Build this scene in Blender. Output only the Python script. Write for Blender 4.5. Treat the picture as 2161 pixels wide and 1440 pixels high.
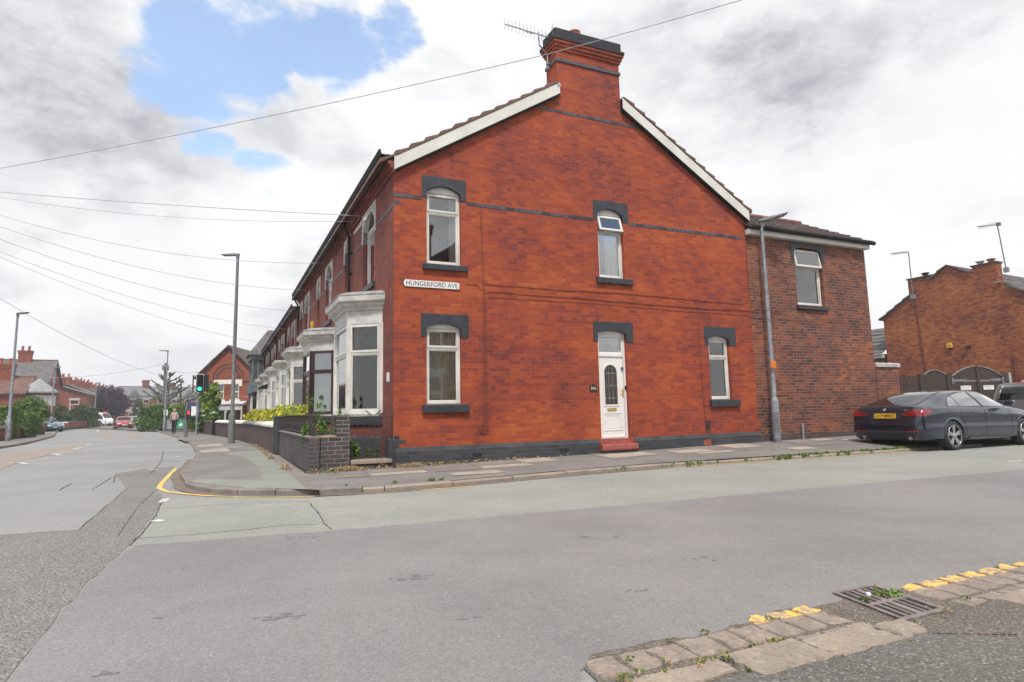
import bpy, bmesh, math, random
from mathutils import Vector, Matrix
from mathutils.bvhtree import BVHTree
random.seed(7)
D = bpy.data
for o in list(D.objects): D.objects.remove(o)
SC = bpy.context.scene
COL = SC.collection
R = math.radians
# ------------------------------------------------------------------ camera, sky, sun, exposure
CAM_Z, FPX, PITCH, ROLL = 1.1, 1230.0, math.atan(148 / 1230.0), 0.0215
cam = D.cameras.new('camera'); cam.sensor_width = 36; cam.lens = FPX / 2161 * 36; cam.clip_end = 3000; cam.clip_start = .05
CAM = D.objects.new('camera', cam); COL.objects.link(CAM); SC.camera = CAM
_f = Vector((0, math.cos(PITCH), math.sin(PITCH))); _r0 = Vector((1, 0, 0)); _u0 = _r0.cross(_f)
_c, _s = math.cos(ROLL), math.sin(ROLL)
_r = _r0 * _c - _u0 * _s; _u = _r0 * _s + _u0 * _c
CAM.matrix_world = Matrix(((_r.x, _u.x, -_f.x, 0), (_r.y, _u.y, -_f.y, 0), (_r.z, _u.z, -_f.z, CAM_Z), (0, 0, 0, 1)))
SC.view_settings.view_transform = 'Standard'; SC.view_settings.look = 'None'; SC.view_settings.gamma = 1
SC.view_settings.exposure = 1.18
SUN_AZ, SUN_EL = 178, 60      # degrees clockwise from +Y, height


class NT:
    def __init__(s, nt): s.nt = nt; s.nt.nodes.clear()
    def n(s, typ, ins=None, **kw):
        nd = s.nt.nodes.new(typ)
        for k, v in kw.items(): setattr(nd, k, v)
        for k, v in (ins or {}).items(): s.set(nd, k, v)
        return nd
    def set(s, nd, k, v):
        if isinstance(v, bpy.types.NodeSocket): s.nt.links.new(v, nd.inputs[k])
        else: nd.inputs[k].default_value = v
    def m(s, op, a, b=0.0, c=None):
        nd = s.nt.nodes.new('ShaderNodeMath'); nd.operation = op
        s.set(nd, 0, a); s.set(nd, 1, b)
        if c is not None: s.set(nd, 2, c)
        return nd.outputs[0]
    def vm(s, op, a, b=(0, 0, 0)):
        nd = s.nt.nodes.new('ShaderNodeVectorMath'); nd.operation = op
        s.set(nd, 0, a)
        if op == 'SCALE': s.set(nd, 3, b)
        else: s.set(nd, 1, b)
        return nd.outputs['Value'] if op in ('DISTANCE', 'DOT_PRODUCT', 'LENGTH') else nd.outputs[0]
    def mr(s, v, a, b, c=0.0, d=1.0, smooth=True):
        nd = s.nt.nodes.new('ShaderNodeMapRange')
        if smooth: nd.interpolation_type = 'SMOOTHSTEP'
        for i, x in enumerate((v, a, b, c, d)): s.set(nd, i, x)
        return nd.outputs[0]
    def mix(s, f, a, b, blend='MIX'):
        nd = s.nt.nodes.new('ShaderNodeMix'); nd.data_type = 'RGBA'; nd.blend_type = blend
        s.set(nd, 0, f); s.set(nd, 6, a); s.set(nd, 7, b)
        return nd.outputs[2]
    def noise(s, vec, scale, detail=3, rough=.55, out=0, dist=0.0):
        nd = s.nt.nodes.new('ShaderNodeTexNoise'); s.set(nd, 'Vector', vec); s.set(nd, 'Scale', scale)
        s.set(nd, 'Detail', detail); s.set(nd, 'Roughness', rough); s.set(nd, 'Distortion', dist)
        return nd.outputs[out]
    def ramp(s, f, stops, interp='LINEAR'):
        nd = s.nt.nodes.new('ShaderNodeValToRGB'); cr = nd.color_ramp; cr.interpolation = interp
        while len(cr.elements) < len(stops): cr.elements.new(.5)
        for e, (p, c) in zip(cr.elements, stops): e.position = p; e.color = c4(c)
        s.set(nd, 0, f)
        return nd.outputs[0]


def c4(c): return (c[0], c[1], c[2], 1.0)
def lin(r, g, b, k=1.0):
    f = lambda v: ((v / 255 + .055) / 1.055) ** 2.4 if v > 10 else v / 255 / 12.92
    return (f(r) * k, f(g) * k, f(b) * k)


W = D.worlds.new('World'); SC.world = W; W.use_nodes = True
t = NT(W.node_tree)
dirv = t.n('ShaderNodeTexCoord').outputs['Generated']
sky = t.n('ShaderNodeTexSky', sky_type='NISHITA'); sky.sun_disc = False
sky.sun_elevation = R(SUN_EL); sky.sun_rotation = R(SUN_AZ); sky.air_density = 1.3; sky.dust_density = .3; sky.ozone_density = 3
sep = t.n('ShaderNodeSeparateXYZ', {0: dirv})
zz = t.m('ADD', t.m('MAXIMUM', sep.outputs[2], 0.0), .22)
pl = t.n('ShaderNodeCombineXYZ', {0: t.m('DIVIDE', sep.outputs[0], zz), 1: t.m('DIVIDE', sep.outputs[1], zz), 2: 0.0}).outputs[0]
warp = t.noise(pl, 2.2, 5, .6, out=1)
wv = t.vm('SCALE', t.vm('SUBTRACT', warp, (.5, .5, .5)), .22)
dw = t.vm('ADD', dirv, wv)
def blobs(lst):
    acc = None
    for (x, y, z, r0, r1) in lst:
        v = t.mr(t.vm('DISTANCE', dw, (x, y, z)), r1, r0)
        acc = v if acc is None else t.m('MAXIMUM', acc, v)
    return acc
blue = blobs([(-.461, .75, .474, .03, .10), (-.41, .762, .502, .05, .13), (-.345, .781, .52, .05, .12), (-.256, .799, .544, .04, .11),
              (-.185, .795, .578, .02, .08), (-.422, .822, .383, .02, .075), (-.371, .853, .366, .015, .07), (-.5, -.6, .62, .2, .55), (.7, -.4, .55, .15, .4)])
q3 = t.vm('ADD', t.vm('MULTIPLY', dirv, (1.0, 1.0, 2.1)), t.vm('SCALE', t.vm('SUBTRACT', t.noise(dirv, 6.0, 4, .6, out=1), (.5, .5, .5)), .10))
n1 = t.noise(q3, 7.0, 9, .62)
blue = t.m('MULTIPLY', t.mr(t.m('ADD', blue, t.m('MULTIPLY', t.m('SUBTRACT', n1, .5), 2.2)), .34, .95), t.mr(blue, 0.0, .12))
n2 = t.noise(q3, 2.6, 5, .5)
n3 = t.noise(q3, 5.5, 7, .58)
grey = blobs([(-.567, .686, .456, .05, .24), (-.62, .66, .40, .05, .2), (.461, .792, .4, .0, .2), (.572, .712, .42, .0, .28), (.36, .77, .52, .0, .2), (-.526, .81, .259, .0, .16)])
core = t.m('ADD', t.m('MULTIPLY', n2, .6), t.m('MULTIPLY', n3, .4))
shade = t.m('ADD', t.mr(core, .45, .62, 0, .55), t.m('MULTIPLY', grey, t.mr(core, .38, .60, .10, .52)))
shade = t.m('MULTIPLY', shade, t.mr(t.noise(q3, 9.0, 8, .62), .34, .66, .55, 1.1))
shade = t.m('MINIMUM', t.m('MULTIPLY', shade, t.mr(sep.outputs[2], .02, .20, .45, 1)), 1.0)
cloud = t.mix(shade, c4((.455, .455, .46)), c4((.215, .22, .24)))
skyc = t.mix(1.0, sky.outputs[0], c4((.135, .125, .118)), 'MULTIPLY')
mixc = t.mix(t.m('MULTIPLY', blue, .88), cloud, skyc)
bg = t.n('ShaderNodeBackground', {0: mixc, 1: 1.0})
t.nt.links.new(bg.outputs[0], t.n('ShaderNodeOutputWorld').inputs[0])
sl = D.lights.new('sun', 'SUN'); sl.energy = 1.8; sl.angle = R(8); sl.color = (1, .96, .9)
SUN = D.objects.new('sun', sl); COL.objects.link(SUN)
sd = Vector((math.sin(R(SUN_AZ)) * math.cos(R(SUN_EL)), math.cos(R(SUN_AZ)) * math.cos(R(SUN_EL)), math.sin(R(SUN_EL))))
SUN.rotation_euler = sd.to_track_quat('Z', 'Y').to_euler()

# ------------------------------------------------------------------ measuring helpers (photo position -> place in the world)
def ray(x, y): return (_f * FPX + _r * (x - 1080.5) + _u * (720 - y)).normalized()
def gz(x, y, z=0.0):
    d = ray(x, y); return Vector((0, 0, CAM_Z)) + d * ((z - CAM_Z) / d.z)
def at(x, y, Y):
    d = ray(x, y); return Vector((0, 0, CAM_Z)) + d * (Y / d.y)
C0 = Vector((-2.282, 11.158, 0))
AU, AV = R(23.154), R(116.73)
def frame(p, a): return Matrix.Translation(p) @ Matrix.Rotation(a, 4, 'Z')
HF, TF = frame(C0, AU), frame(C0, AV)        # gable frame: x along wall, y into house; terrace frame: x along street, y outwards
H2T = HF.inverted() @ TF
UV_, VV_ = Vector((math.cos(AU), math.sin(AU), 0)), Vector((math.cos(AV), math.sin(AV), 0))

# ------------------------------------------------------------------ mesh helpers
class MB:
    def __init__(s, M=None): s.v = []; s.f = []; s.m = []; s.M = M or Matrix(); s.c = 0
    def p(s, q): s.v.append(tuple(s.M @ Vector(q))); return len(s.v) - 1
    def face(s, pts): s.f.append([s.p(q) for q in pts]); s.m.append(s.c); return s
    def idx(s, ids): s.f.append(ids); s.m.append(s.c)
    def box(s, x0, x1, y0, y1, z0, z1):
        a = [s.p(q) for q in ((x0, y0, z0), (x1, y0, z0), (x1, y1, z0), (x0, y1, z0), (x0, y0, z1), (x1, y0, z1), (x1, y1, z1), (x0, y1, z1))]
        for f in ((0, 3, 2, 1), (4, 5, 6, 7), (0, 1, 5, 4), (1, 2, 6, 5), (2, 3, 7, 6), (3, 0, 4, 7)): s.idx([a[i] for i in f])
        return s
    def prism(s, poly, ax, a, b):
        g = {'y': lambda q, k: (q[0], k, q[1]), 'z': lambda q, k: (q[0], q[1], k), 'x': lambda q, k: (k, q[0], q[1])}[ax]
        A = [s.p(g(q, a)) for q in poly]; B = [s.p(g(q, b)) for q in poly]; n = len(poly)
        s.idx(A); s.idx(B[::-1])
        for i in range(n): s.idx([A[i], A[(i + 1) % n], B[(i + 1) % n], B[i]])
        return s
    def loft(s, rings, closed=True, caps=True):
        I = [[s.p(q) for q in r] for r in rings]; n = len(I[0])
        for a, b in zip(I, I[1:]):
            for i in range(n if closed else n - 1): s.idx([a[i], a[(i + 1) % n], b[(i + 1) % n], b[i]])
        if caps: s.idx(I[0][::-1]); s.idx(I[-1])
        return s
    def tube(s, path, r, n=8, caps=True):
        path = [Vector(q) for q in path]; rings = []; L = len(path)
        rr = r if isinstance(r, (list, tuple)) else [r] * L
        for i, q in enumerate(path):
            d = (path[min(i + 1, L - 1)] - path[max(i - 1, 0)]).normalized()
            a = d.cross(Vector((0, 0, 1)) if abs(d.z) < .9 else Vector((1, 0, 0))).normalized(); b = d.cross(a)
            rings.append([q + (a * math.cos(2 * math.pi * k / n) + b * math.sin(2 * math.pi * k / n)) * rr[i] for k in range(n)])
        return s.loft(rings, True, caps)
    def lathe(s, prof, n=16, c=(0, 0, 0), axis='z', caps=True):
        rings = []
        for r, z in prof:
            g = []
            for k in range(n):
                a = 2 * math.pi * k / n; x, y = r * math.cos(a), r * math.sin(a)
                q = {'z': (x, y, z), 'y': (x, z, y), 'x': (z, x, y)}[axis]
                g.append((q[0] + c[0], q[1] + c[1], q[2] + c[2]))
            rings.append(g)
        return s.loft(rings, True, caps)
    def build(s, name, mats, parent=None, L=None, smooth=False, bevel=0, raw=False):
        me = D.meshes.new(name); me.from_pydata(s.v, [], s.f)
        for m in (mats if isinstance(mats, (list, tuple)) else [mats]): me.materials.append(m)
        for p, i in zip(me.polygons, s.m): p.material_index = i; p.use_smooth = smooth
        if not raw:
            b = bmesh.new(); b.from_mesh(me); bmesh.ops.remove_doubles(b, verts=b.verts, dist=1e-5)
            bmesh.ops.recalc_face_normals(b, faces=b.faces); b.to_mesh(me); b.free()
        if smooth and not raw:
            try: me.set_sharp_from_angle(angle=R(38))
            except Exception: pass
        o = D.objects.new(name, me); COL.objects.link(o)
        if parent: o.parent = parent
        if L is not None: o.matrix_local = L
        if bevel:
            md = o.modifiers.new('bevel', 'BEVEL'); md.width = bevel; md.segments = 2; md.limit_method = 'ANGLE'; md.angle_limit = R(40)
        return o


def tag(o, label=None, cat=None, group=None, kind=None):
    if label: o['label'] = label
    if cat: o['category'] = cat
    if group: o['group'] = group
    if kind: o['kind'] = kind
    return o
def thing(name, label, cat, M, group=None):
    o = D.objects.new(name, None); COL.objects.link(o); o.empty_display_size = .2
    o.matrix_world = M if isinstance(M, Matrix) else Matrix.Translation(M)
    return tag(o, label, cat, group)
def kids(o): return [c for c in D.objects if c.parent == o]
def copy_tree(o, parent=None):
    c = o.copy(); COL.objects.link(c); c.parent = parent
    for ch in kids(o): copy_tree(ch, c)
    return c
def text_mesh(s, size, M, mb, bold=0.0):
    cu = D.curves.new('t', 'FONT'); cu.body = s; cu.size = size; cu.align_x = 'CENTER'; cu.align_y = 'CENTER'; cu.offset = bold; cu.resolution_u = 2
    ob = D.objects.new('t', cu); COL.objects.link(ob)
    dg = bpy.context.evaluated_depsgraph_get(); me = D.meshes.new_from_object(ob.evaluated_get(dg))
    base = len(mb.v)
    for v in me.vertices: mb.v.append(tuple(mb.M @ (M @ v.co)))
    for p in me.polygons: mb.f.append([base + i for i in p.vertices]); mb.m.append(mb.c)
    D.objects.remove(ob); D.curves.remove(cu); D.meshes.remove(me)

# ------------------------------------------------------------------ materials
def new_mat(name):
    m = D.materials.new(name); m.use_nodes = True; return m, NT(m.node_tree)
def finish(t, col, rough=.7, bump=None, bstr=.3, bdist=.01, **kw):
    ins = {'Base Color': col, 'Roughness': rough}; ins.update(kw)
    b = t.n('ShaderNodeBsdfPrincipled', ins)
    if bump is not None:
        bn = t.n('ShaderNodeBump', {'Strength': bstr, 'Distance': bdist, 'Height': bump}); t.set(b, 'Normal', bn.outputs[0])
    t.nt.links.new(b.outputs[0], t.n('ShaderNodeOutputMaterial').inputs[0]); return b
def mk(name, c1, c2=None, scale=6, rough=.6, bump=0, metal=0, coat=0, spec=.5, detail=4, lo=.35, hi=.65):
    m, t = new_mat(name); co = t.n('ShaderNodeTexCoord').outputs['Object']
    n = t.noise(co, scale, detail)
    col = t.mix(t.mr(n, lo, hi), c4(c1), c4(c2 or tuple(v * .8 for v in c1)))
    finish(t, col, rough, t.noise(co, scale * 6, 3) if bump else None, bump, .01, **{'Metallic': metal, 'Coat Weight': coat, 'Specular IOR Level': spec})
    return m
def brick(name, cols, mortar, mw=.009, bw=.232, bh=.0765, header=4, spread=.5, dirt=.25, bump=.5, big=.7, darkbig=None):
    m, t = new_mat(name); tc = t.n('ShaderNodeTexCoord'); co = tc.outputs['Object']
    s3 = t.n('ShaderNodeSeparateXYZ', {0: co}); nn = t.n('ShaderNodeSeparateXYZ', {0: tc.outputs['Normal']})
    sel = t.m('GREATER_THAN', t.m('ABSOLUTE', nn.outputs[0]), .6)
    wob = t.m('MULTIPLY', t.m('SUBTRACT', t.noise(co, 1.3, 2), .5), .012)
    hx = t.m('ADD', t.m('MULTIPLY', sel, s3.outputs[1]), t.m('MULTIPLY', t.m('SUBTRACT', 1.0, sel), s3.outputs[0]))
    v = t.m('DIVIDE', t.m('ADD', s3.outputs[2], wob), bh); row = t.m('FLOOR', v); fz = t.m('SUBTRACT', v, row)
    if header:
        hd = t.m('LESS_THAN', t.m('FLOORED_MODULO', row, float(header)), .5)
        w = t.m('SUBTRACT', bw, t.m('MULTIPLY', hd, bw / 2))
    else: w = t.m('ADD', bw, 0.0)
    rh = t.n('ShaderNodeTexWhiteNoise', {'W': row}, noise_dimensions='1D').outputs[0]
    uu = t.m('ADD', t.m('DIVIDE', hx, w), t.m('ADD', t.m('MULTIPLY', t.m('FLOORED_MODULO', row, 2.0), .5), t.m('MULTIPLY', rh, .16)))
    colx = t.m('FLOOR', uu); fx = t.m('SUBTRACT', uu, colx)
    ed = t.m('MINIMUM', t.m('MULTIPLY', fx, w), t.m('MULTIPLY', fz, bh))
    mask = t.mr(ed, mw * .7, mw * 1.25, 1.0, 0.0)
    cell = t.n('ShaderNodeCombineXYZ', {0: colx, 1: row, 2: sel}).outputs[0]
    rnd = t.n('ShaderNodeTexWhiteNoise', {'Vector': cell}, noise_dimensions='3D').outputs[0]
    bigN = t.noise(co, big, 3)
    pos = t.m('ADD', t.m('MULTIPLY', rnd, spread), t.mr(bigN, .3, .7, 0, 1 - spread))
    k = len(cols); col = t.ramp(pos, [(i / (k - 1), c) for i, c in enumerate(cols)])
    fine = t.noise(co, 45, 3)
    col = t.mix(t.mr(fine, .35, .75, 0, dirt), col, c4(tuple(x * .55 for x in cols[0])))
    soot = t.noise(t.vm('MULTIPLY', co, (1, 1, .45)), .9, 4)
    col = t.mix(t.mr(soot, .55, .80, 0, .42), col, c4(tuple(x * .5 for x in cols[0])))
    col = t.mix(mask, col, t.mix(t.mr(t.noise(co, 2.2, 3), .35, .7), c4(mortar), c4(tuple(x * .6 for x in mortar))))
    h = t.m('ADD', t.m('MULTIPLY', mask, -1.0), t.m('MULTIPLY', fine, .5))
    finish(t, col, .82, h, bump, .006, **{'Specular IOR Level': .3})
    return m
def tiles(name, cols, along=1, across=0, w=.30, h=.30, cos=1.0, seam=.02, bump=.8):
    m, t = new_mat(name); co = t.n('ShaderNodeTexCoord').outputs['Object']; s3 = t.n('ShaderNodeSeparateXYZ', {0: co})
    r = t.m('DIVIDE', s3.outputs[across], h * cos); row = t.m('FLOOR', r)
    u = t.m('ADD', t.m('DIVIDE', s3.outputs[along], w), t.m('MULTIPLY', t.m('FLOORED_MODULO', row, 2.0), .5)); cu = t.m('FLOOR', u); fu = t.m('SUBTRACT', u, cu)
    rnd = t.n('ShaderNodeTexWhiteNoise', {'Vector': t.n('ShaderNodeCombineXYZ', {0: cu, 1: row, 2: 0.0}).outputs[0]}, noise_dimensions='3D').outputs[0]
    col = t.ramp(t.m('ADD', t.m('MULTIPLY', rnd, .5), t.mr(t.noise(co, 1.5, 4), .3, .7, 0, .5)), [(i / (len(cols) - 1), c) for i, c in enumerate(cols)])
    mask = t.mr(t.m('MULTIPLY', fu, w), seam * .6, seam, 1.0, 0.0)
    col = t.mix(t.m('MULTIPLY', mask, .7), col, c4((.015, .013, .012)))
    h_ = t.m('ADD', t.m('SINE', t.m('MULTIPLY', fu, 6.283)), t.m('MULTIPLY', mask, -1.0))
    finish(t, col, .8, h_, bump, .01); return m
def asphalt(name, c1, c2, grit=140, gstr=.25, patch=.6, pstr=1.0, dark=None, stones=None, bdist=.004, bstr=.5):
    m, t = new_mat(name); co = t.n('ShaderNodeTexCoord').outputs['Object']
    n = t.noise(co, patch, 5, .6); col = t.mix(t.mr(n, .32, .68), c4(c1), c4(c2))
    streak = t.noise(t.vm('MULTIPLY', co, (1, 1, 1)), 9, 4, .65)
    col = t.mix(t.mr(streak, .52, .8, 0, .30), col, c4(tuple(x * .6 for x in c2)))
    vo = t.n('ShaderNodeTexVoronoi', {'Vector': co, 'Scale': float(grit)})
    g = t.n('ShaderNodeSeparateXYZ', {0: vo.outputs['Color']}).outputs[0]
    lo = tuple(x * .45 for x in c1); hi = tuple(min(1, x * 1.7) for x in c1)
    gc = t.ramp(g, [(0, lo), (.5, c1), (.85, c1), (1, stones or hi)])
    col = t.mix(gstr, col, gc)
    if dark:
        dn = t.noise(co, 1.9, 6, .7, dist=1.0)
        col = t.mix(t.mr(dn, .62, .74, 0, .55), col, c4(dark))
        sp = t.n('ShaderNodeTexVoronoi', {'Vector': co, 'Scale': 5.0}); col = t.mix(t.mr(sp.outputs['Distance'], .035, .02, 0, .7), col, c4((.45, .44, .42)))
        ds = t.noise(co, 26, 2); col = t.mix(t.mr(ds, .74, .8, 0, .5), col, c4(tuple(min(1, x * 1.9) for x in c1)))
    hh = t.m('ADD', t.m('MULTIPLY', vo.outputs['Distance'], -1.0), t.m('MULTIPLY', t.noise(co, 6, 3), .8))
    finish(t, col, .85, hh, bstr, bdist, **{'Specular IOR Level': .35}); return m
def glass_mat(name, tint=(.02, .025, .03), refl=1.0, rough=.02, alpha=.0):
    m, t = new_mat(name)
    fr = t.n('ShaderNodeFresnel', {'IOR': 1.52}).outputs[0]
    gl = t.n('ShaderNodeBsdfGlossy', {'Color': (1, 1, 1, 1), 'Roughness': rough})
    tr = t.n('ShaderNodeBsdfTransparent', {'Color': c4(tint)})
    mx = t.n('ShaderNodeMixShader', {0: t.m('MINIMUM', t.m('MULTIPLY', fr, refl), 1.0)})
    t.nt.links.new(tr.outputs[0], mx.inputs[1]); t.nt.links.new(gl.outputs[0], mx.inputs[2])
    t.nt.links.new(mx.outputs[0], t.n('ShaderNodeOutputMaterial').inputs[0]); return m
def emit(name, c, s):
    m, t = new_mat(name); e = t.n('ShaderNodeEmission', {0: c4(c), 1: s}); t.nt.links.new(e.outputs[0], t.n('ShaderNodeOutputMaterial').inputs[0]); return m
def leafm(name, c1, c2, tr=.25):
    m, t = new_mat(name); g = t.n('ShaderNodeNewGeometry'); ri = g.outputs['Random Per Island']
    col = t.mix(ri, c4(c1), c4(c2))
    d = t.n('ShaderNodeBsdfPrincipled', {'Base Color': col, 'Roughness': .6, 'Specular IOR Level': .3})
    tl = t.n('ShaderNodeBsdfTranslucent', {0: col}); mx = t.n('ShaderNodeMixShader', {0: tr})
    t.nt.links.new(d.outputs[0], mx.inputs[1]); t.nt.links.new(tl.outputs[0], mx.inputs[2])
    t.nt.links.new(mx.outputs[0], t.n('ShaderNodeOutputMaterial').inputs[0]); return m

MT = {}
MT['brick'] = brick('red_brick', [(.15, .032, .028), (.23, .043, .026), (.31, .057, .022), (.38, .073, .020), (.43, .108, .026)], (.29, .10, .075), mw=.007, spread=.50)
MT['brick_ext'] = brick('mixed_brick', [(.055, .03, .026), (.12, .045, .034), (.19, .062, .040), (.26, .080, .036), (.44, .125, .03)], (.27, .205, .165), mw=.010, spread=.62, big=.5, header=5)
MT['brick_front'] = brick('front_brick', [(.12, .038, .032), (.18, .05, .038), (.23, .062, .042), (.27, .075, .045)], (.18, .10, .08), mw=.006, spread=.5, header=0)
MT['brick_far'] = brick('far_brick', [(.12, .03, .02), (.22, .05, .025), (.30, .075, .03), (.36, .10, .035)], (.22, .12, .08), mw=.008, spread=.45, big=.35)
MT['brick_orange'] = brick('orange_brick', [(.10, .032, .026), (.20, .05, .03), (.31, .09, .03), (.39, .13, .036), (.46, .18, .06)], (.26, .13, .09), mw=.008, spread=.62, big=.5, dirt=.4)
MT['brick_blue'] = brick('blue_brick', [(.035, .036, .042), (.055, .055, .062), (.075, .075, .085), (.06, .045, .045)], (.36, .24, .17), mw=.011, spread=.7, header=0, bump=.4)
MT['brick_bluedark'] = brick('plinth_brick', [(.035, .037, .042), (.05, .052, .058), (.065, .067, .073)], (.10, .10, .10), mw=.007, spread=.7, header=0, bump=.4)
MT['brick_brownwall'] = brick('brown_wall_brick', [(.06, .045, .045), (.09, .06, .055), (.12, .08, .07)], (.16, .13, .12), mw=.009, header=0)
MT['slate_paint'] = mk('slate_paint', (.034, .038, .046), (.024, .027, .033), 5, .5, .15)
MT['band'] = mk('blue_band', (.075, .085, .10), (.04, .045, .055), 9, .5, .1)
MT['white'] = mk('white_upvc', (.70, .68, .62), (.56, .54, .49), 2.2, .35)
MT['whitepaint'] = mk('white_paint', (.56, .54, .50), (.40, .385, .36), 5, .6, .2)
MT['cream'] = mk('cream_board', (.66, .64, .57), (.58, .56, .49), 2, .5)
MT['greytrim'] = mk('grey_lead', (.30, .30, .30), (.2, .2, .2), 5, .6)
MT['dkbrown'] = mk('brown_frame', (.05, .018, .018), (.035, .013, .013), 4, .3)
MT['black'] = mk('black_gutter', (.018, .018, .02), (.012, .012, .013), 4, .7, spec=.2)
MT['cable'] = mk('cable_black', (.14, .035, .026), None, 4, .6)
MT['tile_red'] = mk('tile_red_brown', (.22, .085, .055), (.11, .05, .04), 3, .8, .3)
MT['tile_brown'] = tiles('tile_brown', [(.05, .038, .035), (.09, .065, .058), (.15, .10, .085)], along=0, across=1, w=.3, h=.3)
MT['tile_main'] = tiles('tile_main', [(.09, .05, .04), (.15, .075, .055), (.2, .1, .07)], along=1, across=0)
MT['slate_roof'] = tiles('slate_roof', [(.10, .10, .105), (.15, .15, .15), (.20, .195, .185)], along=0, across=1, w=.25, h=.2, seam=.012, bump=.3)
MT['slate_roof_x'] = tiles('slate_roof_x', [(.07, .065, .06), (.11, .10, .095), (.15, .14, .13)], along=1, across=0, w=.3, h=.3, seam=.02, bump=.5)
MT['terracotta'] = mk('terracotta', (.36, .09, .05), (.25, .06, .035), 6, .7)
MT['glass'] = glass_mat('window_glass', (.93, .95, .95), 3.4)
MT['glass_dark'] = glass_mat('window_glass_dim', (.45, .47, .48), 3.4)
MT['glass_bay'] = glass_mat('bay_window_glass', (.85, .87, .87), 1.5)
MT['net'] = mk('net_curtain', (.80, .80, .76), (.62, .62, .58), 4, .9)
MT['drape'] = mk('drape', (.80, .76, .62), (.62, .58, .46), 6, .9)
MT['blind'] = mk('blind_blue_grey', (.42, .50, .50), (.36, .44, .45), 3, .8)
MT['ochre'] = mk('ochre_drape', (.35, .22, .08), (.2, .12, .05), 6, .9)
MT['room'] = mk('room_dark', (.05, .045, .04), (.03, .028, .025), 2, .9)  # near-black colour stands in for the shade of an unlit room
MT['gold'] = mk('brass', (.75, .5, .15), (.6, .38, .1), 8, .3, metal=.9)
MT['doorwhite'] = mk('door_white', (.74, .71, .67), (.68, .65, .61), 2, .3)
MT['leaded'] = mk('leaded_glass', (.035, .025, .022), (.05, .035, .03), 8, .15)
MT['stepred'] = mk('red_step_paint', (.34, .085, .06), (.24, .065, .05), 7, .4, .1)
MT['stone'] = mk('stone_flag', (.30, .24, .19), (.22, .18, .15), 6, .85, .3)
MT['galv'] = mk('galvanised', (.30, .32, .34), (.20, .22, .24), 9, .45, .1, metal=.35)
MT['galvdark'] = mk('painted_grey_post', (.16, .165, .17), (.11, .115, .12), 9, .55, .1)
MT['signwhite'] = mk('sign_white', (.78, .77, .74), (.66, .65, .62), 9, .5)
MT['signblack'] = mk('sign_letters', (.04, .04, .045), (.16, .16, .16), 30, .5)
MT['yellowbox'] = mk('yellow_box', (.75, .42, .03), None, 3, .5)
MT['orangebox'] = mk('orange_box', (.65, .18, .02), None, 3, .5)
MT['coping'] = mk('white_coping', (.78, .74, .66), (.6, .57, .5), 3, .6, .15)
MT['concrete'] = mk('concrete_coping', (.48, .46, .42), (.3, .29, .26), 7, .85, .3)
MT['iron'] = mk('wrought_iron', (.025, .025, .028), (.05, .035, .03), 20, .5, .1)
MT['wood'] = mk('dark_fence_wood', (.055, .032, .022), (.035, .022, .016), 5, .7, .2)
MT['woodgrey'] = mk('weathered_wood', (.22, .20, .18), (.12, .10, .09), 12, .85, .2)
MT['pole'] = mk('timber_pole', (.17, .14, .12), (.11, .09, .08), 5, .85, .2)
MT['rubber'] = mk('tyre_rubber', (.022, .022, .023), (.03, .03, .03), 9, .8)
MT['alloy'] = mk('alloy_wheel', (.55, .55, .56), (.45, .45, .46), 4, .25, metal=.8)
MT['alloydark'] = mk('wheel_barrel', (.03, .03, .032), None, 4, .5, metal=.5)
MT['carglass'] = glass_mat('car_glass', (.10, .11, .12), 1.2)
MT['carside'] = glass_mat('car_side_glass', (.08, .09, .10), 3.6)
MT['plastic'] = mk('black_plastic', (.018, .018, .019), None, 4, .5)
MT['redlamp'] = mk('tail_lamp', (.30, .010, .014), (.14, .006, .008), 14, .12, coat=1)
MT['plate_y'] = mk('plate_yellow', (.72, .42, .02), None, 3, .4)
MT['ink'] = mk('ink_black', (.015, .015, .015), None, 3, .5)
def paint(name, c, metal=.4, rough=.28): return mk(name, c, tuple(x * .93 for x in c), 2, rough, metal=metal, coat=1, lo=.2, hi=.9)
# ------------------------------------------------------------------ builders for the setting
def ring_boxes(m, x0, x1, z0, z1, w, y0, y1):
    m.box(x0, x0 + w, y0, y1, z0, z1); m.box(x1 - w, x1, y0, y1, z0, z1)
    m.box(x0 + w, x1 - w, y0, y1, z0, z0 + w); m.box(x0 + w, x1 - w, y0, y1, z1 - w, z1)
def wavy(m, x0, x1, z0, z1, y, amp=.02, wl=.09, n=None, top=1.0):
    n = n or max(6, int((x1 - x0) / wl * 6)); ph = random.random() * 6
    for i in range(n):
        a, b = i / n, (i + 1) / n
        f = lambda q: y + amp * math.sin((x0 + (x1 - x0) * q) / wl * 6.283 + ph) + amp * .5 * math.sin(q * 11 + ph)
        xa, xb = x0 + (x1 - x0) * a, x0 + (x1 - x0) * b
        m.face([(xa, f(a), z0), (xb, f(b), z0), (xb, f(b), z1), (xa, f(a), z1)])
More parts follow.
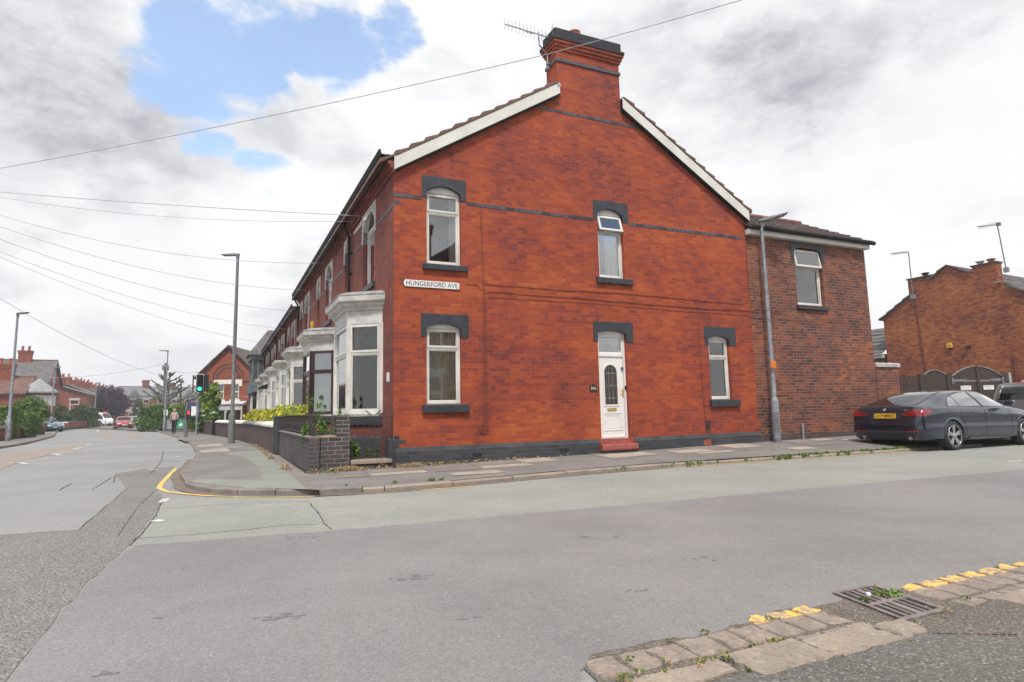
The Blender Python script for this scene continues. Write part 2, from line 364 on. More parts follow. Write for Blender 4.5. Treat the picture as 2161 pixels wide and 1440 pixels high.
def window(par, L, w, h, split=.27, opener=0, curt=None, fm='white', fw=.06, gl='glass', mull=0, sash=True):
    m = MB(); ring_boxes(m, 0, w, 0, h, fw, 0, .07)
    zt = h * (1 - split)
    if split: m.box(fw, w - fw, .002, .068, zt - fw / 2, zt + fw / 2)
    for k in range(mull): xm = w * (k + 1) / (mull + 1); m.box(xm - .03, xm + .03, .003, .067, fw, h - fw)
    ring_boxes(m, fw, w - fw, fw, (zt - fw / 2) if split else h - fw, .022, .012, .06)
    top = None
    if split:
        if opener:
            o = MB(Matrix.Translation((0, -.012, h - fw * .6)) @ Matrix.Rotation(R(-opener), 4, 'X')); hh = h - fw * .6 - zt + .01
            ring_boxes(o, fw * .5, w - fw * .5, -hh, 0, .05, -.03, .01); top = (o, hh)
        else: ring_boxes(m, fw * .55, w - fw * .55, zt + fw * .2, h - fw * .35, .045, -.012, .05)
    win = m.build('window', MT[fm], par, L, bevel=.004)
    g = MB(); g.box(fw, w - fw, .034, .040, fw, (zt - fw / 2) if split else h - fw)
    if split and not opener: g.box(fw + .02, w - fw - .02, .030, .036, zt + fw / 2, h - fw)
    g.build('pane', MT[gl], win)
    if top:
        o, hh = top; ob = o.build('opening_light', MT[fm], win); g = MB(o.M); g.box(.06, w - .06, -.014, -.008, -hh + .03, -.03); g.build('pane', MT[gl], ob) if False else g.build('pane', MT[gl], win)
    c = MB(); mats = [MT['net'], MT['drape'], MT['blind'], MT['room'], MT['ochre']]
    a, b = fw * .4, w - fw * .4
    if curt == 'net': wavy(c, a, b, .04, h - .03, .16)
    elif curt == 'sides':
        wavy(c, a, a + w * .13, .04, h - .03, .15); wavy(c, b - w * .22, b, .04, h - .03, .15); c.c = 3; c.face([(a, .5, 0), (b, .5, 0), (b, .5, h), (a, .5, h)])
    elif curt == 'right':
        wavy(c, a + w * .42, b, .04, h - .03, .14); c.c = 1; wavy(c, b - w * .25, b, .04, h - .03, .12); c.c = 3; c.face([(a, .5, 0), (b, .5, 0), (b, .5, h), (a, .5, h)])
    elif curt == 'drape': c.c = 1; wavy(c, a, b, .04, h - .03, .15, .03, .14); c.c = 0; wavy(c, a, a + w * .35, .04, h - .03, .12)
    elif curt == 'blind':
        c.c = 2
        k = max(3, int(w / .089)); s_ = (b - a) / k
        for i in range(k): c.face([(a + i * s_ + .004, .12, .05), (a + (i + 1) * s_, .14, .05), (a + (i + 1) * s_, .14, h - .05), (a + i * s_ + .004, .12, h - .05)])
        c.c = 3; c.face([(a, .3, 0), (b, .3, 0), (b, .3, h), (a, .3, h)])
    elif curt == 'ochre':
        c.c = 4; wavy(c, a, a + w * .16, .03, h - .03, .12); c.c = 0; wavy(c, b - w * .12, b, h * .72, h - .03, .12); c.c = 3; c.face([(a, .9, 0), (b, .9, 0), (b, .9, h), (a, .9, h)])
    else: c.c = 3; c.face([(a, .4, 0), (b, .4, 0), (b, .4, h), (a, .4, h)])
    c.build('curtain_and_dim_room', mats, win, smooth=True, raw=True)  # also holds the dark sheet painted as the unlit room, alone without curtains
    return win
def holes_wall(m, x0, x1, z0, z1, holes, y=0.0, dep=.11, sgn=1):
    xs = sorted({x0, x1, *[h[0] for h in holes], *[h[1] for h in holes]}); zs = sorted({z0, z1, *[h[2] for h in holes], *[h[3] for h in holes]})
    xs = [x for x in xs if x0 <= x <= x1]; zs = [z for z in zs if z0 <= z <= z1]
    for a, b in zip(xs, xs[1:]):
        for c, d in zip(zs, zs[1:]):
            cx, cz = (a + b) / 2, (c + d) / 2
            if any(h[0] < cx < h[1] and h[2] < cz < h[3] for h in holes): continue
            m.face([(a, y, c), (b, y, c), (b, y, d), (a, y, d)])
    for (a, b, c, d) in holes:
        Y = y + dep * sgn
        m.face([(a, y, c), (a, Y, c), (a, Y, d), (a, y, d)]); m.face([(b, y, c), (b, Y, c), (b, Y, d), (b, y, d)])
        m.face([(a, y, d), (b, y, d), (b, Y, d), (a, Y, d)]); m.face([(a, y, c), (b, y, c), (b, Y, c), (a, Y, c)])
def lintel(par, L, x0, x1, z0, z1, wa, wb, spring, crown, mat='slate_paint', proud=.012, back=.10, name='lintel'):
    n = 12; arc = []
    for i in range(n + 1):
        q = i / n; x = wa + (wb - wa) * q; arc.append((x, spring + (crown - spring) * (1 - (2 * q - 1) ** 2)))
    m = MB(); poly = [(x0, z0), (wa, z0)] + arc + [(wb, z0), (x1, z0), (x1, z1), (x0, z1)]
    m.prism(poly, 'y', -proud, back); return m.build(name, MT[mat], par, L, bevel=.003)
def arch_fill(par, L, wa, wb, z, spring, crown, mat='white', y=.03):
    n = 12; pts = [(wb, z), (wa, z)] if spring - z > .003 else []
    for i in range(n + 1):
        q = i / n; x = wa + (wb - wa) * q; pts.append((x, spring + (crown - spring) * (1 - (2 * q - 1) ** 2)))
    m = MB(); m.prism(pts, 'y', y, y + .05); return m.build('arch_panel', MT[mat], par, L)
def sill(par, L, x0, x1, z0, z1, mat='slate_paint', proud=.07, back=.1):
    m = MB(); m.prism([(-proud, z0), (-proud, z1 - .02), (back, z1 + .01), (back, z0)], 'x', x0, x1)
    return m.build('sill', MT[mat], par, L, bevel=.006)
def roof_courses(m, x0, z0, x1, z1, ya, yb, n, th=.03, base=.05, wob=.0):
    for i in range(n):
        a, b = i / n, (i + 1) / n
        xa, za, xb, zb = x0 + (x1 - x0) * a, z0 + (z1 - z0) * a, x0 + (x1 - x0) * b, z0 + (z1 - z0) * b
        w = random.uniform(-wob, wob); ov = .02 * (1 if x1 > x0 else -1)
        m.prism([(xa - ov, za - .01), (xb, zb), (xb, zb + base - .025), (xa - ov, za + base + th + w)], 'y', ya, yb)
def T3(x, y, z): return Matrix.Translation((x, y, z))
ROT180 = Matrix.Rotation(math.pi, 4, 'Z')
def FW(s, z, y=0.0): return T3(s, y, z) @ ROT180       # window on a terrace front: s = right hand edge seen from the street (larger is left) -> start at s, runs to smaller s

# ------------------------------------------------------------------ ground, roads, pavements
def jag(pts, step=.13, amp=.02):
    o = []
    for a, b in zip(pts, pts[1:] + pts[:1]):
        A_, B_ = Vector(a[:2]), Vector(b[:2]); n = min(90, max(1, int((B_ - A_).length / step)))
        for i in range(n): q = A_.lerp(B_, i / n); k = 0 if i == 0 else amp; o.append((q.x + random.uniform(-k, k), q.y + random.uniform(-k, k), a[2]))
    return o
def slab(m, pts, z):
    m.face([(p[0], p[1], z) for p in pts])
    for a, b in zip(pts, pts[1:] + pts[:1]): m.face([(a[0], a[1], z), (b[0], b[1], z), (b[0], b[1], z - .03), (a[0], a[1], z - .03)])
def sheet(name, pts, z, mat, mats=None, zf=None):
    m = MB(); m.face([(p[0], p[1], z if zf is None else zf(p)) for p in pts]); return m
def G(u, o, z=0.0): q = C0 + UV_ * u + Vector((math.sin(AU), -math.cos(AU), 0)) * o; return (q.x, q.y, z)
def Tw(s, o, z=0.0): q = TF @ Vector((s, o, z)); return (q.x, q.y, z)
MT['earth'] = asphalt('ground_earth', (.11, .10, .08), (.07, .08, .05), 30)
MT['road_main'] = asphalt('main_asphalt', (.265, .26, .255), (.20, .197, .195), 90, .30, .35, dark=(.15, .148, .145))
MT['road_coarse'] = asphalt('coarse_asphalt', (.255, .24, .225), (.20, .19, .18), 75, .55, .8, stones=(.48, .45, .41), bdist=.016, bstr=1.0)
MT['road_side'] = asphalt('side_asphalt', (.28, .28, .25), (.215, .22, .195), 95, .34, .6)
MT['road_patch'] = asphalt('patch_asphalt', (.228, .215, .212), (.166, .157, .156), 110, .30, .5, dark=(.13, .125, .125))
MT['pave_dark'] = asphalt('footway_asphalt', (.205, .188, .175), (.15, .138, .130), 90, .22, .9)
MT['pave_green'] = asphalt('footway_slurry', (.235, .245, .21), (.19, .20, .175), 80, .2, 1.2)
MT['pave_flag'] = asphalt('flagstone', (.225, .195, .17), (.165, .145, .13), 60, .2, 1.5)
MT['pave_buff'] = asphalt('buff_flag', (.38, .32, .255), (.29, .24, .20), 60, .15, 2.0)
MT['kerb'] = asphalt('kerb_stone', (.31, .255, .205), (.21, .175, .145), 50, .28, 3)
MT['kerb_dark'] = asphalt('kerb_grey', (.23, .20, .175), (.15, .132, .12), 50, .25, 2.5)
MT['sett'] = asphalt('stone_sett', (.29, .235, .195), (.18, .15, .125), 45, .32, 6)
MT['near_tar'] = asphalt('near_asphalt', (.165, .155, .14), (.115, .11, .105), 95, .6, 1.2, stones=(.42, .38, .33), bdist=.012, bstr=.9)
MT['gravelly'] = asphalt('gravelly_tar', (.22, .185, .155), (.13, .115, .10), 110, .65, 3, stones=(.45, .4, .34), bdist=.014, bstr=1.0)
MT['crack'] = mk('crack', (.045, .043, .042), (.08, .075, .07), 20, .9)
def ymark(name, c, worn, s=9):
    m, t = new_mat(name); co = t.n('ShaderNodeTexCoord').outputs['Object']
    f = t.mr(t.noise(co, s, 6, .7), .44, .56); col = t.mix(t.m('MULTIPLY', f, worn), c4(c), c4((.21, .2, .19)))
    finish(t, col, .7); return m
MT['yellow_worn'] = ymark('worn_yellow', (.80, .46, .09), .8, 22); MT['yellow'] = ymark('yellow_line', (.78, .47, .10), .35); MT['whiteline'] = ymark('white_line', (.62, .61, .58), .55)
MT['brownroad'] = ymark('brown_road', (.27, .20, .155), .7, 3)
MT['litter'] = mk('gutter_debris', (.19, .145, .11), (.12, .10, .08), 20, .9, .5)

GR = MB(); GR.face([(-420, -30, -.06), (420, -30, -.06), (420, 700, -.06), (-420, 700, -.06)]); tag(GR.build('ground', MT['earth']), kind='structure')
kl = [(-95, 135), (-80, 110), (-66, 88), (-54, 70), (-40.8, 52.4), (-32, 41), (-23.7, 28.7), (-21.2, 24.3), (-17.5, 17), (-14, 8), (-11, -2), (-8, -14)]
KC = [(-1.61, 8.55), (-2.15, 8.38), (-2.68, 8.29), (-3.3, 8.3), (-3.93, 8.43), (-4.4, 8.66), (-4.9, 9.08), (-5.3, 9.55), (-5.64, 10.15), (-6.2, 11.0), (-6.72, 11.95), (-7.43, 13.55), (-8.5, 15.7), (-9.65, 17.9), (-11.4, 21), (-13.24, 24.2), (-16.5, 29.34), (-18.8, 33), (-24.2, 41), (-33, 54), (-43, 68), (-60, 90), (-88, 130)]
near = [G(-.98, 9.12), G(-1.25, 9.3), G(-1.5, 9.75), G(-1.6, 10.6), G(-1.7, 16)]
road = [(-60, 180, 0)] + [(x, y, 0) for x, y in kl] + [G(-1.7, 22)] + near[::-1] + [G(40, 9.12), G(40, 2.25), G(10, 2.28), G(4.6, 2.12)] + [(x, y, 0) for x, y in KC]
m = MB(); m.face([(x, y, 0) for x, y, z in road]); tag(m.build('main_road', MT['road_main']), kind='structure')
g4 = lambda pts, z: [tuple(gz(x, y, z)) for x, y in pts]
m = MB(); slab(m, g4([(345, 1052), (430, 1050), (680, 1050)], .004) + [G(-.1, 2.74, .004), G(2.5, 2.3, .004), G(4.6, 2.14, .004), G(10, 2.3, .004), G(40, 2.27, .004), G(40, 5.7, .004)] + g4([(2161, 992), (1500, 1051), (1100, 1086), (700, 1121), (290, 1152), (275, 1150), (320, 1095)], .004), .004)
tag(m.build('side_road', MT['road_side']), kind='structure')
m = MB(); slab(m, jag([tuple(gz(x, y, .007)) for x, y in [(2161, 991), (1500, 1050), (1100, 1085), (700, 1120), (290, 1151), (262, 1165), (225, 1192), (175, 1240), (120, 1302), (60, 1378), (12, 1440), (-70, 1600), (-250, 2100)]] + [G(-1.5, 10.2, .007), G(-1.42, 9.6, .007), G(-1.2, 9.18, .007), G(-1.02, 8.85, .007), G(-.6, 8.82, .007), G(0, 8.82, .007), G(40, 8.82, .007), G(40, 5.6, .007)]), .007)
tag(m.build('road_patch', MT['road_patch']), kind='structure')
m = MB(); slab(m, jag([tuple(gz(x, y, .0035)) for x, y in [(0, 1129), (165, 1118), (268, 1031), (243, 1000), (300, 990), (368, 985), (345, 1010), (325, 1030), (345, 1052), (320, 1095), (275, 1150), (225, 1190), (175, 1238), (120, 1300), (60, 1376), (12, 1438), (-70, 1600), (-250, 2100), (-1500, 2100), (-600, 1180)]]), .0035)
tag(m.build('coarse_asphalt', MT['road_coarse']), kind='structure')
# cracks and seams in the road (thin dark fillets)
def strip(m, pts, w, z, jit=0.0, sub=1):
    P = [gz(x, y, z) for x, y in pts]; Q = []
    for a, b in zip(P, P[1:]):
        n = max(1, int((b - a).length / .12)) if sub else 1
        for i in range(n): Q.append(a.lerp(b, i / n) + Vector((random.uniform(-jit, jit), random.uniform(-jit, jit), 0)))
    Q.append(P[-1])
    for i, (a, b) in enumerate(zip(Q, Q[1:])):
        d = (b - a).normalized(); nrm = Vector((-d.y, d.x, 0)) * w * .5 * random.uniform(.5, 1.2)
        m.face([a - nrm, b - nrm, b + nrm, a + nrm])
m = MB()
for pts, w in (([(275, 1078), (420, 1068), (540, 1060), (655, 1058)], .018), ([(285, 1136), (400, 1128), (520, 1118), (600, 1108), (668, 1107)], .026), ([(655, 1062), (668, 1078), (678, 1092), (682, 1103), (700, 1117)], .03),
               ([(345, 1052), (330, 1085), (300, 1125), (275, 1150)], .03), ([(0, 1129), (165, 1118)], .012), ([(165, 1118), (268, 1031)], .014), ([(125, 1034), (150, 1020), (240, 1018), (243, 1003)], .03), ([(195, 1033), (235, 1008), (300, 1000), (375, 998)], .025),
               ([(333, 1030), (290, 1070), (250, 1130)], .014), ([(345, 950), (340, 975), (318, 1000), (305, 1003)], .03), ([(0, 966), (110, 960), (240, 953), (385, 955)], .035), ([(130, 954), (245, 956), (400, 954)], .03)):
    strip(m, pts, w * .5, .0083, .008)
tag(m.build('road_crack', MT['crack'], raw=True), kind='structure')
m = MB(); random.seed(14)
for (x, y, n, sp) in ((855, 1222, 12, .07), (600, 1303, 16, .08), (890, 1215, 6, .04), (1490, 1180, 10, .09), (640, 1135, 12, .10), (330, 1305, 3, .02), (1350, 1245, 6, .06), (1920, 1040, 14, .22), (230, 1420, 6, .04), (1010, 1300, 3, .05), (1250, 1135, 8, .12)):
    c_ = gz(x, y, .0081)
    for i in range(n):
        q = c_ + Vector((random.gauss(0, sp), random.gauss(0, sp * .35), 0)); a_, b_ = random.uniform(.012, .035), random.uniform(.006, .014); an = .2 + random.gauss(0, .25)
        m.face([(q.x + a_ * math.cos(t_) * math.cos(an) - b_ * math.sin(t_) * math.sin(an), q.y + a_ * math.cos(t_) * math.sin(an) + b_ * math.sin(t_) * math.cos(an), .0081 + i * .00001) for t_ in [k * .785 for k in range(8)]])
tag(m.build('road_stain', mk('road_stain', (.115, .112, .115), (.16, .155, .155), 30, .8), raw=True), kind='structure')
m = MB()
def quadline(m, a, b, w, z=.0088):
    a, b = gz(*a, z), gz(*b, z); d = (b - a).normalized(); n_ = Vector((-d.y, d.x, 0)) * w / 2; m.face([a - n_, b - n_, b + n_, a + n_])
for a, b in (((42, 976), (56, 979.5)), ((49.5, 974.6), (68, 971.7)), ((85.5, 970), (103, 967.5)), ((111, 958), (128, 961)), ((116.6, 958.3), (158, 952)), ((153.5, 947), (169, 948.6)), ((159, 946.7), (188.5, 942.6)), ((181, 939), (197, 940))):
    quadline(m, a, b, .12)
for a, b in (((314, 991), (334, 991)), ((359, 953), (367, 953)), ((372, 964), (380, 965)), ((220, 917), (229, 917)), ((205, 908), (207, 911)), ((326, 1098), (343, 1100)), ((342, 1060), (352, 1052)), ((20, 977), (30, 976))): quadline(m, a, b, .10)
m.c = 0; quadline(m, (2130, 974), (2161, 972), .08)
tag(m.build('white_road_marking', MT['whiteline'], raw=True), kind='structure')
m = MB()
m.face(g4([(0, 958), (60, 950), (130, 944), (185, 938), (192, 941), (150, 953), (100, 961), (40, 975), (0, 992)], .006))
m.face(g4([(207, 907), (222, 906), (244, 926), (225, 927)], .006)); m.face(g4([(262, 916), (290, 915), (302, 926), (278, 926)], .006))
tag(m.build('brown_road_surface', MT['brownroad'], raw=True), kind='structure')
def ribbon(m, P, w, z):
    n = len(P)
    for i in range(n - 1):
        a, b = Vector((*P[i][:2], z)), Vector((*P[i + 1][:2], z)); da = (Vector((*P[min(i + 1, n - 1)][:2], z)) - Vector((*P[max(i - 1, 0)][:2], z))).normalized(); db = (Vector((*P[min(i + 2, n - 1)][:2], z)) - a).normalized()
        na, nb = Vector((-da.y, da.x, 0)) * w / 2, Vector((-db.y, db.x, 0)) * w / 2; m.face([a - na, b - nb, b + nb, a + na])
m = MB(); ribbon(m, [gz(x, y) for x, y in [(371, 990), (358, 1003), (340, 1022), (336, 1032), (352, 1039), (385, 1043), (430, 1047), (500, 1050), (600, 1050), (664, 1049)]], .075, .0088)
ribbon(m, [gz(x, y) for x, y in [(682, 1047), (800, 1042), (900, 1035), (1000, 1027.5)]], .06, .0088); ribbon(m, [G(2.6, 2.38), G(4.6, 2.22), G(7.3, 2.33), G(10.1, 2.4), G(14, 2.36)], .05, .0088)
tag(m.build('yellow_road_line', MT['yellow'], raw=True), kind='structure')
# gutter debris along the corner kerb
def offs(P, d):
    o = []
    for i in range(len(P)):
        a, b = Vector(P[max(i - 1, 0)][:2]), Vector(P[min(i + 1, len(P) - 1)][:2]); t_ = (b - a).normalized(); n_ = Vector((-t_.y, t_.x)); o.append((P[i][0] + n_.x * d, P[i][1] + n_.y * d))
    return o
kc = [G(14, 2.3), G(10.1, 2.31), G(7.3, 2.22), G(4.6, 2.12), G(2.5, 2.25)] + [(x, y) for x, y in KC]
kc = [(p[0], p[1]) for p in kc]
m = MB(); a, b = offs(kc[3:18], .0), offs(kc[3:18], .16)
for i in range(14): m.face([(*a[i], .009), (*a[i + 1], .009), (*b[i + 1], .009), (*b[i], .009)])
tag(m.build('gutter_debris', MT['litter'], raw=True), kind='structure')
# kerbs: separate stones with open joints
def kerb(name, P, h0, w, mat, step=.9, side=-1, jit=.006, zend=None):
    m = MB(); Q = [Vector((*p[:2], 0)) for p in P]; L = [0]
    for i in range(1, len(Q)): L.append(L[-1] + (Q[i] - Q[i - 1]).length)
    def pt(s):
        s = min(max(s, 0), L[-1] - 1e-6); i = max(k for k in range(len(L) - 1) if L[k] <= s); f = (s - L[i]) / (L[i + 1] - L[i]); return Q[i].lerp(Q[i + 1], f), (Q[i + 1] - Q[i]).normalized()
    s = 0
    while s < L[-1] - .05:
        e = min(s + step * (1 if s < 60 else 6), L[-1]); a, ta = pt(s + .008); b, tb = pt(e - .008); j = random.uniform(-jit, jit); h = h0 + j
        na, nb = Vector((-ta.y, ta.x, 0)) * side * w, Vector((-tb.y, tb.x, 0)) * side * w
        c = .018; ia, ib = na * (c / w), nb * (c / w)
        r1 = [a + Vector((0, 0, -.02)), a + Vector((0, 0, h - c)), a + ia + Vector((0, 0, h)), a + na + Vector((0, 0, h)), a + na + Vector((0, 0, -.02))]
        r2 = [b + Vector((0, 0, -.02)), b + Vector((0, 0, h - c)), b + ib + Vector((0, 0, h)), b + nb + Vector((0, 0, h)), b + nb + Vector((0, 0, -.02))]
        m.loft([r1, r2], True, True); s = e
    return tag(m.build(name, MT[mat]), kind='structure')
kerb('side_street_kerb', kc[:7], .065, .14, 'kerb', 1.05)
kerb('corner_kerb', kc[6:], .085, .15, 'kerb_dark', .6)
kerb('left_kerb', kl, .10, .15, 'kerb_dark', .9, side=-1)
# side street pavement: flags, asphalt repairs, all one surface rising gently uphill
def zp(u, o): return max(.088, .088 + .0125 * max(0, u)) * (1 - o / 2.4) + .066 * (o / 2.4)
m = MB(); kin = [G(26, 2.13), G(14, 2.16), G(10.1, 2.17), G(7.3, 2.08), G(4.6, 1.98), G(2.5, 2.1), G(.7, 2.35), G(-.4, 2.5), G(-1.45, 2.36)]
us = [26, 20, 14, 10.1, 7.3, 4.6, 2.5, .7, -.4, -1.45]; ko = [2.13, 2.15, 2.16, 2.17, 2.08, 1.98, 2.1, 2.35, 2.5, 2.32]
for (u0, o0), (u1, o1) in zip(zip(us, ko), zip(us[1:], ko[1:])):
    for k in range(3):
        a, b = k / 3, (k + 1) / 3
        m.face([G(u0, o0 * a, zp(u0, o0 * a)), G(u1, o1 * a, zp(u1, o1 * a)), G(u1, o1 * b, zp(u1, o1 * b)), G(u0, o0 * b, zp(u0, o0 * b))])
def flagq(u0, u1, o0, o1, mi, dz=.006, sk=.0):
    m.c = mi; m.face([G(u0, o0, zp(u0, o0) + dz), G(u1, o0 + sk, zp(u1, o0) + dz), G(u1, o1 + sk, zp(u1, o1) + dz), G(u0, o1, zp(u0, o1) + dz)])
x = -1.35; random.seed(3)
while x < 12.8:
    w_ = random.choice([.6, .75, .9, 1.0])
    if x < 2.2 or random.random() < .45:
        flagq(x + .012, x + w_ - .012, .03, .72, 1 if random.random() > .25 else 2); 
        if random.random() < .75: flagq(x + .012, x + w_ - .012, .75, 1.15, 1 if random.random() > .4 else 2)
    x += w_
for (a, b, c, d) in ((5.9, 6.9, .45, .95), (6.2, 7.2, 1.02, 1.25), (10.6, 11.2, .2, .5), (11.3, 12.4, .5, .85), (4.2, 5.4, .3, .9), (.6, 1.5, 1.5, 1.9), (8.6, 9.3, 1.2, 1.6)): flagq(a, b, c, d, 2, .009)
tag(m.build('side_street_pavement', [MT['pave_dark'], MT['pave_flag'], MT['pave_buff']], raw=True), kind='structure')
# corner footway on the main road
wl = [Tw(0, 1.58), Tw(5.3, 1.66), Tw(6.1, 1.68), Tw(10, 1.72), Tw(14, 1.86), Tw(20, 2.3), Tw(27.5, 3.2), Tw(37, 4.45), Tw(45, 7.4), Tw(70, 14), Tw(110, 27)]
ki = offs(kc[6:], -.15)
def closest(poly, q, smin):
    best = None; acc = 0
    for i in range(len(poly) - 1):
        a, b = Vector(poly[i][:2]), Vector(poly[i + 1][:2]); d = b - a; t_ = max(0, min(1, (Vector(q) - a).dot(d) / d.length_squared)); s_ = acc + t_ * d.length
        if s_ >= smin - 1e-6:
            p = a + d * t_; e = (p - Vector(q)).length
            if best is None or e < best[0]: best = (e, s_, p)
        acc += d.length
    return best[1], best[2]
m = MB(); sm = 0; prev = None
for q in ki:
    sm, p = closest(wl, q, sm); cur = (q, (p.x, p.y))
    if prev: m.face([(*prev[0], .086), (*cur[0], .086), (*cur[1], .086), (*prev[1], .086)])
    prev = cur
m.face([(*ki[0], .0861), (*ki[1], .0861), (*wl[0][:2], .0861), G(-1.40, 0, .0861)])
m.c = 1; m.face(g4([(470, 958), (570, 948), (612, 985), (650, 1020), (654, 1033), (520, 1030), (440, 1022), (405, 1018), (415, 1010), (470, 1012), (555, 1013), (545, 985), (515, 965)], .089))
m.c = 0
m.c = 2; m.face(g4([(421, 951), (480, 946), (486, 953), (424, 956)], .092)); m.face(g4([(416, 940), (466, 936), (472, 941), (418, 943.5)], .092))
m.c = 1; m.face(g4([(430, 947), (512, 941), (516, 944), (440, 950)], .0915))
m.c = 3; m.face(g4([(560, 946), (590, 962), (640, 996), (660, 1012), (676, 1034), (650, 1033), (600, 990), (540, 944)], .0925)); m.face(g4([(372, 925), (440, 920), (455, 925), (392, 932)], .0925))
tag(m.build('corner_pavement', [MT['pave_dark'], MT['pave_green'], MT['pave_buff'], MT['kerb_dark']], raw=True), kind='structure')
m = MB(); a, b = offs(kl, -.15), offs(kl, -2.6)
for i in range(len(kl) - 1): m.face([(*a[i], .10), (*a[i + 1], .10), (*b[i + 1], .12), (*b[i], .12)])
tag(m.build('left_pavement', MT['pave_dark'], raw=True), kind='structure')
# near pavement under the camera
m = MB(); zN = .03
slab(m, [G(-.9, 9.22, zN), G(-1.15, 9.4, zN), G(-1.35, 9.9, zN), G(-1.4, 16, zN), G(40, 16, zN), G(40, 9.3, zN)], zN)
m.c = 1; slab(m, [G(.6, 9.28, .036), G(1.25, 9.14, .036), G(5, 9.14, .036), G(5, 9.55, .036), G(1.9, 9.75, .036), G(1.2, 9.62, .036)], .036)
tag(m.build('near_pavement', [MT['near_tar'], MT['gravelly']], raw=True), kind='structure')
m = MB(); random.seed(4); slab(m, [G(-1.0, 8.84, .0085)] + [G(-.9 + i * .09, 8.76 + random.uniform(-.035, .03) - (.05 if i > 12 else 0), .0085) for i in range(60)] + [G(40, 8.7, .0085), G(40, 9.3, .0085), G(-.9, 9.26, .0085), G(-1.02, 9.1, .0085)], .0085); tag(m.build('gutter_bed', MT['gravelly'], raw=True), kind='structure')
def rough_slab(m, cs, z0, z1, jit=.012, n=3):
    P = []
    for i in range(4):
        a, b = Vector(cs[i]), Vector(cs[(i + 1) % 4])
        for k in range(n): P.append(a.lerp(b, k / n) + Vector((random.uniform(-jit, jit), random.uniform(-jit, jit), 0)))
    c = sum(P, Vector()) / len(P)
    lo = [Vector((p.x, p.y, z0)) for p in P]; mid = [Vector((p.x, p.y, z1 - .008 + random.uniform(-.003, .002))) for p in P]; top = [Vector((c.x + (p.x - c.x) * .93, c.y + (p.y - c.y) * .93, z1 + random.uniform(-.002, .002))) for p in P]
    m.loft([lo, mid, top], True, True)
m = MB(); random.seed(11); u = -.98; YB = []
while u < 9:
    w_ = random.uniform(.13, .21)
    if .62 < u < 1.14 or .62 < u + w_ < 1.14: u = 1.2; continue
    rough_slab(m, [G(u, 8.80), G(u + w_ - .02, 8.80), G(u + w_ - .02, 8.98), G(u, 8.97)], -.02, .0145 + random.uniform(-.004, .003)); YB.append((u, w_)); 
    if u > .1 or random.random() < .3: rough_slab(m, [G(u + .04, 9.0), G(u + w_ + .02, 9.0), G(u + w_ + .02, 9.11), G(u + .04, 9.11)], -.02, .012 + random.uniform(-.003, .002))
    u += w_
tag(m.build('sett_gutter', MT['sett'], smooth=False), kind='structure')
m = MB()
for u, w_ in YB:
    if -.02 < u < .6 or u > 1.18:
        e = random.uniform(.0, .03); P = [G(u + e, 8.69 + e), G(u + w_ - .03, 8.71 - e * .5), G(u + w_ - .01 - e, 8.805), G(u + .01, 8.80)]; rough_slab(m, P, .0, .0135, .017, 4)
tag(m.build('yellow_line_remnant', MT['yellow_worn']), kind='structure')
m = MB()
for a, b, c, d in (([-.42, 9.05], [-.02, 9.05], [.0, 9.26], [-.42, 9.27]), ([.0, 9.08], [.42, 9.08], [.44, 9.27], [.02, 9.28]), ([.45, 9.1], [.66, 9.11], [.63, 9.25], [.46, 9.27]), ([1.38, 9.1], [2.2, 9.1], [2.2, 9.3], [1.42, 9.3]), ([2.23, 9.1], [3.1, 9.1], [3.1, 9.3], [2.23, 9.3])):
    rough_slab(m, [G(*a), G(*b), G(*c), G(*d)], -.02, .040, .009, 6)
rough_slab(m, [G(-.92, 9.06), G(-.45, 9.04), G(-.45, 9.16), G(-.88, 9.2)], -.02, .024, .009, 6)
tag(m.build('near_kerb', MT['kerb']), kind='structure')
# drain grate
gm = thing('drain_grate', 'rusty slotted iron gully grate set in the gutter among the setts', 'drain grate', Matrix.Translation(G(.92, 8.855, 0)) @ Matrix.Rotation(AU, 4, 'Z'))
m = MB(Matrix(((1, .18, 0, 0), (0, 1, 0, 0), (0, 0, 1, 0), (0, 0, 0, 1))))
GX, GY = .18, .235; ring_h = .020
m.box(-GX, GX, -GY, -GY + .028, .0, ring_h); m.box(-GX, GX, GY - .028, GY, .0, ring_h); m.box(-GX, -GX + .03, -GY + .028, GY - .028, .0, ring_h); m.box(GX - .03, GX, -GY + .028, GY - .028, .0, ring_h); m.box(-GX + .03, GX - .03, -.012, .012, 0, ring_h - .001)
for k in range(5):
    x = -GX + .03 + (k + 1) * (2 * GX - .06) / 6; w_ = .008 if k != 2 else .018
    m.box(x - w_, x + w_, .012, GY - .028, .0, ring_h - .002); m.box(x - w_, x + w_, -GY + .028, -.012, .0, ring_h - .002)
MT['rust'] = mk('rusty_iron', (.26, .215, .20), (.18, .15, .14), 14, .75, .3, metal=.2)
m.build('grate_frame', MT['rust'], gm, bevel=.004)
m = MB(Matrix(((1, .18, 0, 0), (0, 1, 0, 0), (0, 0, 1, 0), (0, 0, 0, 1)))); m.box(-GX + .01, GX - .01, -GY + .01, GY - .01, .0086, .0105); m.build('gully', MT['ink'], gm)  # thin black sheet below the bars, painting the darkness of the pit
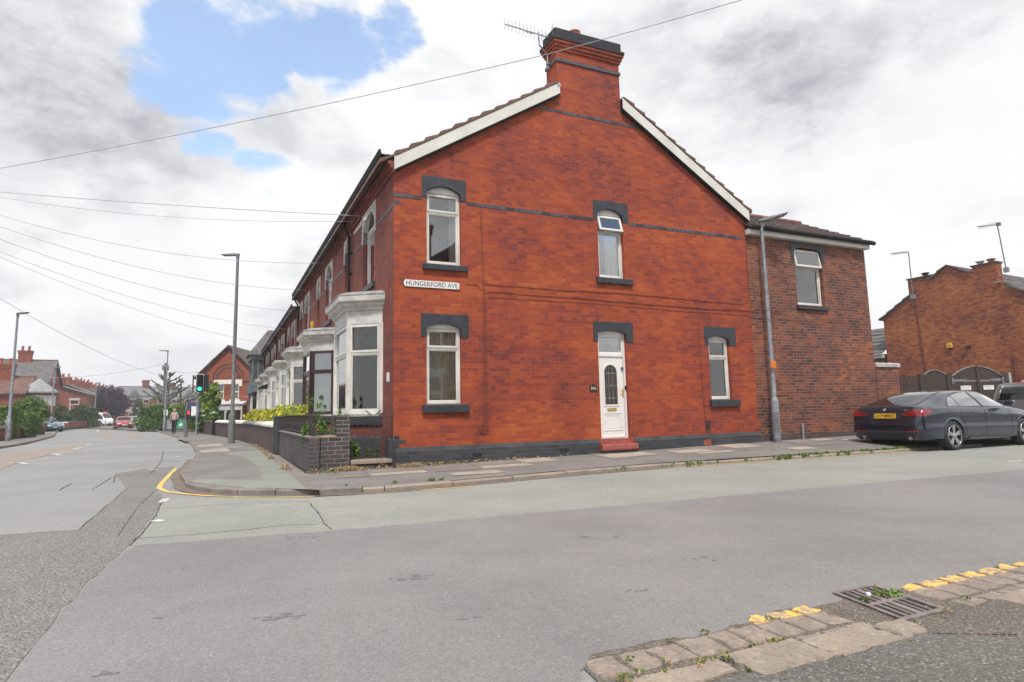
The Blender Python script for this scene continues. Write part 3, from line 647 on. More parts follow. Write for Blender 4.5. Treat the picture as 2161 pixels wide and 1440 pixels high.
# ------------------------------------------------------------------ the corner house
HOUSE = thing('corner_house', 'large red brick end of terrace house with gable, chimney and white side door', 'house', HF)
SH = Matrix(((1, -.0624, 0, 0), (0, 1, 0, 0), (0, 0, 1, 0), (0, 0, 0, 1)))      # the party wall runs back at the angle of the main road
WW = 9.15; AP = 4.575; ZE = 5.9; SLP = .628
ZA = ZE + SLP * AP
W1, W2, W3, W4, DR = (.655, 1.385, 4.085, 5.73), (.645, 1.365, 1.265, 2.87), (4.68, 5.37, 4.09, 5.73), (7.71, 8.365, 1.275, 2.84), (4.57, 5.325, .40, 2.86)
m = MB(); holes_wall(m, 0, WW, 0, ZE, [W1, W2, W3, W4, DR])
m.face([(0, 0, ZE), (WW, 0, ZE), (5.46, 0, ZE + SLP * (WW - 5.46)), (5.46, 0, 8.62), (3.75, 0, 8.62), (3.75, 0, ZE + SLP * 3.75)])
m.M = SH; m.face([(WW, 0, 0), (WW, 5.1, 0), (WW, 5.1, ZE), (WW, 0, ZE)]); m.face([(0, 5.1, 3), (WW, 5.1, 3), (WW, 5.1, ZE), (AP, 5.1, ZA), (0, 5.1, ZE)])
m.build('gable_wall', MT['brick'], HOUSE, raw=True)
m = MB(); TW1, TD = (1.62, 2.76, 4.02, 5.8), (4.4, 5.06, .15, 2.7); TW2 = (4.4, 5.06, 4.05, 5.8); TB = (1.0, 3.2, .9, 3.1)
holes_wall(m, 0, 5.1, 0, 6.0, [TW1, TW2, TB, TD], dep=.14, sgn=-1); m.build('front_wall', MT['brick_front'], HOUSE, H2T, raw=True)
# plinth with chamfered blue brick
def plinth(x0, x1, zt, name='plinth', pr=.035, zb=0.0):
    m = MB(); m.prism([(0, zb), (-pr, zb), (-pr, zt - .075), (0, zt)], 'x', x0, x1); return m.build(name, MT['brick_bluedark'], HOUSE)
plinth(-.05, 4.49, .455); plinth(5.43, 9.17, .455)
m = MB(); m.prism([(-.12, .08), (-.12, .60), (0, .69), (0, .08)], 'x', -.02, 0.0) ; m.box(-.09, -.02, -.02, .35, .1, .62); m.box(-.02, .11, -.008, .0, .462, .53); m.box(-.02, .24, -.008, 0, .535, .605); m.box(-.02, .11, -.008, 0, .61, .68)
m.build('corner_plinth', MT['brick_bluedark'], HOUSE)
# string courses
def band(par, L, x0, x1, z0, z1, sgn=-1, name='string_course'):
    m = MB(); n = int((x1 - x0) / .225) + 1; w = (x1 - x0) / n
    for i in range(n):
        m.c = random.choice([0, 0, 1]); m.box(x0 + i * w + .004, x0 + (i + 1) * w - .004, min(0, sgn * .008), max(0, sgn * .008), z0, z1)
    return m.build(name, [MT['band'], MT['slate_paint']], par, L)
band(HOUSE, None, .0, .56, 5.392, 5.462); band(HOUSE, None, 1.51, 4.58, 5.392, 5.462); band(HOUSE, None, 5.525, 9.03, 5.392, 5.462); band(HOUSE, None, .0, .12, 5.24, 5.31)
band(HOUSE, None, 3.2, 6.02, 7.86, 7.925)
band(HOUSE, H2T, 0.0, 1.5, 5.20, 5.27, 1); band(HOUSE, H2T, 2.85, 4.3, 5.20, 5.27, 1)
for x0, x1, za, zb, (a, b, c, d), sp in ((.562, 1.505, 5.46, 5.915, W1, 5.59), (.534, 1.53, 2.6, 3.06, W2, 2.78), (4.58, 5.52, 5.44, 5.905, W3, 5.59), (7.6, 8.585, 2.595, 3.06, W4, 2.75), (4.46, 5.515, 2.6, 3.06, DR, 2.80)):
    lintel(HOUSE, None, x0, x1, za, zb, a, b, sp, d, back=.105)
    arch_fill(HOUSE, None, a, b, sp, sp, d, 'white' if b != DR[1] else 'doorwhite', .07)
for x0, x1, z0, z1 in ((.572, 1.51, 3.955, 4.088), (.558, 1.507, 1.10, 1.268), (4.592, 5.548, 3.945, 4.092), (7.64, 8.555, 1.105, 1.278)): sill(HOUSE, None, x0, x1, z0, z1)
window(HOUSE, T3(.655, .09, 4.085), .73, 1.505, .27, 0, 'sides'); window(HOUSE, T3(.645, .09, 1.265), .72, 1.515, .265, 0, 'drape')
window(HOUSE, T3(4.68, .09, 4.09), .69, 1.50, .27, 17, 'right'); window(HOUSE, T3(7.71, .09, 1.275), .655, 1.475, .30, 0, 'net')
# door
DOOR = MB(); x0, x1 = 4.57, 5.325
ring_boxes(DOOR, x0, x1, .40, 2.80, .055, .085, .16); DOOR.box(x0 + .055, x1 - .055, .087, .158, 2.28, 2.36); ring_boxes(DOOR, x0 + .05, x1 - .05, 2.355, 2.75, .03, .10, .15)
fr = DOOR.build('door_frame', MT['doorwhite'], HOUSE, bevel=.004)
m = MB(); m.box(x0 + .06, x1 - .06, .125, .130, 2.38, 2.73); m.build('pane', MT['glass'], fr)
m = MB(); wavy(m, x0 + .05, x1 - .05, 2.37, 2.73, .22, .015, .07); m.build('net_curtain', MT['net'], fr, smooth=True, raw=True)
xd0, xd1 = x0 + .06, x1 - .06; dc = (xd0 + xd1) / 2 - .015
m = MB(); m.box(xd0, xd1, .110, .155, .455, 2.275)
def archpoly(cx, hw, z0, zs, n=10): return [(cx - hw, z0), (cx + hw, z0)] + [(cx + hw * math.cos(math.pi * i / n), zs + hw * 1.0 * math.sin(math.pi * i / n)) for i in range(n + 1)]
def archring(m, cx, hw, z0, zs, w, y0, y1, n=12):
    O = archpoly(cx, hw + w, z0 - w, zs, n); I = archpoly(cx, hw, z0, zs, n)
    for i in range(len(O)):
        j = (i + 1) % len(O); a, b, c, d = O[i], O[j], I[j], I[i]; m.prism([a, b, c, d], 'y', y0, y1)
archring(m, dc, .165, 1.20, 1.93, .035, .098, .112)
ring_boxes(m, xd0 + .07, xd1 - .07, .62, 1.02, .022, .100, .1102); ring_boxes(m, xd0 + .12, xd1 - .12, .68, .96, .014, .104, .1101); m.box(xd0 + .02, xd1 - .02, .085, .1101, .462, .50)
dr = m.build('door', MT['doorwhite'], HOUSE, bevel=.003)
m = MB(); m.prism(archpoly(dc, .165, 1.20, 1.93, 12), 'y', .103, .1101); g = m.build('door_glass', MT['leaded'], dr)
MT['lead'] = mk('leading', (.35, .33, .3), None, 5, .5)
m = MB()
for zc in (1.34, 1.62, 1.9): m.box(dc - .16, dc + .16, .1015, .103, zc - .003, zc + .003)
for xc in (-.055, .055): m.box(dc + xc - .002, dc + xc + .002, .1012, .1029, 1.2, 2.05)
for xx, zc in ((-.05, 1.34), (.05, 1.34), (0, 1.62), (-.05, 1.9), (.05, 1.9)): m.prism([(dc + xx - .045, zc), (dc + xx, zc + .03), (dc + xx + .045, zc), (dc + xx, zc + .012)], 'y', .1000, .1011)
m.build('leading', MT['lead'], dr)
m = MB(); m.box(dc - .12, dc + .12, .094, .1101, 1.065, 1.125); m.box(dc - .10, dc + .10, .09, .094, 1.078, 1.112); m.build('letterbox', MT['gold'], dr, bevel=.003)
m = MB(); m.box(xd1 - .038, xd1 - .012, .098, .1101, 1.36, 1.56); m.tube([(xd1 - .025, .10, 1.50), (xd1 - .025, .065, 1.50), (xd1 - .11, .065, 1.50)], .008, 6); m.build('door_handle', MT['gold'], dr)
m = MB(); m.box(x1 - .045, x1 - .012, .06, .084, 1.53, 1.62); m.build('doorbell', MT['ink'], HOUSE, bevel=.004)
m = MB(); m.lathe([(.0, .0), (.03, 0), (.03, .03), (0, .03)], 12, (x1 - .085, .07, 2.02), 'y'); m.build('door_bell_camera', mk('blue_grey_bell', (.06, .12, .22)), HOUSE)
m = MB(); m.box(4.53, 5.38, -.02, .1, .30, .40); m.box(4.575, 5.32, .0, .16, .40, .452); m.box(4.49, 5.43, -.015, .02, .0, .262)
nb = 11
for i in range(nb): a = 4.50 + .92 * i / nb; m.prism([(-.17, .235), (-.155, .31), (-.10, .335), (-.0, .335), (0, .2), (-.16, .2)], 'x', a + .004, a + .92 / nb - .004)
m.build('door_step', MT['stepred'], HOUSE, bevel=.006)
m = MB(); m.box(4.50, 5.42, -.13, 0, 0, .2); m.build('step_base', MT['slate_paint'], HOUSE)
# quoins beside the door (dark painted reveals)
# roof
RF = MB(SH); zt = ZE + .30
def rz(x): return zt + SLP * x
roof_courses(RF, -.30, rz(-.30), 3.745, rz(3.745), -.13, 5.1, 13, wob=.008); roof_courses(RF, 3.745, rz(3.745), AP, rz(AP), .47, 5.1, 3)
roof_courses(RF, WW + .14, rz(-.14), 5.465, rz(WW - 5.465), -.13, 5.1, 13, wob=.008); roof_courses(RF, 5.465, rz(WW - 5.465), AP, rz(AP), .47, 5.1, 3)
# leave the chimney standing through the roof
rf = RF.build('roof', MT['tile_main'], HOUSE)
m = MB(SH); m.tube([(AP, 5.1, zt + AP * SLP + .04), (AP, .5, zt + AP * SLP + .04)], .10, 8); m.build('ridge_tiles', MT['tile_red'], rf)
def barge(xa, xb):
    m = MB(); za, zb = ZE + SLP * (xa if xa < AP else WW - xa), ZE + SLP * (xb if xb < AP else WW - xb)
    m.prism([(xa, za + .02), (xb, zb + .02), (xb, zb + .285), (xa, za + .285)], 'y', -.115, -.095)
    s_ = .03 if xa < AP else -.03
    m.prism([(xb, zb + .02), (xb - s_, zb + .02 - .03 * SLP), (xb - s_, zb + .285 - .03 * SLP), (xb, zb + .285)], 'y', -.125, -.1151)
    m.prism([(xa, za + .01), (xa + s_, za + .01 + .03 * SLP), (xa + s_, za + .285 + .03 * SLP), (xa, za + .285)], 'y', -.125, -.1151)
    m.build('bargeboard', MT['cream'], HOUSE)
    m = MB(); m.prism([(xa, za - .012), (xb, zb - .012), (xb, zb + .02), (xa, za + .02)], 'y', -.11, .0); m.build('soffit', MT['black'], HOUSE)
barge(-.02, 3.755); barge(WW + .06, 5.455)
# chimney
m = MB(SH); CH0, CH1, CDP = 3.75, 5.46, .46
m.box(CH0, CH1, 0, CDP, 8.62, 9.13); m.box(CH0 + .0, CH1, 0, CDP, 9.2, 9.42); 
for k, (z0, z1) in enumerate(((9.42, 9.49), (9.49, 9.57), (9.57, 9.63))): e = .03 * (k + 1); m.box(CH0 - e, CH1 + e, -.004 - e, CDP + e, z0, z1 - .002)
ch = m.build('chimney', MT['brick'], HOUSE)
m = MB(SH); m.box(CH0 - .025, CH1 + .025, -.03, CDP + .025, 9.13, 9.2); m.build('chimney_band', MT['band'], ch)
m = MB(SH); m.box(CH0 - .11, CH1 + .11, -.115, CDP + .11, 9.63, 9.71); m.box(CH0 - .05, CH1 + .05, -.055, CDP + .05, 9.712, 9.94)
MT['cap'] = brick('chimney_cap_brick', [(.02, .02, .022), (.035, .035, .04), (.05, .05, .055)], (.02, .02, .02), mw=.006, header=0)
m.build('chimney_cap', MT['cap'], ch, bevel=.012)
for x, h_, y_ in ((4.33, 10.06, .12), (3.98, 10.0, .3)):
    m = MB(SH); m.lathe([(.13, 9.9), (.13, h_ - .04), (.145, h_ - .03), (.14, h_), (.1, h_ + .02), (.02, h_ + .02)], 18, (x, y_, 0))
    for k in range(14): a = k / 14 * 6.283; m.box(x + .128 * math.cos(a) - .008, x + .128 * math.cos(a) + .008, y_ + .128 * math.sin(a) - .008, y_ + .128 * math.sin(a) + .008, 9.9, h_ - .05)
    m.build('chimney_pot', MT['terracotta'], ch, smooth=False)
m = MB(); m.box(3.70, 3.78, -.13, -.02, 8.43, 8.50); m.build('lead_flashing', MT['greytrim'], HOUSE)
# aerial on the chimney
AE = thing('tv_aerial', 'spiky television aerial on a cranked mast fixed to the big brick chimney', 'aerial', HF @ SH @ T3(3.70, .3, 9.2))
m = MB(); m.tube([(0, 0, -.15), (0, 0, .25), (-.22, -.02, .42), (-.24, -.02, .75)], .018, 8); m.box(-.03, .03, -.03, .03, .0, .04); m.box(-.03, .03, -.03, .03, -.12, -.08); m.build('mast', MT['galv'], AE)
m = MB(); A_, B_ = Vector((.08, -.1, .62)), Vector((-.92, .35, 1.0)); m.tube([A_, B_], .013, 6); m.tube([(-.24, -.02, .7), (-.45, .06, .72), (-.62, .18, .87)], .009, 6); m.tube([(-.24, -.02, .7), (-.05, -.04, .66)], .009, 6)
dd = (B_ - A_).normalized(); sx = dd.cross(Vector((0, 0, 1))).normalized()
for k in range(12):
    c_ = A_.lerp(B_, .12 + k * .08); u_ = Vector((0, 0, 1)) * .10
    for q in (1, -1):
        m.tube([c_, c_ + sx * .09 * q + u_ + dd * .03], .004, 4); m.tube([c_, c_ + sx * .09 * q - u_ * .8 + dd * .03], .004, 4)
for q in (-.18, .18): m.tube([A_ + Vector((0, 0, -.12)) + sx * q, A_ + Vector((0, 0, .22)) + sx * q], .005, 4)
for z_ in (-.12, .0, .11, .22): m.tube([A_ + Vector((0, 0, z_)) - sx * .2, A_ + Vector((0, 0, z_)) + sx * .2], .005, 4)
m.build('antenna', MT['galv'], AE)
# gutter, corbels and down pipe on the street front (terrace frame)
def eaves(par, s0, s1, z, L=None, tiles_=True):
    m = MB()
    for k in range(3): e = .05 * (k + 1); zz_ = z - .36 + k * .075; m.box(s0, s1, 0, e, zz_, zz_ + .073)
    m.build('eaves_corbel', MT['brick_front'], par, L)
    m = MB(); n = int((s1 - s0) / .225)
    m.prism([(.16, z - .05), (.30, z - .05), (.33, z + .06), (.30, z + .06), (.28, z - .03), (.16, z - .03)], 'x', s0, s1)
    m.box(s0, s1, .0, .17, z - .14, z - .02); m.build('gutter', MT['black'], par, L)
eaves(HOUSE, -.10, 5.1, 6.22, H2T)
def downpipe(par, s, z0, z1, L=None, o=.07, mat='black', hopper=True):
    m = MB(); m.tube([(s, o + .2, z1 + .05), (s, o + .18, z1 - .1), (s, o, z1 - .42), (s, o, z0)], .038, 8)
    if hopper: m.box(s - .08, s + .08, o - .03, o + .26, z1 - .12, z1 + .05)
    for z in (z0 + .8, (z0 + z1) / 2, z1 - .9): m.box(s - .06, s + .06, 0, o + .045, z, z + .04)
    m.build('downpipe', MT[mat], par, L)
downpipe(HOUSE, 4.12, 3.3, 6.15, H2T)
# painted lintels and windows on the front
def front_windows(par, L, s0, tall=True, w=1.14, narrow=True, z0=4.02, curt='net', dz=0, openw=0):
    a = s0; b = s0 + w; LL = (L or Matrix()) @ T3(0, 0, dz)
    lintel(par, LL @ ROT180, -b - .12, -a + .12, 5.15, 5.89, -b, -a, 5.45, 5.80, 'whitepaint', .012, .12)
    window(par, LL @ FW(b, z0, -.10), w, 1.42, .0 if openw else .25, 0, curt)
    if openw: m = MB(LL @ FW(b, z0, -.10) @ T3(0, -.02, 1.42) @ T3(0, 0, .0) @ Matrix.Rotation(R(-8), 4, 'X'))
    arch_fill(par, LL @ ROT180, -b, -a, z0 + 1.42, 5.45, 5.80, 'room', .11)  # arch head closed with the dark room colour, shade painted in
    sill(par, LL @ ROT180, -b - .1, -a + .1, z0 - .14, z0)
front_windows(HOUSE, H2T, 1.62, openw=1)
# the open sash above, propped outwards
m = MB(H2T @ T3(2.76, -.08, 5.44) @ ROT180 @ T3(0, 0, .02)); 
m = MB(T3(2.74, .0, 5.78) @ ROT180 @ Matrix.Rotation(R(-30), 4, 'X')); ring_boxes(m, 0, 1.10, -.46, 0, .05, -.02, .02); m.build('opening_light', MT['white'], HOUSE, H2T)
lintel(HOUSE, H2T @ ROT180, -5.18, -4.28, 5.2, 5.89, -5.06, -4.4, 5.5, 5.80, 'whitepaint', .012, .12); window(HOUSE, H2T @ FW(5.06, 4.05, -.13), .66, 1.5, .3, 0, 'sides'); sill(HOUSE, H2T @ ROT180, -5.15, -4.3, 3.92, 4.05)
# bay window
def bay(par, L, s0, fm='white', curt=('ochre', 'ochre', 'net'), lit='glass', roofmat='whitepaint', z0=1.12, cz=0):
    pl_ = [(s0, 0), (s0 + .48, .62), (s0 + 1.95, .62), (s0 + 2.43, 0)]
    def off(d):
        c = .79 * d; return [(s0 - d * .95, 0), (s0 + .48 - d * .5, .62 + d), (s0 + 1.95 + d * .5, .62 + d), (s0 + 2.43 + d * .95, 0)]
    B = thing('bay', None, None, Matrix()); B.parent = par; B.name = 'bay_window'; B.matrix_local = L or Matrix()
    m = MB(); A0 = off(0)
    def lay(m, ds): m.loft([[(x, y, z) for x, y in off(d)] for d, z in ds], False, False); m.face([(x, y, ds[-1][1]) for x, y in off(ds[-1][0])])
    lay(m, [(.0, 0), (.0, .88)]); m.build('bay_wall', MT['brick_front'], B, raw=True)
    m = MB(); lay(m, [(.03, 0), (.03, .62), (0, .66)]); m.build('bay_plinth', MT['brick_bluedark'], B, raw=True)
    m = MB(); lay(m, [(.04, .87), (.05, .89), (.05, 1.05), (-.05, 1.08)]); m.build('bay_sill', MT['slate_paint'], B, raw=True)
    m = MB(); lay(m, [(.02, 1.06), (.03, 1.11), (-.02, 1.12)]); m.build('bay_bottom_board', MT['whitepaint'], B, raw=True); m = MB(); lay(m, [(-.05, 2.98), (.0, 2.98), (.005, 3.24), (.05, 3.27), (.055, 3.30), (.13, 3.36), (.14, 3.39), (.2, 3.44), (.21, 3.53), (.205, 3.56)])
    m.build('bay_cornice', MT[roofmat] if cz == 0 else MT['whitepaint'], B, raw=True)
    m = MB(); lay(m, [(.22, 3.555), (.22, 3.575), (.02, 3.66)]); m.build('bay_roof', MT['greytrim'] if cz == 0 else MT['black'], B, raw=True)
    for i in range(3):
        (xa, ya), (xb, yb) = pl_[i + 1], pl_[i]; ln = math.hypot(xb - xa, yb - ya); an = math.atan2(yb - ya, xb - xa)
        Mx = T3(xa, ya, z0) @ Matrix.Rotation(an, 4, 'Z')
        window(B, Mx @ T3(.025, .01, 0), ln - .05, 1.86, .33, 0, curt[i], fm, .07, lit)
    m = MB()
    for (xa, ya) in pl_[1:3]: m = MB(); m.box(xa - .05, xa + .05, ya - .075, ya + .012, z0, 2.98); m.build('bay_post', MT[fm], B)
    for xa in (s0 - .06, s0 + 2.40): m = MB(); m.box(xa, xa + .09, -.02, .07, z0, 2.98); m.build('bay_post', MT[fm], B)
    return B
bay(HOUSE, H2T, .88, curt=('ochre', 'net', 'net'), lit='glass_bay')
m = MB(); m.box(4.4, 5.06, -.14, -.1, .15, 2.7); m.build('front_door', MT['dkbrown'], HOUSE, H2T)
# rear wing
m = MB(); holes_wall(m, WW, 13.68, 0, 5.6, [(10.86, 11.90, 3.78, 5.38)], y=.015, dep=.12)
m.M = SH; m.face([(13.68, .015, 0), (13.68, 4.2, 0), (13.68, 4.2, 5.6), (13.68, .015, 5.6)]); m.face([(WW, 4.2, 0), (13.68, 4.2, 0), (13.68, 4.2, 5.6), (WW, 4.2, 5.6)])
wing = m.build('rear_wing_wall', MT['brick_ext'], HOUSE, raw=True)
lintel(HOUSE, T3(0, .015, 0), 10.74, 12.0, 5.02, 5.53, 10.86, 11.88, 5.28, 5.42); m = MB(); sill(HOUSE, T3(0, .015, 0), 10.80, 11.98, 3.655, 3.775)
window(HOUSE, T3(10.86, .105, 3.78), 1.02, 1.56, .32, 10, 'right')
m = MB(); m.box(WW + .0, 13.74, -.13, .01, 5.53, 5.66); m.build('fascia', MT['cream'], HOUSE)
m = MB(); m.tube([(WW + .02, -.19, 5.71), (13.86, -.19, 5.69)], .06, 8); m.build('gutter', MT['black'], HOUSE)
m = MB(SH @ Matrix(((0, -1, 0, 0), (1, 0, 0, 0), (0, 0, 1, 0), (0, 0, 0, 1))))
# courses climbing into the house: local x = depth, y = -along the wall
for i in range(7):
    a, b = i / 7, (i + 1) / 7; xa, za, xb, zb = -.2 + 2.3 * a, 5.68 + 1.25 * a, -.2 + 2.3 * b, 5.68 + 1.25 * b
    m.prism([(xa - .02, za - .01), (xb, zb), (xb, zb + .03), (xa - .02, za + .075)], 'y', -13.78, -WW + .02); 
m.prism([(2.1, 6.93), (4.4, 5.68), (4.4, 5.72), (2.1, 6.97)], 'y', -13.78, -WW)
wr = m.build('rear_wing_roof', MT['tile_brown'], HOUSE)
m = MB(SH); m.tube([(WW + .05, 2.1, 6.97), (13.8, 2.1, 6.97)], .10, 8); m.build('ridge_tiles', MT['tile_red'], wr)
m = MB(SH); m.face([(13.68, 0, 5.6), (13.68, 4.2, 5.6), (13.68, 2.1, 6.9)]); m.build('rear_wing_gable', MT['brick_ext'], HOUSE, raw=True)
m = MB(); m.box(WW - .015, 13.68, .005, .016, .0, .37); m.build('rear_plinth', MT['brick_brownwall'], HOUSE)
# cables clipped to the wall
def wallcab(name, pts, r=.008, y=-.012, mat='cable', smooth=3):
    P = [Vector((x, y, z)) for x, z in pts]; Q = []
    for a, b in zip(P, P[1:]):
        n = max(1, int((b - a).length / .35))
        for i in range(n): Q.append(a.lerp(b, i / n) + Vector((0, 0, random.uniform(-.008, .008) if abs((b - a).z) < .3 else 0)))
    Q.append(P[-1]); m = MB(); m.tube(Q, r * .7, 5); m.build(name, MT[mat], HOUSE)
wallcab('wall_cable', [(1.83, 5.4), (1.86, 3.75), (1.83, .78), (1.78, .72)], .014); wallcab('wall_cable', [(1.9, 3.62), (1.9, .75), (1.85, .66), (1.74, .68), (1.72, .78)], .009)
wallcab('wall_cable', [(1.5, 3.7), (1.7, 3.72), (1.82, 3.6)], .007); wallcab('wall_cable', [(1.9, 3.5), (1.95, 3.58), (2.3, 3.58), (4.4, 3.56), (7.4, 3.50), (9.4, 3.52), (10.5, 3.5)], .009)
wallcab('wall_cable', [(1.84, 3.74), (3.4, 3.72), (5.4, 3.74), (7.4, 3.7), (8.9, 3.68), (9.1, 3.8), (9.13, 4.3), (9.12, 5.8)], .009); wallcab('wall_cable', [(1.95, 3.46), (4.5, 3.47), (6.6, 3.42), (8.5, 3.4), (9.9, 3.36), (13, 3.4)], .006)
wallcab('wall_cable', [(7.3, 3.72), (7.42, 3.6), (7.44, 1.2), (7.5, .52), (7.56, .48)], .007); wallcab('wall_cable', [(7.75, 3.5), (7.85, 3.0)], .006)
wallcab('wall_wire', [(1.62, 3.25), (1.5, 3.4), (1.44, 3.56), (1.46, 3.7), (1.56, 3.76)], .004, mat='terracotta')
m = MB(); m.box(7.46, 7.62, -.004, .01, .55, .78); m.build('vent', MT['dkbrown'], HOUSE)
for x in (1.66, 3.62): m = MB(); m.box(x - .1, x + .1, -.0385, -.0345, .22, .29); m.build('air_brick', MT['ink'], HOUSE)
m = MB(); m.box(7.36, 7.58, -.04, -.034, .2, .33); m.build('air_brick', MT['terracotta'], HOUSE)
m = MB(); m.tube([(10.62, -.03, .1), (10.62, -.03, .62)], .03, 8); m.build('stub_pipe', MT['greytrim'], HOUSE)
# number plaque and street name sign
PQ = thing('house_number_plaque', 'small black house number plaque beside the white side door', 'plaque', HF @ T3(4.40, 0, 1.56))
m = MB(); m.prism([(-.09, -.06), (.09, -.06), (.09, .05), (.04, .06), (0, .10), (-.04, .06), (-.09, .05)], 'y', -.02, 0); m.build('plate', MT['ink'], PQ)
m = MB(); text_mesh('20A', .085, T3(0, -.0215, -.0) @ Matrix.Rotation(R(90), 4, 'X'), m); m.build('number', MT['signwhite'], PQ)
SN = thing('street_name_sign', 'white cast street name sign reading HUNGERFORD AVE on the brick gable', 'street sign', HF @ T3(.765, 0, 3.65))
m = MB(); w_, h_ = .572, .068
m.prism([(-w_ + .02, -h_), (w_ - .02, -h_), (w_, -h_ + .025), (w_ - .012, 0), (w_, h_ - .02), (w_ - .02, h_), (-w_ + .03, h_), (-w_ + .01, h_ - .02), (-w_, 0), (-w_ + .012, -h_ + .02)], 'y', -.022, -.004); m.build('plate', MT['signwhite'], SN, bevel=.003)
m = MB(); m.prism([(-w_, -h_ - .008), (w_, -h_ - .008), (w_, h_), (-w_, h_)], 'y', -.0038, 0); m.build('backing', MT['ink'], SN)
m = MB(); text_mesh('HUNGERFORD AVE', .132, Matrix.Rotation(R(90), 4, 'X') @ T3(0, -.004, .0235), m, .002); xs = [v[0] for v in m.v]; k_ = 1.06 / (max(xs) - min(xs)); m.v = [(v[0] * k_, v[1], v[2]) for v in m.v]; m.build('lettering', MT['signblack'], SN)
m = MB(TF @ T3(.38, .0, 1.82)); m.box(-.07, .07, 0, .02, -.09, .09); tag(m.build('number_tile', MT['signwhite']), 'small pale number tile on the brick beside the nearest bay window', 'number tile')
# yard wall after the wing
YW = thing('yard_wall', 'low red brick yard wall with pale concrete coping at the end of the house', 'wall', HF @ T3(13.69, 0, 0))
m = MB(); m.box(0, .95, .0, .23, 0, 2.12); m.box(.72, .95, .23, 5, 0, 2.12); m.build('brickwork', MT['brick_ext'], YW)
m = MB(); m.prism([(-.04, 2.12), (-.04, 2.22), (.02, 2.25), (.22, 2.25), (.27, 2.22), (.27, 2.12)], 'x', .0, 1.02); m.build('coping', MT['concrete'], YW, bevel=.01)
# small roof and brick piece seen between the yard wall and the far gable
# ------------------------------------------------------------------ the terrace running along the main road
def terrace_house(k, s0, s1, b0, nm, label, zoff=0.0, fm='white', curt=('drape', 'net', 'net'), lit='glass', cz=0, nw=(9.6, 10.4), bw=None, pipe=None, up='net', porch=False):
    H = thing('terraced_house', label, 'house', TF, 'red brick terraced houses along the main road')
    w0 = b0 + .66; holes = [(w0, w0 + 1.14, 4.02 + zoff, 5.8 + zoff), (nw[0], nw[1], 4.05 + zoff, 5.8 + zoff), (b0 + .2, b0 + 2.2, .9, 3.0), (nw[0], nw[1] + .05, .1, 2.6)]
    m = MB(); holes_wall(m, s0, s1, 0, 6.0 + zoff, holes, dep=.14, sgn=-1); m.build('front_wall', MT['brick_front'], H, raw=True)
    m = MB(); m.face([(s0, -9.1, 0), (s1, -9.1, 0), (s1, -9.1, 5.9 + zoff), (s0, -9.1, 5.9 + zoff)])
    for s in (s0, s1): m.face([(s, 0, 0), (s, -9.1, 0), (s, -9.1, 5.9 + zoff), (s, -4.56, 8.77 + zoff), (s, 0, 5.9 + zoff)])
    m.build('back_wall', MT['brick_front'], H, raw=True)
    m = MB(Matrix(((0, 1, 0, 0), (1, 0, 0, 0), (0, 0, 1, 0), (0, 0, 0, 1)))); roof_courses(m, .3, 6.0 + zoff, -4.56, 9.05 + zoff, s0, s1, 14); roof_courses(m, -9.3, 6.0 + zoff, -4.56, 9.05 + zoff, s0, s1, 14)
    m.build('roof', MT['slate_roof_x'] if k % 2 else MT['tile_brown'], H)
    m = MB(); m.box(s1 - .5, s1, -5.4, -3.7, 8.4 + zoff, 9.9 + zoff); m.box(s1 - .56, s1 + .05, -5.46, -3.64, 9.9 + zoff, 10.05 + zoff); c = m.build('chimney', MT['brick_front'], H)
    for y in (-5.0, -4.3): m = MB(); m.lathe([(.12, 10.05 + zoff), (.1, 10.45 + zoff), (.13, 10.5 + zoff)], 10, (s1 - .25, y, 0)); m.build('chimney_pot', MT['terracotta'], c)
    eaves(H, s0, s1, 6.22 + zoff); front_windows(H, None, w0, dz=zoff, curt=up)
    a, b = nw; LL = T3(0, 0, zoff)
    lintel(H, LL @ ROT180, -b - .12, -a + .12, 5.15, 5.89, -b, -a, 5.45, 5.80, 'whitepaint', .012, .12); arch_fill(H, LL @ ROT180, -b, -a, 5.3, 5.45, 5.8, 'white', .11)
    window(H, LL @ FW(b, 4.05, -.13), b - a, 1.28, .3, 0, 'sides'); sill(H, LL @ ROT180, -b - .1, -a + .1, 3.90, 4.05, 'whitepaint')
    for x0, x1 in ((s0, w0 - .15), (w0 + 1.3, a - .15), (b + .15, s1)):
        if x1 - x0 > .3: band(H, LL, x0, x1, 5.07, 5.14, 1)
    bay(H, None, b0, fm, curt, lit, cz=cz)
    m = MB(); m.box(a, b + .05, -.13, -.09, .15, 2.05); m.build('front_door', MT['dkbrown' if k % 2 else 'white'], H); m = MB(); ring_boxes(m, a - .04, b + .09, .1, 2.6, .07, -.1, .01); m.box(a, b, -.1, -.02, 2.05, 2.12); m.build('door_frame', MT['white'], H)
    if pipe: downpipe(H, pipe, .3, 6.15 + zoff, mat='black')
    if porch:
        m = MB(); m.prism([(0, 2.75), (1.0, 2.62), (1.0, 2.72), (0, 3.15)], 'x', a - .5, b + .6); m.build('porch_roof', MT['black'], H)
        m = MB(); n = 10
        for s in (a - .35, b + .35): m.box(s - .05, s + .05, .85, .95, .1, 2.62)
        for i in range(n): q0, q1 = i / n, (i + 1) / n; f = lambda q: 2.2 + .4 * math.sqrt(max(0, 1 - (2 * q - 1) ** 2)); m.prism([(a - .3 + (b - a + .6) * q0, f(q0)), (a - .3 + (b - a + .6) * q1, f(q1)), (a - .3 + (b - a + .6) * q1, 2.66), (a - .3 + (b - a + .6) * q0, 2.66)], 'y', .88, .93)
        m.build('porch_arch', MT['whitepaint'], H)
    return H
terrace_house(1, 5.105, 10.42, 6.45, 0, 'terraced house with a dark brown framed bay and blue-grey blinds, next to the corner house', fm='dkbrown', curt=('blind', 'blind', 'net'), nw=(9.5, 10.1), pipe=None)
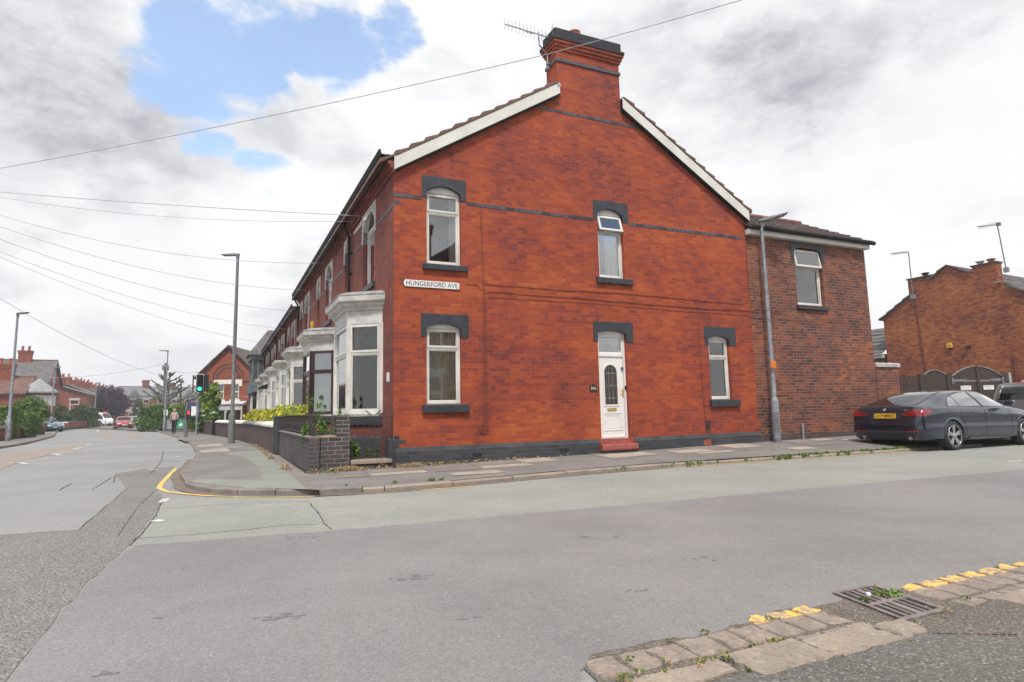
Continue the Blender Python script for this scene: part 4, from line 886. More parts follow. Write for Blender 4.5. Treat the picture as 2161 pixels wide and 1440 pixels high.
terrace_house(2, 10.425, 15.2, 11.5, 0, 'second terraced house from the corner, white bay with dark panes', nw=(14.2, 14.8), lit='glass_dark', curt=('sides', 'sides', 'net'), pipe=15.0)
zo = -.42
labs = ['terraced house past the step in the eaves, black flat roof over its white bay', 'terraced house with white arched porch, just beyond the black roofed bay', 'terraced house with net curtained bay, third beyond the step in the eaves', 'last plain terraced house of the row, beside the grey two storey bay']
for i in range(4):
    s = 15.205 + 5.0 * i
    terrace_house(3 + i, s, s + 4.995, s + .9, 0, labs[i], zoff=zo, curt=('drape', 'net', 'net'), cz=1 if i == 0 else 0, nw=(s + 3.9, s + 4.55), pipe=s + 4.8, porch=i in (1, 3))
# alarm boxes on the fronts
for s, z, lab, mt in ((10.9, 4.35, 'yellow alarm box high on the terrace front beside the second upstairs arch', 'yellowbox'), (17.4, 3.75, 'small pale alarm box on the terrace front past the first step in the eaves', 'signwhite')):
    A_ = thing('alarm_box', lab, 'alarm box', TF @ T3(s, 0, z)); m = MB(); m.prism([(-.09, -.13), (.09, -.13), (.12, .12), (-.12, .12)], 'y', 0.002, .09); m.build('casing', MT[mt], A_, bevel=.01); m = MB(); m.box(-.05, .05, .09, .094, -.08, -.04); m.build('lamp', MT['ink'], A_)
# grey two storey bay at the far end
MT['greywood'] = mk('grey_painted_wood', (.16, .18, .20), (.11, .125, .14), 4, .5, .1)
E_ = thing('bay_fronted_house', 'end house with grey painted two storey bay and brown tiled bay roof', 'house', TF @ T3(35.25, 0, 0))
m = MB(); holes_wall(m, 0, 6, 0, 5.6, [(4.7, 5.6, 3.8, 5.3), (4.7, 5.6, .1, 2.4)], dep=.14, sgn=-1); m.face([(0, 0, 0), (0, -9, 0), (0, -9, 5.6), (0, 0, 5.6)]); m.face([(6, 0, 0), (6, -9, 0), (6, -9, 5.6), (6, 0, 5.6)]); m.build('wall', MT['brick_front'], E_, raw=True)
m = MB(); m.box(.3, 3.4, 0, .9, 0, .9); m.build('bay_base', MT['brick_front'], E_)
m = MB(); m.box(.25, 3.45, .01, .98, .9, 1.05); m.box(.25, 3.45, .01, 1.05, 2.75, 3.6); m.box(.2, 3.5, .01, 1.02, 5.25, 5.6)
for x in (.3, 1.3, 2.3, 3.3): m.box(x, x + .12, .78, .9, 1.05, 2.75); m.box(x, x + .12, .78, .9, 3.6, 5.25)
for y in (.02, .4): m.box(.3, .4, y, y + .1, 1.05, 2.75); m.box(.3, .4, y, y + .1, 3.6, 5.25); m.box(3.3, 3.4, y, y + .1, 1.05, 2.75); m.box(3.3, 3.4, y, y + .1, 3.6, 5.25)
m.build('bay_frame', MT['greywood'], E_)
m = MB(); m.box(.34, 3.38, .02, .84, 1.05, 2.75); m.box(.34, 3.38, .02, .84, 3.6, 5.25); m.build('bay_glass', mk('bay_glass_dim', (.05, .055, .06), (.10, .10, .10), 3, .1), E_)
m = MB(); m.loft([[(.0, 1.2, 5.6), (3.7, 1.2, 5.6), (3.7, -2, 5.6), (0, -2, 5.6)], [(1.2, -.2, 7.6), (2.5, -.2, 7.6), (2.5, -1.9, 7.6), (1.2, -1.9, 7.6)]]); m.build('bay_roof', MT['slate_roof_x'], E_)
m = MB(); m.prism([(.3, 5.6), (-4.5, 8.5), (-9.3, 5.6)], 'x', -.1, 6.1); m.build('roof', MT['tile_red'], E_)
m = MB(); m.box(-.2, .5, -3.0, -1.6, 6.8, 8.9); m.build('chimney', MT['brick_front'], E_)
window(E_, FW(5.6, 3.8, -.13), .9, 1.5, .3, 0, 'net'); m = MB(); m.box(4.7, 5.6, -.13, -.09, .1, 2.4); m.build('front_door', MT['white'], E_); eaves(E_, 3.5, 6, 5.85)

# ------------------------------------------------------------------ garden walls, piers, railings
GW = thing('garden_wall', 'blue-black brick garden wall with taller pier at the street corner', 'wall', HF)
m = MB(); m.box(-1.52, -1.04, .0, .215, .0, .70); m.box(-1.04, -.80, -.004, .23, 0, 1.09); m.build('brickwork', MT['brick_blue'], GW)
m = MB(HF.inverted() @ TF); m.box(.0, 5.55, 1.34, 1.52, 0, .70); m.build('long_wall', brick('wall_brown_blue', [(.05, .045, .045), (.085, .07, .068), (.11, .09, .085)], (.20, .17, .16), mw=.008, header=0), GW)
m = MB(HF.inverted() @ TF); m.box(.0, 5.6, 1.32, 1.545, .70, .725); m.build('wall_top', MT['kerb_dark'], GW)
m = MB(); m.box(-1.525, -1.04, -.005, .22, .70, .728); m.build('mortar_top', mk('mortar_top', (.42, .28, .2), (.3, .2, .15), 9, .9), GW)
def scroll(m, c, r, ax, turns=1.4, th=.004):
    P = []
    for i in range(16): a = i / 15 * turns * 6.283; q = r * (1 - .7 * i / 15); P.append(Vector(c) + ax * (q * math.cos(a)) + Vector((0, 0, 1)) * (q * math.sin(a)))
    m.tube(P, th, 4)
RA = thing('garden_railing', 'black wrought iron railing with scrollwork standing on the corner garden wall', 'railing', HF)
m = MB(HF.inverted() @ TF)
for z in (.76, 1.10): m.box(.05, 5.5, 1.42, 1.44, z, z + .02)
for i in range(44): s = .1 + i * .124; m.box(s, s + .014, 1.424, 1.438, .72, 1.1)
for i in range(0, 44, 3): s = .1 + i * .124; m.lathe([(.0, .86), (.022, .88), (.022, .94), (0, .96)], 6, (s + .007, 1.431, 0))
m.build('long_panel', MT['iron'], RA)
m = MB()
for z in (.745, 1.07): m.box(-1.42, -1.05, .11, .124, z, z + .012)
for x in (-1.42, -1.06): m.box(x, x + .012, .11, .124, .72, 1.08)
for i in range(4): scroll(m, (-1.37 + i * .092, .117, 1.02), .04, Vector((1, 0, 0)))
m.build('end_panel', MT['iron'], RA)
GT = thing('corner_railing_gate', 'black iron gate panel with heart scroll between the brick pier and the corner', 'gate', HF @ T3(-.79, .05, 0))
m = MB()
for z in (.30, 1.0, 1.045): m.box(.0, .90, 0, .014, z, z + .014)
for i in range(9): x = .03 + i * .105; m.box(x, x + .011, .001, .012, .28, 1.05)
for q in (-1, 1):
    P = [Vector((.42 + q * .17 * math.sin(i / 10 * math.pi) * (1 - .25 * i / 10), .006, 1.05 + .16 * math.sin(i / 10 * math.pi) * .8)) for i in range(11)]; m.tube(P, .005, 4)
    scroll(m, (.42 + q * .10, .006, 1.02), .07, Vector((q, 0, 0))); m.tube([(.42 + q * .06 + .1, .002, .98), (.42 + q * .06 - .02, .002, .68)], .005, 4); scroll(m, (.42 + q * .2, .006, .66), .06, Vector((q, 0, 0)))
m.build('ironwork', MT['iron'], GT)
m = MB(); m.box(.86, .93, -.01, .06, .98, 1.06); m.build('latch', MT['iron'], GT)
ST = thing('threshold_stone', 'worn stone slab on a row of blue bricks under the iron gate', 'step', HF @ T3(-.79, 0, 0))
m = MB(); m.box(.01, .76, -.06, .3, .19, .265); m.build('slab', MT['stone'], ST, bevel=.012)
m = MB()
for i in range(8): m.box(.01 + i * .095, .01 + i * .095 + .085, -.02, .2, .05, .189)
m.build('brick_course', MT['brick_bluedark'], ST)
YD = MB(HF.inverted() @ TF); YD.box(.0, 5.5, .0, 1.33, .0, .16); yd = YD.build('garden_bed', MT['earth']); yd.matrix_world = HF; tag(yd, kind='structure')
# front garden walls further up
def oLat(s):
    P = [(0, 1.53), (5.3, 1.58), (6.1, 1.62), (10, 1.68), (14, 1.82), (20, 2.24), (27.5, 3.15), (37, 4.4), (45, 7.3), (70, 14)]
    for (a, b), (c, d) in zip(P, P[1:]):
        if a <= s <= c: return b + (d - b) * (s - a) / (c - a)
    return P[-1][1]
def wall_seg(name, label, s0, s1, zt, bm, cm, cop=.1, th=.22, group=None, flat=False):
    H = thing(name, label, 'wall', TF @ T3(s0, oLat(s0), 0), group); n = max(1, int((s1 - s0) / 1.5)); m = MB(); c = MB()
    S = [s0 + (s1 - s0) * i / n for i in range(n + 1)]; O = lambda s: oLat(s) - oLat(s0)
    m.loft([[(s - s0, O(s), 0), (s - s0, O(s) - th, 0), (s - s0, O(s) - th, zt), (s - s0, O(s), zt)] for s in S]); m.build('brickwork', bm, H)
    e = .05; prof = [(e, 0), (e, cop * .45), (-th / 2, cop), (-th - e, cop * .45), (-th - e, 0)] if not flat else [(e, 0), (e, cop), (-th - e, cop), (-th - e, 0)]
    c.loft([[(s - s0, O(s) + a, zt + b) for a, b in prof] for s in S]); c.build('coping', cm, H, bevel=.012); return H
bb = MT['brick_brownwall']
wall_seg('gate_pier', 'dark brick gate pier nearer the corner, beside the iron railing', 5.62, 5.86, 1.06, MT['brick_bluedark'], MT['slate_paint'], .04, .24, 'dark gate piers', True)
wall_seg('gate_pier', 'dark brick gate pier at the near end of the white coped wall', 6.05, 6.28, 1.06, MT['brick_bluedark'], MT['slate_paint'], .04, .24, 'dark gate piers', True)
wall_seg('front_wall', 'brown brick front wall with angular white coping nearest the dark gate piers', 6.30, 9.6, .80, bb, MT['coping'], .15)
wall_seg('front_wall', 'short brown brick front wall with off-white coping, second along from the gate piers', 9.62, 12.2, .80, bb, MT['concrete'], .15)
wall_seg('front_wall', 'brown brick front wall with blue-grey coping beside the grey lamp post', 12.22, 16.6, .80, bb, MT['galvdark'], .14)
wall_seg('front_wall', 'brown brick front wall with smooth white coping beyond the grey lamp post', 16.7, 26.9, .80, bb, MT['coping'], .16)
for s, lab in ((27.5, 'black gate post nearer the lamp post at the end of the white coping'), (28.4, 'black gate post farther from the lamp post, before the plain brick wall')):
    m = MB(TF @ T3(s, oLat(s), 0)); m.box(-.1, .1, -.2, 0, 0, 1.02); m.box(-.12, .12, -.22, .02, 1.02, 1.06); tag(m.build('gate_post', MT['black']), lab, 'gate post', 'black gate posts')
wall_seg('front_wall', 'plain grey-brown brick wall with flat top behind the second signal pole', 28.8, 36.0, .85, bb, MT['kerb_dark'], .05, flat=True)
wall_seg('front_wall', 'ivy streaked orange-brown brick wall beside the pedestrian signal', 36.1, 41.5, .88, brick('ochre_wall', [(.10, .05, .03), (.18, .09, .05), (.24, .13, .06)], (.2, .15, .1), header=0), MT['kerb_dark'], .05, flat=True)

# ------------------------------------------------------------------ foliage
def rvec():
    while True:
        v = Vector((random.uniform(-1, 1), random.uniform(-1, 1), random.uniform(-1, 1)))
        if .05 < v.length < 1: return v.normalized()
def leaves(name, bl, n, size, mats, parent=None, L=None, up=.3, shell=.45, flat=None, elong=1.6):
    V, F, MI = [], [], []; tot = sum(b[3] * b[4] * b[5] for b in bl)
    for b in bl:
        k = int(n * b[3] * b[4] * b[5] / tot) + 1; nclump = max(6, k // 22); cl = []
        for _ in range(nclump):
            v = rvec() * (shell + (1 - shell) * random.random() ** .5) * random.uniform(.85, 1.12); cl.append((v, random.choice(range(len(mats)))))
        for _ in range(k):
            v, mi = random.choice(cl); c = Vector((b[0] + (v.x + random.gauss(0, .10)) * b[3], b[1] + (v.y + random.gauss(0, .10)) * b[4], b[2] + (v.z + random.gauss(0, .10)) * b[5]))
            s = size * random.uniform(.6, 1.3); a = rvec(); a.z += up; a.normalize(); d = a.cross(rvec()).normalized(); i = len(V)
            V += [c - d * s * .5, c + a * s * elong * .5 - d * s * .1, c + d * s * .5 + a * s * .1, c - a * s * elong * .5 + d * s * .1]; F.append((i, i + 1, i + 2, i + 3)); MI.append(mi if random.random() < .8 else random.randrange(len(mats)))
    me = D.meshes.new(name); me.from_pydata([tuple(v) for v in V], [], F)
    for m_ in mats: me.materials.append(m_)
    me.polygons.foreach_set('material_index', MI)
    o = D.objects.new(name, me); COL.objects.link(o)
    if parent: o.parent = parent
    if L is not None: o.matrix_local = L
    return o
def hedgebox(name, x0, x1, y0, y1, z0, z1, n, size, mats, parent=None, L=None, wob=.06, mat_top=None):
    V, F, MI = [], [], []; A = [(x1 - x0) * (z1 - z0), (x1 - x0) * (z1 - z0), (x1 - x0) * (y1 - y0), (y1 - y0) * (z1 - z0), (y1 - y0) * (z1 - z0)]; T = sum(A)
    cl = [(random.uniform(0, x1 - x0), random.uniform(0, z1 - z0), random.randrange(len(mats))) for _ in range(int(6 + n / 60))]
    for _ in range(n):
        q = random.uniform(0, T); k = 0
        while q > A[k]: q -= A[k]; k += 1
        x, y, z = random.uniform(x0, x1), random.uniform(y0, y1), random.uniform(z0, z1)
        if k == 0: y = y0
        elif k == 1: y = y1
        elif k == 2: z = z1
        elif k == 3: x = x0
        else: x = x1
        w_ = wob * math.sin(x * 2.3 + 1) + wob * .7 * math.sin(x * 5.1)
        c = Vector((x, y, z + (w_ if z > (z0 + z1) / 2 else 0))) + rvec() * wob * random.random(); s = size * random.uniform(.6, 1.3); a = rvec(); a.z += .4; a.normalize(); d = a.cross(rvec()).normalized(); i = len(V)
        V += [c - d * s * .5, c + a * s * .8, c + d * s * .5, c - a * s * .8]; F.append((i, i + 1, i + 2, i + 3)); b_ = min(cl, key=lambda e: abs(e[0] - (x - x0)) + abs(e[1] - (z - z0))); MI.append(b_[2] if random.random() < .6 else random.randrange(len(mats)))
    e = min(.12, (x1 - x0) * .2); i = len(V)
    V += [Vector(q) for q in ((x0 + e, y0 + e, z0), (x1 - e, y0 + e, z0), (x1 - e, y1 - e, z0), (x0 + e, y1 - e, z0), (x0 + e, y0 + e, z1 - e), (x1 - e, y0 + e, z1 - e), (x1 - e, y1 - e, z1 - e), (x0 + e, y1 - e, z1 - e))]
    for f in ((4, 5, 6, 7), (0, 1, 5, 4), (1, 2, 6, 5), (2, 3, 7, 6), (3, 0, 4, 7)): F.append(tuple(i + j for j in f)); MI.append(0)
    me = D.meshes.new(name); me.from_pydata([tuple(v) for v in V], [], F)
    for m_ in mats: me.materials.append(m_)
    me.polygons.foreach_set('material_index', MI); o = D.objects.new(name, me); COL.objects.link(o)
    if parent: o.parent = parent
    if L is not None: o.matrix_local = L
    return o
LF = {'dk': leafm('leaf_dark', (.035, .075, .02), (.065, .12, .03)), 'md': leafm('leaf_mid', (.075, .15, .028), (.13, .22, .045)), 'lt': leafm('leaf_light', (.14, .25, .05), (.21, .33, .07)),
      'gold': leafm('leaf_gold', (.55, .46, .03), (.68, .56, .06)), 'lime': leafm('leaf_lime', (.22, .32, .03), (.34, .40, .05)), 'pur': leafm('leaf_purple', (.035, .018, .028), (.075, .03, .045)), 'pur2': leafm('leaf_plum', (.02, .012, .02), (.045, .02, .03)),
      'straw': leafm('dry_grass', (.50, .37, .21), (.36, .25, .13), .1), 'red': leafm('leaf_red', (.35, .04, .04), (.45, .08, .06)), 'grn': leafm('leaf_grass', (.10, .17, .03), (.18, .26, .06)), 'white': leafm('blossom', (.6, .55, .45), (.7, .65, .6)), 'grey': leafm('leaf_greygreen', (.07, .10, .07), (.11, .14, .10))}
def tree(name, label, cat, M, bl, n, size, mats, trunk=(.12, 1.5), group=None, **kw):
    t_ = thing(name, label, cat, M, group); leaves('crown', bl, n, size, [LF[k] for k in mats], t_, **kw)
    m = MB(); top = max(b[2] for b in bl); r, h = trunk
    m.tube([(0, 0, -.05), (.03, .02, h * .5), (0, 0, h), (.05, 0, top)], [r * 1.2, r, r * .8, r * .25], 8)
    for b in bl: m.tube([(0, 0, h * .8), ((b[0]) * .5, b[1] * .5, (h + b[2]) * .5), (b[0], b[1], b[2])], [r * .5, r * .35, r * .12], 6)
    m.build('trunk', MT['pole'], t_, smooth=True); return t_
def ground(x, y, Y): p = at(x, y, Y); return Vector((p.x, p.y, 0))
# ------------------------------------------------------------------ planting
tg = thing('golden_hedge', 'bright yellow and lime garden hedge behind the white coped wall', 'hedge', TF @ T3(7, 0, 0))
hedgebox('hedge_leaves', 0.2, 11.5, .2, 1.25, .35, 1.16, 6000, .075, [LF['lime'], LF['gold'], LF['lt'], LF['gold']], tg, None, .14)
tg2 = thing('golden_shrub', 'orange-yellow shrub spilling round the grey lamp post', 'shrub', TF @ T3(19.5, oLat(19.5) - .95, 0))
leaves('foliage', [(0, 0, .75, 1.3, .55, .62), (2.2, .1, .7, 1.3, .55, .6)], 2600, .09, [LF['gold'], LF['gold'], LF['lime']], tg2)
leaves('red_flowers', [(4.2, .2, .85, .5, .4, .3)], 160, .09, [LF['red']], tg2)
for u, v_, h_, lab in ((-1.35, .75, 1.35, 'tall leafy garden plant rising above the black railing'), (-.95, .6, 1.05, 'bushy green plant behind the brick pier railing')):
    p = thing('garden_plant', lab, 'plant', HF @ T3(u, v_, .1)); m = MB()
    for k in range(6): a = k * 1.1; m.tube([(0, 0, 0), (.08 * math.cos(a), .08 * math.sin(a), h_ * .5), (.16 * math.cos(a), .12 * math.sin(a), h_ * random.uniform(.8, 1))], [.008, .006, .003], 5)
    m.build('stem', MT['pole'], p); leaves('foliage', [(0, 0, h_ * .45, .24, .22, h_ * .3), (.05, 0, h_ * .85, .13, .12, h_ * .2)], 1500, .034, [LF['lt'], LF['md'], LF['lt']], p)
p = thing('garden_plant', 'strappy green plant behind the bars of the corner iron gate', 'plant', HF @ T3(-.68, .42, .26)); leaves('foliage', [(0, 0, .12, .14, .1, .14)], 90, .09, [LF['lt'], LF['md']], p, up=.9, elong=2.8)
p = thing('garden_plant', 'pale fern curling in the corner behind the iron gate near the plinth', 'plant', HF @ T3(-.32, .4, .26)); leaves('foliage', [(0, 0, .08, .2, .1, .1)], 130, .05, [LF['lt'], LF['grn']], p, up=.3)
m = MB()
for i in range(12): pass
pt = ground(437, 900, 43); tree('golden_conifer', 'upright golden-green conifer standing before the gabled villa', 'tree', Matrix.Translation(pt), [(0, 0, 1.3, .85, .8, 1.1), (0, 0, 2.5, .8, .75, 1.0), (.35, 0, 3.1, .4, .4, .6), (-.25, 0, 3.3, .32, .35, .55)], 5200, .12, ['md', 'lime', 'md', 'lime'], (.1, .8), up=1.2)
pt = ground(428, 905, 38.5); p = thing('flowering_shrub', 'green shrub with pale flower heads behind the second signal pole', 'shrub', Matrix.Translation(pt)); leaves('foliage', [(0, 0, .9, 1.0, .6, .75), (-.6, 0, .9, .5, .5, .6), (.8, 0, .8, .5, .5, .55)], 2200, .09, [LF['md'], LF['lt'], LF['md']], p); leaves('flowers', [(0, -.4, 1.45, .9, .25, .2)], 50, .09, [LF['white']], p)
pt = ground(380, 905, 52); p = thing('roadside_hedge', 'tall dark green hedge behind the walking woman', 'hedge', Matrix.Translation(pt) @ Matrix.Rotation(R(12), 4, 'Z')); hedgebox('hedge_leaves', -3.3, 2.2, 0, 1.6, 0, 2.0, 4200, .15, [LF['md'], LF['dk'], LF['md']], p, None, .18)
pt = ground(333, 903, 57); p = thing('roadside_hedge', 'big rounded hazy green hedge at the bend past the utility pole', 'hedge', Matrix.Translation(pt)); leaves('hedge_leaves', [(0, 0, .9, 1.7, 2, 1.5), (1.6, 0, .9, 1.5, 2, 1.55), (-1.2, 2, .9, 1.2, 2, 1.2)], 5200, .17, [LF['md'], LF['lt'], LF['dk']], p)
pt = ground(352, 900, 66); mp = thing('monkey_puzzle_tree', 'bare branching monkey puzzle tree above the hazy hedge', 'tree', Matrix.Translation(pt)); m = MB(); random.seed(5)
m.tube([(0, 0, 0), (0, 0, 6.1)], [.16, .04], 6); m.build('trunk', MT['pole'], mp)
for k in range(20):
    z = 2.2 + 3.9 * k / 20; ln = 2.7 * (1 - (k / 20)) ** .8 + .35; a = k * 2.4; mm = MB(); d = Vector((math.cos(a), math.sin(a), 0)); P = [Vector((0, 0, z)) + d * ln * q + Vector((0, 0, 1)) * (ln * .5 * q * q) for q in (0, .3, .6, 1)]
    mm.tube(P, [.07, .08, .08, .05], 5)
    for q in (.45, .7, .9):
        for s_ in (-1, 1): b_ = Vector((0, 0, z)) + d * ln * q + Vector((0, 0, ln * .5 * q * q)); mm.tube([b_, b_ + (d * .6 + d.cross(Vector((0, 0, 1))) * s_ * .7 + Vector((0, 0, .6))) * .42], [.07, .04], 5)
    mm.build('branch', mk('puzzle_green', (.075, .10, .06), (.11, .13, .09), 5, .9) if k == 0 else D.materials['puzzle_green'], mp)
tree('street_tree', 'broad green tree over the hedge in front of the tall slate roofed house', 'tree', Matrix.Translation(ground(58, 925, 44)), [(0, 0, 2.05, 1.0, 1.1, .85), (-.65, 0, 1.9, .75, .9, .7), (.7, 0, 1.7, .65, .9, .75), (-.1, .3, 2.5, .55, .7, .5)], 6000, .10, ['md', 'lt', 'dk', 'md'], (.12, 1.2))
tree('copper_beech', 'dark purple leaved tree in the distance between the chimney pots and the white van', 'tree', Matrix.Translation(ground(226, 896, 108)), [(0, 0, 5.1, 2.7, 2.6, 2.2), (-2.1, 0, 4.0, 1.8, 2, 1.8), (2.2, 0, 3.9, 1.5, 2, 2.0), (.3, 0, 3.1, 2.5, 2.4, 1.9)], 8000, .22, ['pur', 'pur2', 'pur'], (.2, 2))
tree('garden_tree', 'small rust and green tree in the garden before the plain orange gable', 'tree', Matrix.Translation(ground(128, 905, 74)), [(0, 0, 1.9, .85, .8, 1.1), (.5, 0, 1.3, .6, .6, .8)], 1500, .2, ['dk', 'md', 'dk'], (.1, 1))
tree('garden_tree', 'rounded olive green tree between the orange gable and the purple tree', 'tree', Matrix.Translation(ground(172, 900, 80)), [(0, 0, 2.3, 1.3, 1.0, .9), (-.9, 0, 2.2, .8, .9, .8), (.9, 0, 2.0, .8, .9, .9)], 2400, .2, ['md', 'dk', 'grey'], (.1, 1))
tree('garden_tree', 'small dark tree in front of the white trimmed far terrace', 'tree', Matrix.Translation(ground(290, 897, 112)), [(0, 0, 3.0, 1.0, 1, 1.9)], 700, .3, ['dk', 'md'], (.12, 1))
for x, y, Y, w, h, d, lab in ((22, 935, 36, 1.7, 1.5, 1.0, 'clipped green hedge over the low wall beside the leftmost lamp post'), (50, 925, 41, 1.0, 1.5, 1.0, 'looser light green hedge just beyond the clipped one on the left'), (-14, 940, 33, 1.1, 1.8, 1.0, 'leafy hedge with pale blossom cut by the left edge of the picture'),
                              (144, 906, 78, 1.9, 1.7, 1.2, 'low square dark hedge behind the far brick garden wall'), (168, 904, 82, 2.6, 2.1, 1.2, 'long clipped hedge in front of the white van'), (188, 902, 84, 1.0, 2.1, 1.2, 'dark end of the hedge beside the far lamp post')):
    p = thing('garden_hedge', lab, 'hedge', Matrix.Translation(ground(x, y, Y)) @ Matrix.Rotation(R(8), 4, 'Z')); big = Y > 60
    hedgebox('hedge_leaves', -w / 2, w / 2, 0, d, .3 if not big else 0, h, 1500 if big else 3000, .17 if big else .1, [LF['md'], LF['lt'], LF['md']] if 'dark' not in lab else [LF['dk'], LF['md']], p, None, .10)
    if 'blossom' in lab: leaves('blossom', [(0, -.1, 1.4, 1.1, .2, .8)], 160, .08, [LF['white']], p)
# weeds, dry grass
def tufts(name, pts, n, size, mats, up=1.5, h=.06, zb=.0):
    bl = [(x, y, zb + h * .4, r, r, h) for x, y, r in pts]
    return tag(leaves(name, bl, n, size, [LF[k] for k in mats], up=up, elong=2.4), kind='stuff')
random.seed(21)
L_ = []; 
for i in range(60): u = random.uniform(-1.5, 2.6) if i < 40 else random.uniform(2.6, 9); q = G(u, .03 + abs(random.gauss(0, .05))); L_.append((q[0], q[1], random.uniform(.03, .09)))
for i in range(30): q = Tw(random.uniform(0, 17), 1.72 + random.random() * .12); L_.append((q[0], q[1], .08))
for i in range(8): q = G(random.gauss(-.85, .10), .06); L_.append((q[0], q[1], .08))
tufts('dry_grass', L_, 4200, .022, ['straw', 'straw', 'straw'], 1.0, .05, .09)
m = MB(); random.seed(22)
for i in range(260):
    g_ = random.random(); c_ = Vector(G(random.gauss(-.85, .09), .05 + random.random() * .1, .09)) if g_ < .4 else (Vector(G(random.gauss(.32, .10), .05 + random.random() * .08, .09)) if g_ < .7 else Vector(G(random.uniform(-.7, 2.0), .05, .09)))
    a = random.uniform(0, 6.28); l = random.uniform(.05, .17); P = [c_, c_ + Vector((math.cos(a) * l * .5, math.sin(a) * l * .5, l * .55)), c_ + Vector((math.cos(a) * l * 1.1, math.sin(a) * l * 1.1, l * .45))]; m.tube(P, [.0035, .003, .001], 3, False)
tag(m.build('dead_weed_stalks', LF['straw'], raw=True), kind='stuff')
L_ = []
for i in range(60): u = random.uniform(7.3, 13.2); q = G(u, 2.2 + random.uniform(-.05, .06)); L_.append((q[0], q[1], random.uniform(.03, .1)))
for i in range(16): u = random.choice([4.9, 5.2, 5.5, 6.2, .3, -.4, -1.0, 3.5]) + random.uniform(-.3, .3); q = G(u, 2.3 + random.uniform(-.03, .03)); L_.append((q[0], q[1], .05))
for u, o in ((7.9, .05), (8.2, .04), (10.0, .06), (10.25, .05), (11.05, .06), (11.6, .07), (11.75, .05), (11.7, .1), (5.6, .06), (-1.45, .12), (-1.3, .1), (-1.2, .25), (-1.05, .4), (12.6, .1)): q = G(u, o); L_.append((q[0], q[1], .08))
for i in range(8): q = G(-1.15 + i * .02, .1 + i * .07); L_.append((q[0], q[1], .03))
for i in range(4): q = G(.55 + i * .02, .2 + i * .1); L_.append((q[0], q[1], .03))
tufts('kerb_weeds', L_, 7000, .020, ['grn', 'grn', 'lt'], 1.2, .035, .055)
L_ = [];
for i in range(26): q = G(random.uniform(-.95, .0), 9.04 + random.uniform(-.02, .03)); L_.append((q[0], q[1], .022))
for u, o in ((.66, 9.18), (1.0, 9.12), (.44, 9.30), (.02, 9.29), (-.42, 9.2), (-.68, 8.99), (-.8, 8.9), (-.3, 8.79), (-.5, 8.79), (.1, 8.8), (1.28, 9.05)): q = G(u, o); L_.append((q[0], q[1], .02))
tufts('near_gutter_weeds', L_, 1100, .008, ['grn', 'straw', 'straw', 'lt'], 1.0, .012, .025)
gq = G(.98, 8.80); tufts('drain_weeds', [(gq[0], gq[1], .045), (gq[0] + .05, gq[1] + .01, .035), (G(.80, 8.80)[0], G(.80, 8.80)[1], .02)], 70, .020, ['grn', 'lt'], .4, .02, .02)
m = MB(); random.seed(8)
for i in range(900):
    u, o = random.uniform(-.9, 4), random.choice([random.uniform(8.78, 9.3), random.uniform(9.0, 9.3)]); q = Vector(G(u, o, .012)); s = random.uniform(.003, .008)
    m.lathe([(.0, -s * .5), (s, 0), (0, s * .6)], 5, q, caps=False)
tag(m.build('gutter_grit', mk('grit', (.30, .27, .24), (.14, .12, .11), 40, .9), raw=True), kind='stuff')
m = MB(); m.lathe([(.0, -.014), (.012, -.007), (.014, 0), (.012, .008), (0, .014)], 12, Vector(G(.90, 8.76, .026))); tag(m.build('white_ball', MT['signwhite'], smooth=True), 'small white ball lodged in the drain grate', 'ball')

# ------------------------------------------------------------------ lamp posts, poles, signals
def lamp(label, p, h, az, base=1.15, mat='galv', r=.075, hl=.62, group='grey street lamps', tilt=4, sign=None, lean=0):
    t_ = thing('street_lamp', label, 'street lamp', Matrix.Translation((p[0], p[1], 0)) @ Matrix.Rotation(az, 4, 'Z'), group)
    m = MB(); m.lathe([(r * 1.15, .05), (r * 1.15, base - .03), (r * 1.1, base), (r * .72, base + .09), (r * .68, base + .1), (r * .62, h * .6), (r * .48, h)], 14); m.build('post', MT[mat], t_, smooth=True)
    m = MB(); m.lathe([(r * 1.2, .0), (r * 1.2, .30)], 14); m.box(-.05, .05, -r * 1.22, -r * 1.1, .45, .95); m.build('base', MT['galvdark'], t_)
    m = MB(T3(0, 0, h) @ Matrix.Rotation(R(-tilt), 4, 'Y'))
    m.tube([(0, 0, -.12), (0, 0, .06)], r * .6, 10)
    m.loft([[(-.06, -.05, .03), (-.06, .05, .03), (-.06, .05, .09), (-.06, -.05, .09)], [(.12, -.09, .01), (.12, .09, .01), (.12, .07, .10), (.12, -.07, .10)], [(hl * .6, -.14, .02), (hl * .6, .14, .02), (hl * .6, .10, .075), (hl * .6, -.10, .075)], [(hl, -.11, .035), (hl, .11, .035), (hl, .08, .06), (hl, -.08, .06)]])
    lan = m.build('lantern', MT['galvdark'], t_, bevel=.008); m2 = MB(m.M); m2.box(.2, hl - .08, -.09, .09, .008, .02); m2.build('led_panel', MT['greytrim'], lan)
    return t_
lp = G(9.5, .22)
T_ = lamp('tall galvanised street lamp against the brick wall joint, orange plate on its pole', (lp[0], lp[1]), 5.82, R(-12), 1.22, 'galv', .083, .68, tilt=13)
m = MB(T3(-.02, 0, 2.12)); m.box(-.03, .10, -.13, -.118, -.09, .09); m.box(.02, .05, -.12, -.0, -.07, .07); tag(m.build('orange_plate', MT['orangebox'], T_))
lamp('tall grey street lamp on the corner pavement beside the white coped wall', (-11.1, 23.15), 7.62, math.pi - .2, 1.2, 'galvdark', .11, .75)
p0 = ground(16, 930, 30.5); lamp('leftmost street lamp, in front of the clipped hedge', (p0.x, p0.y), 6.75, R(-8), 1.15, 'galv', .10, .65)
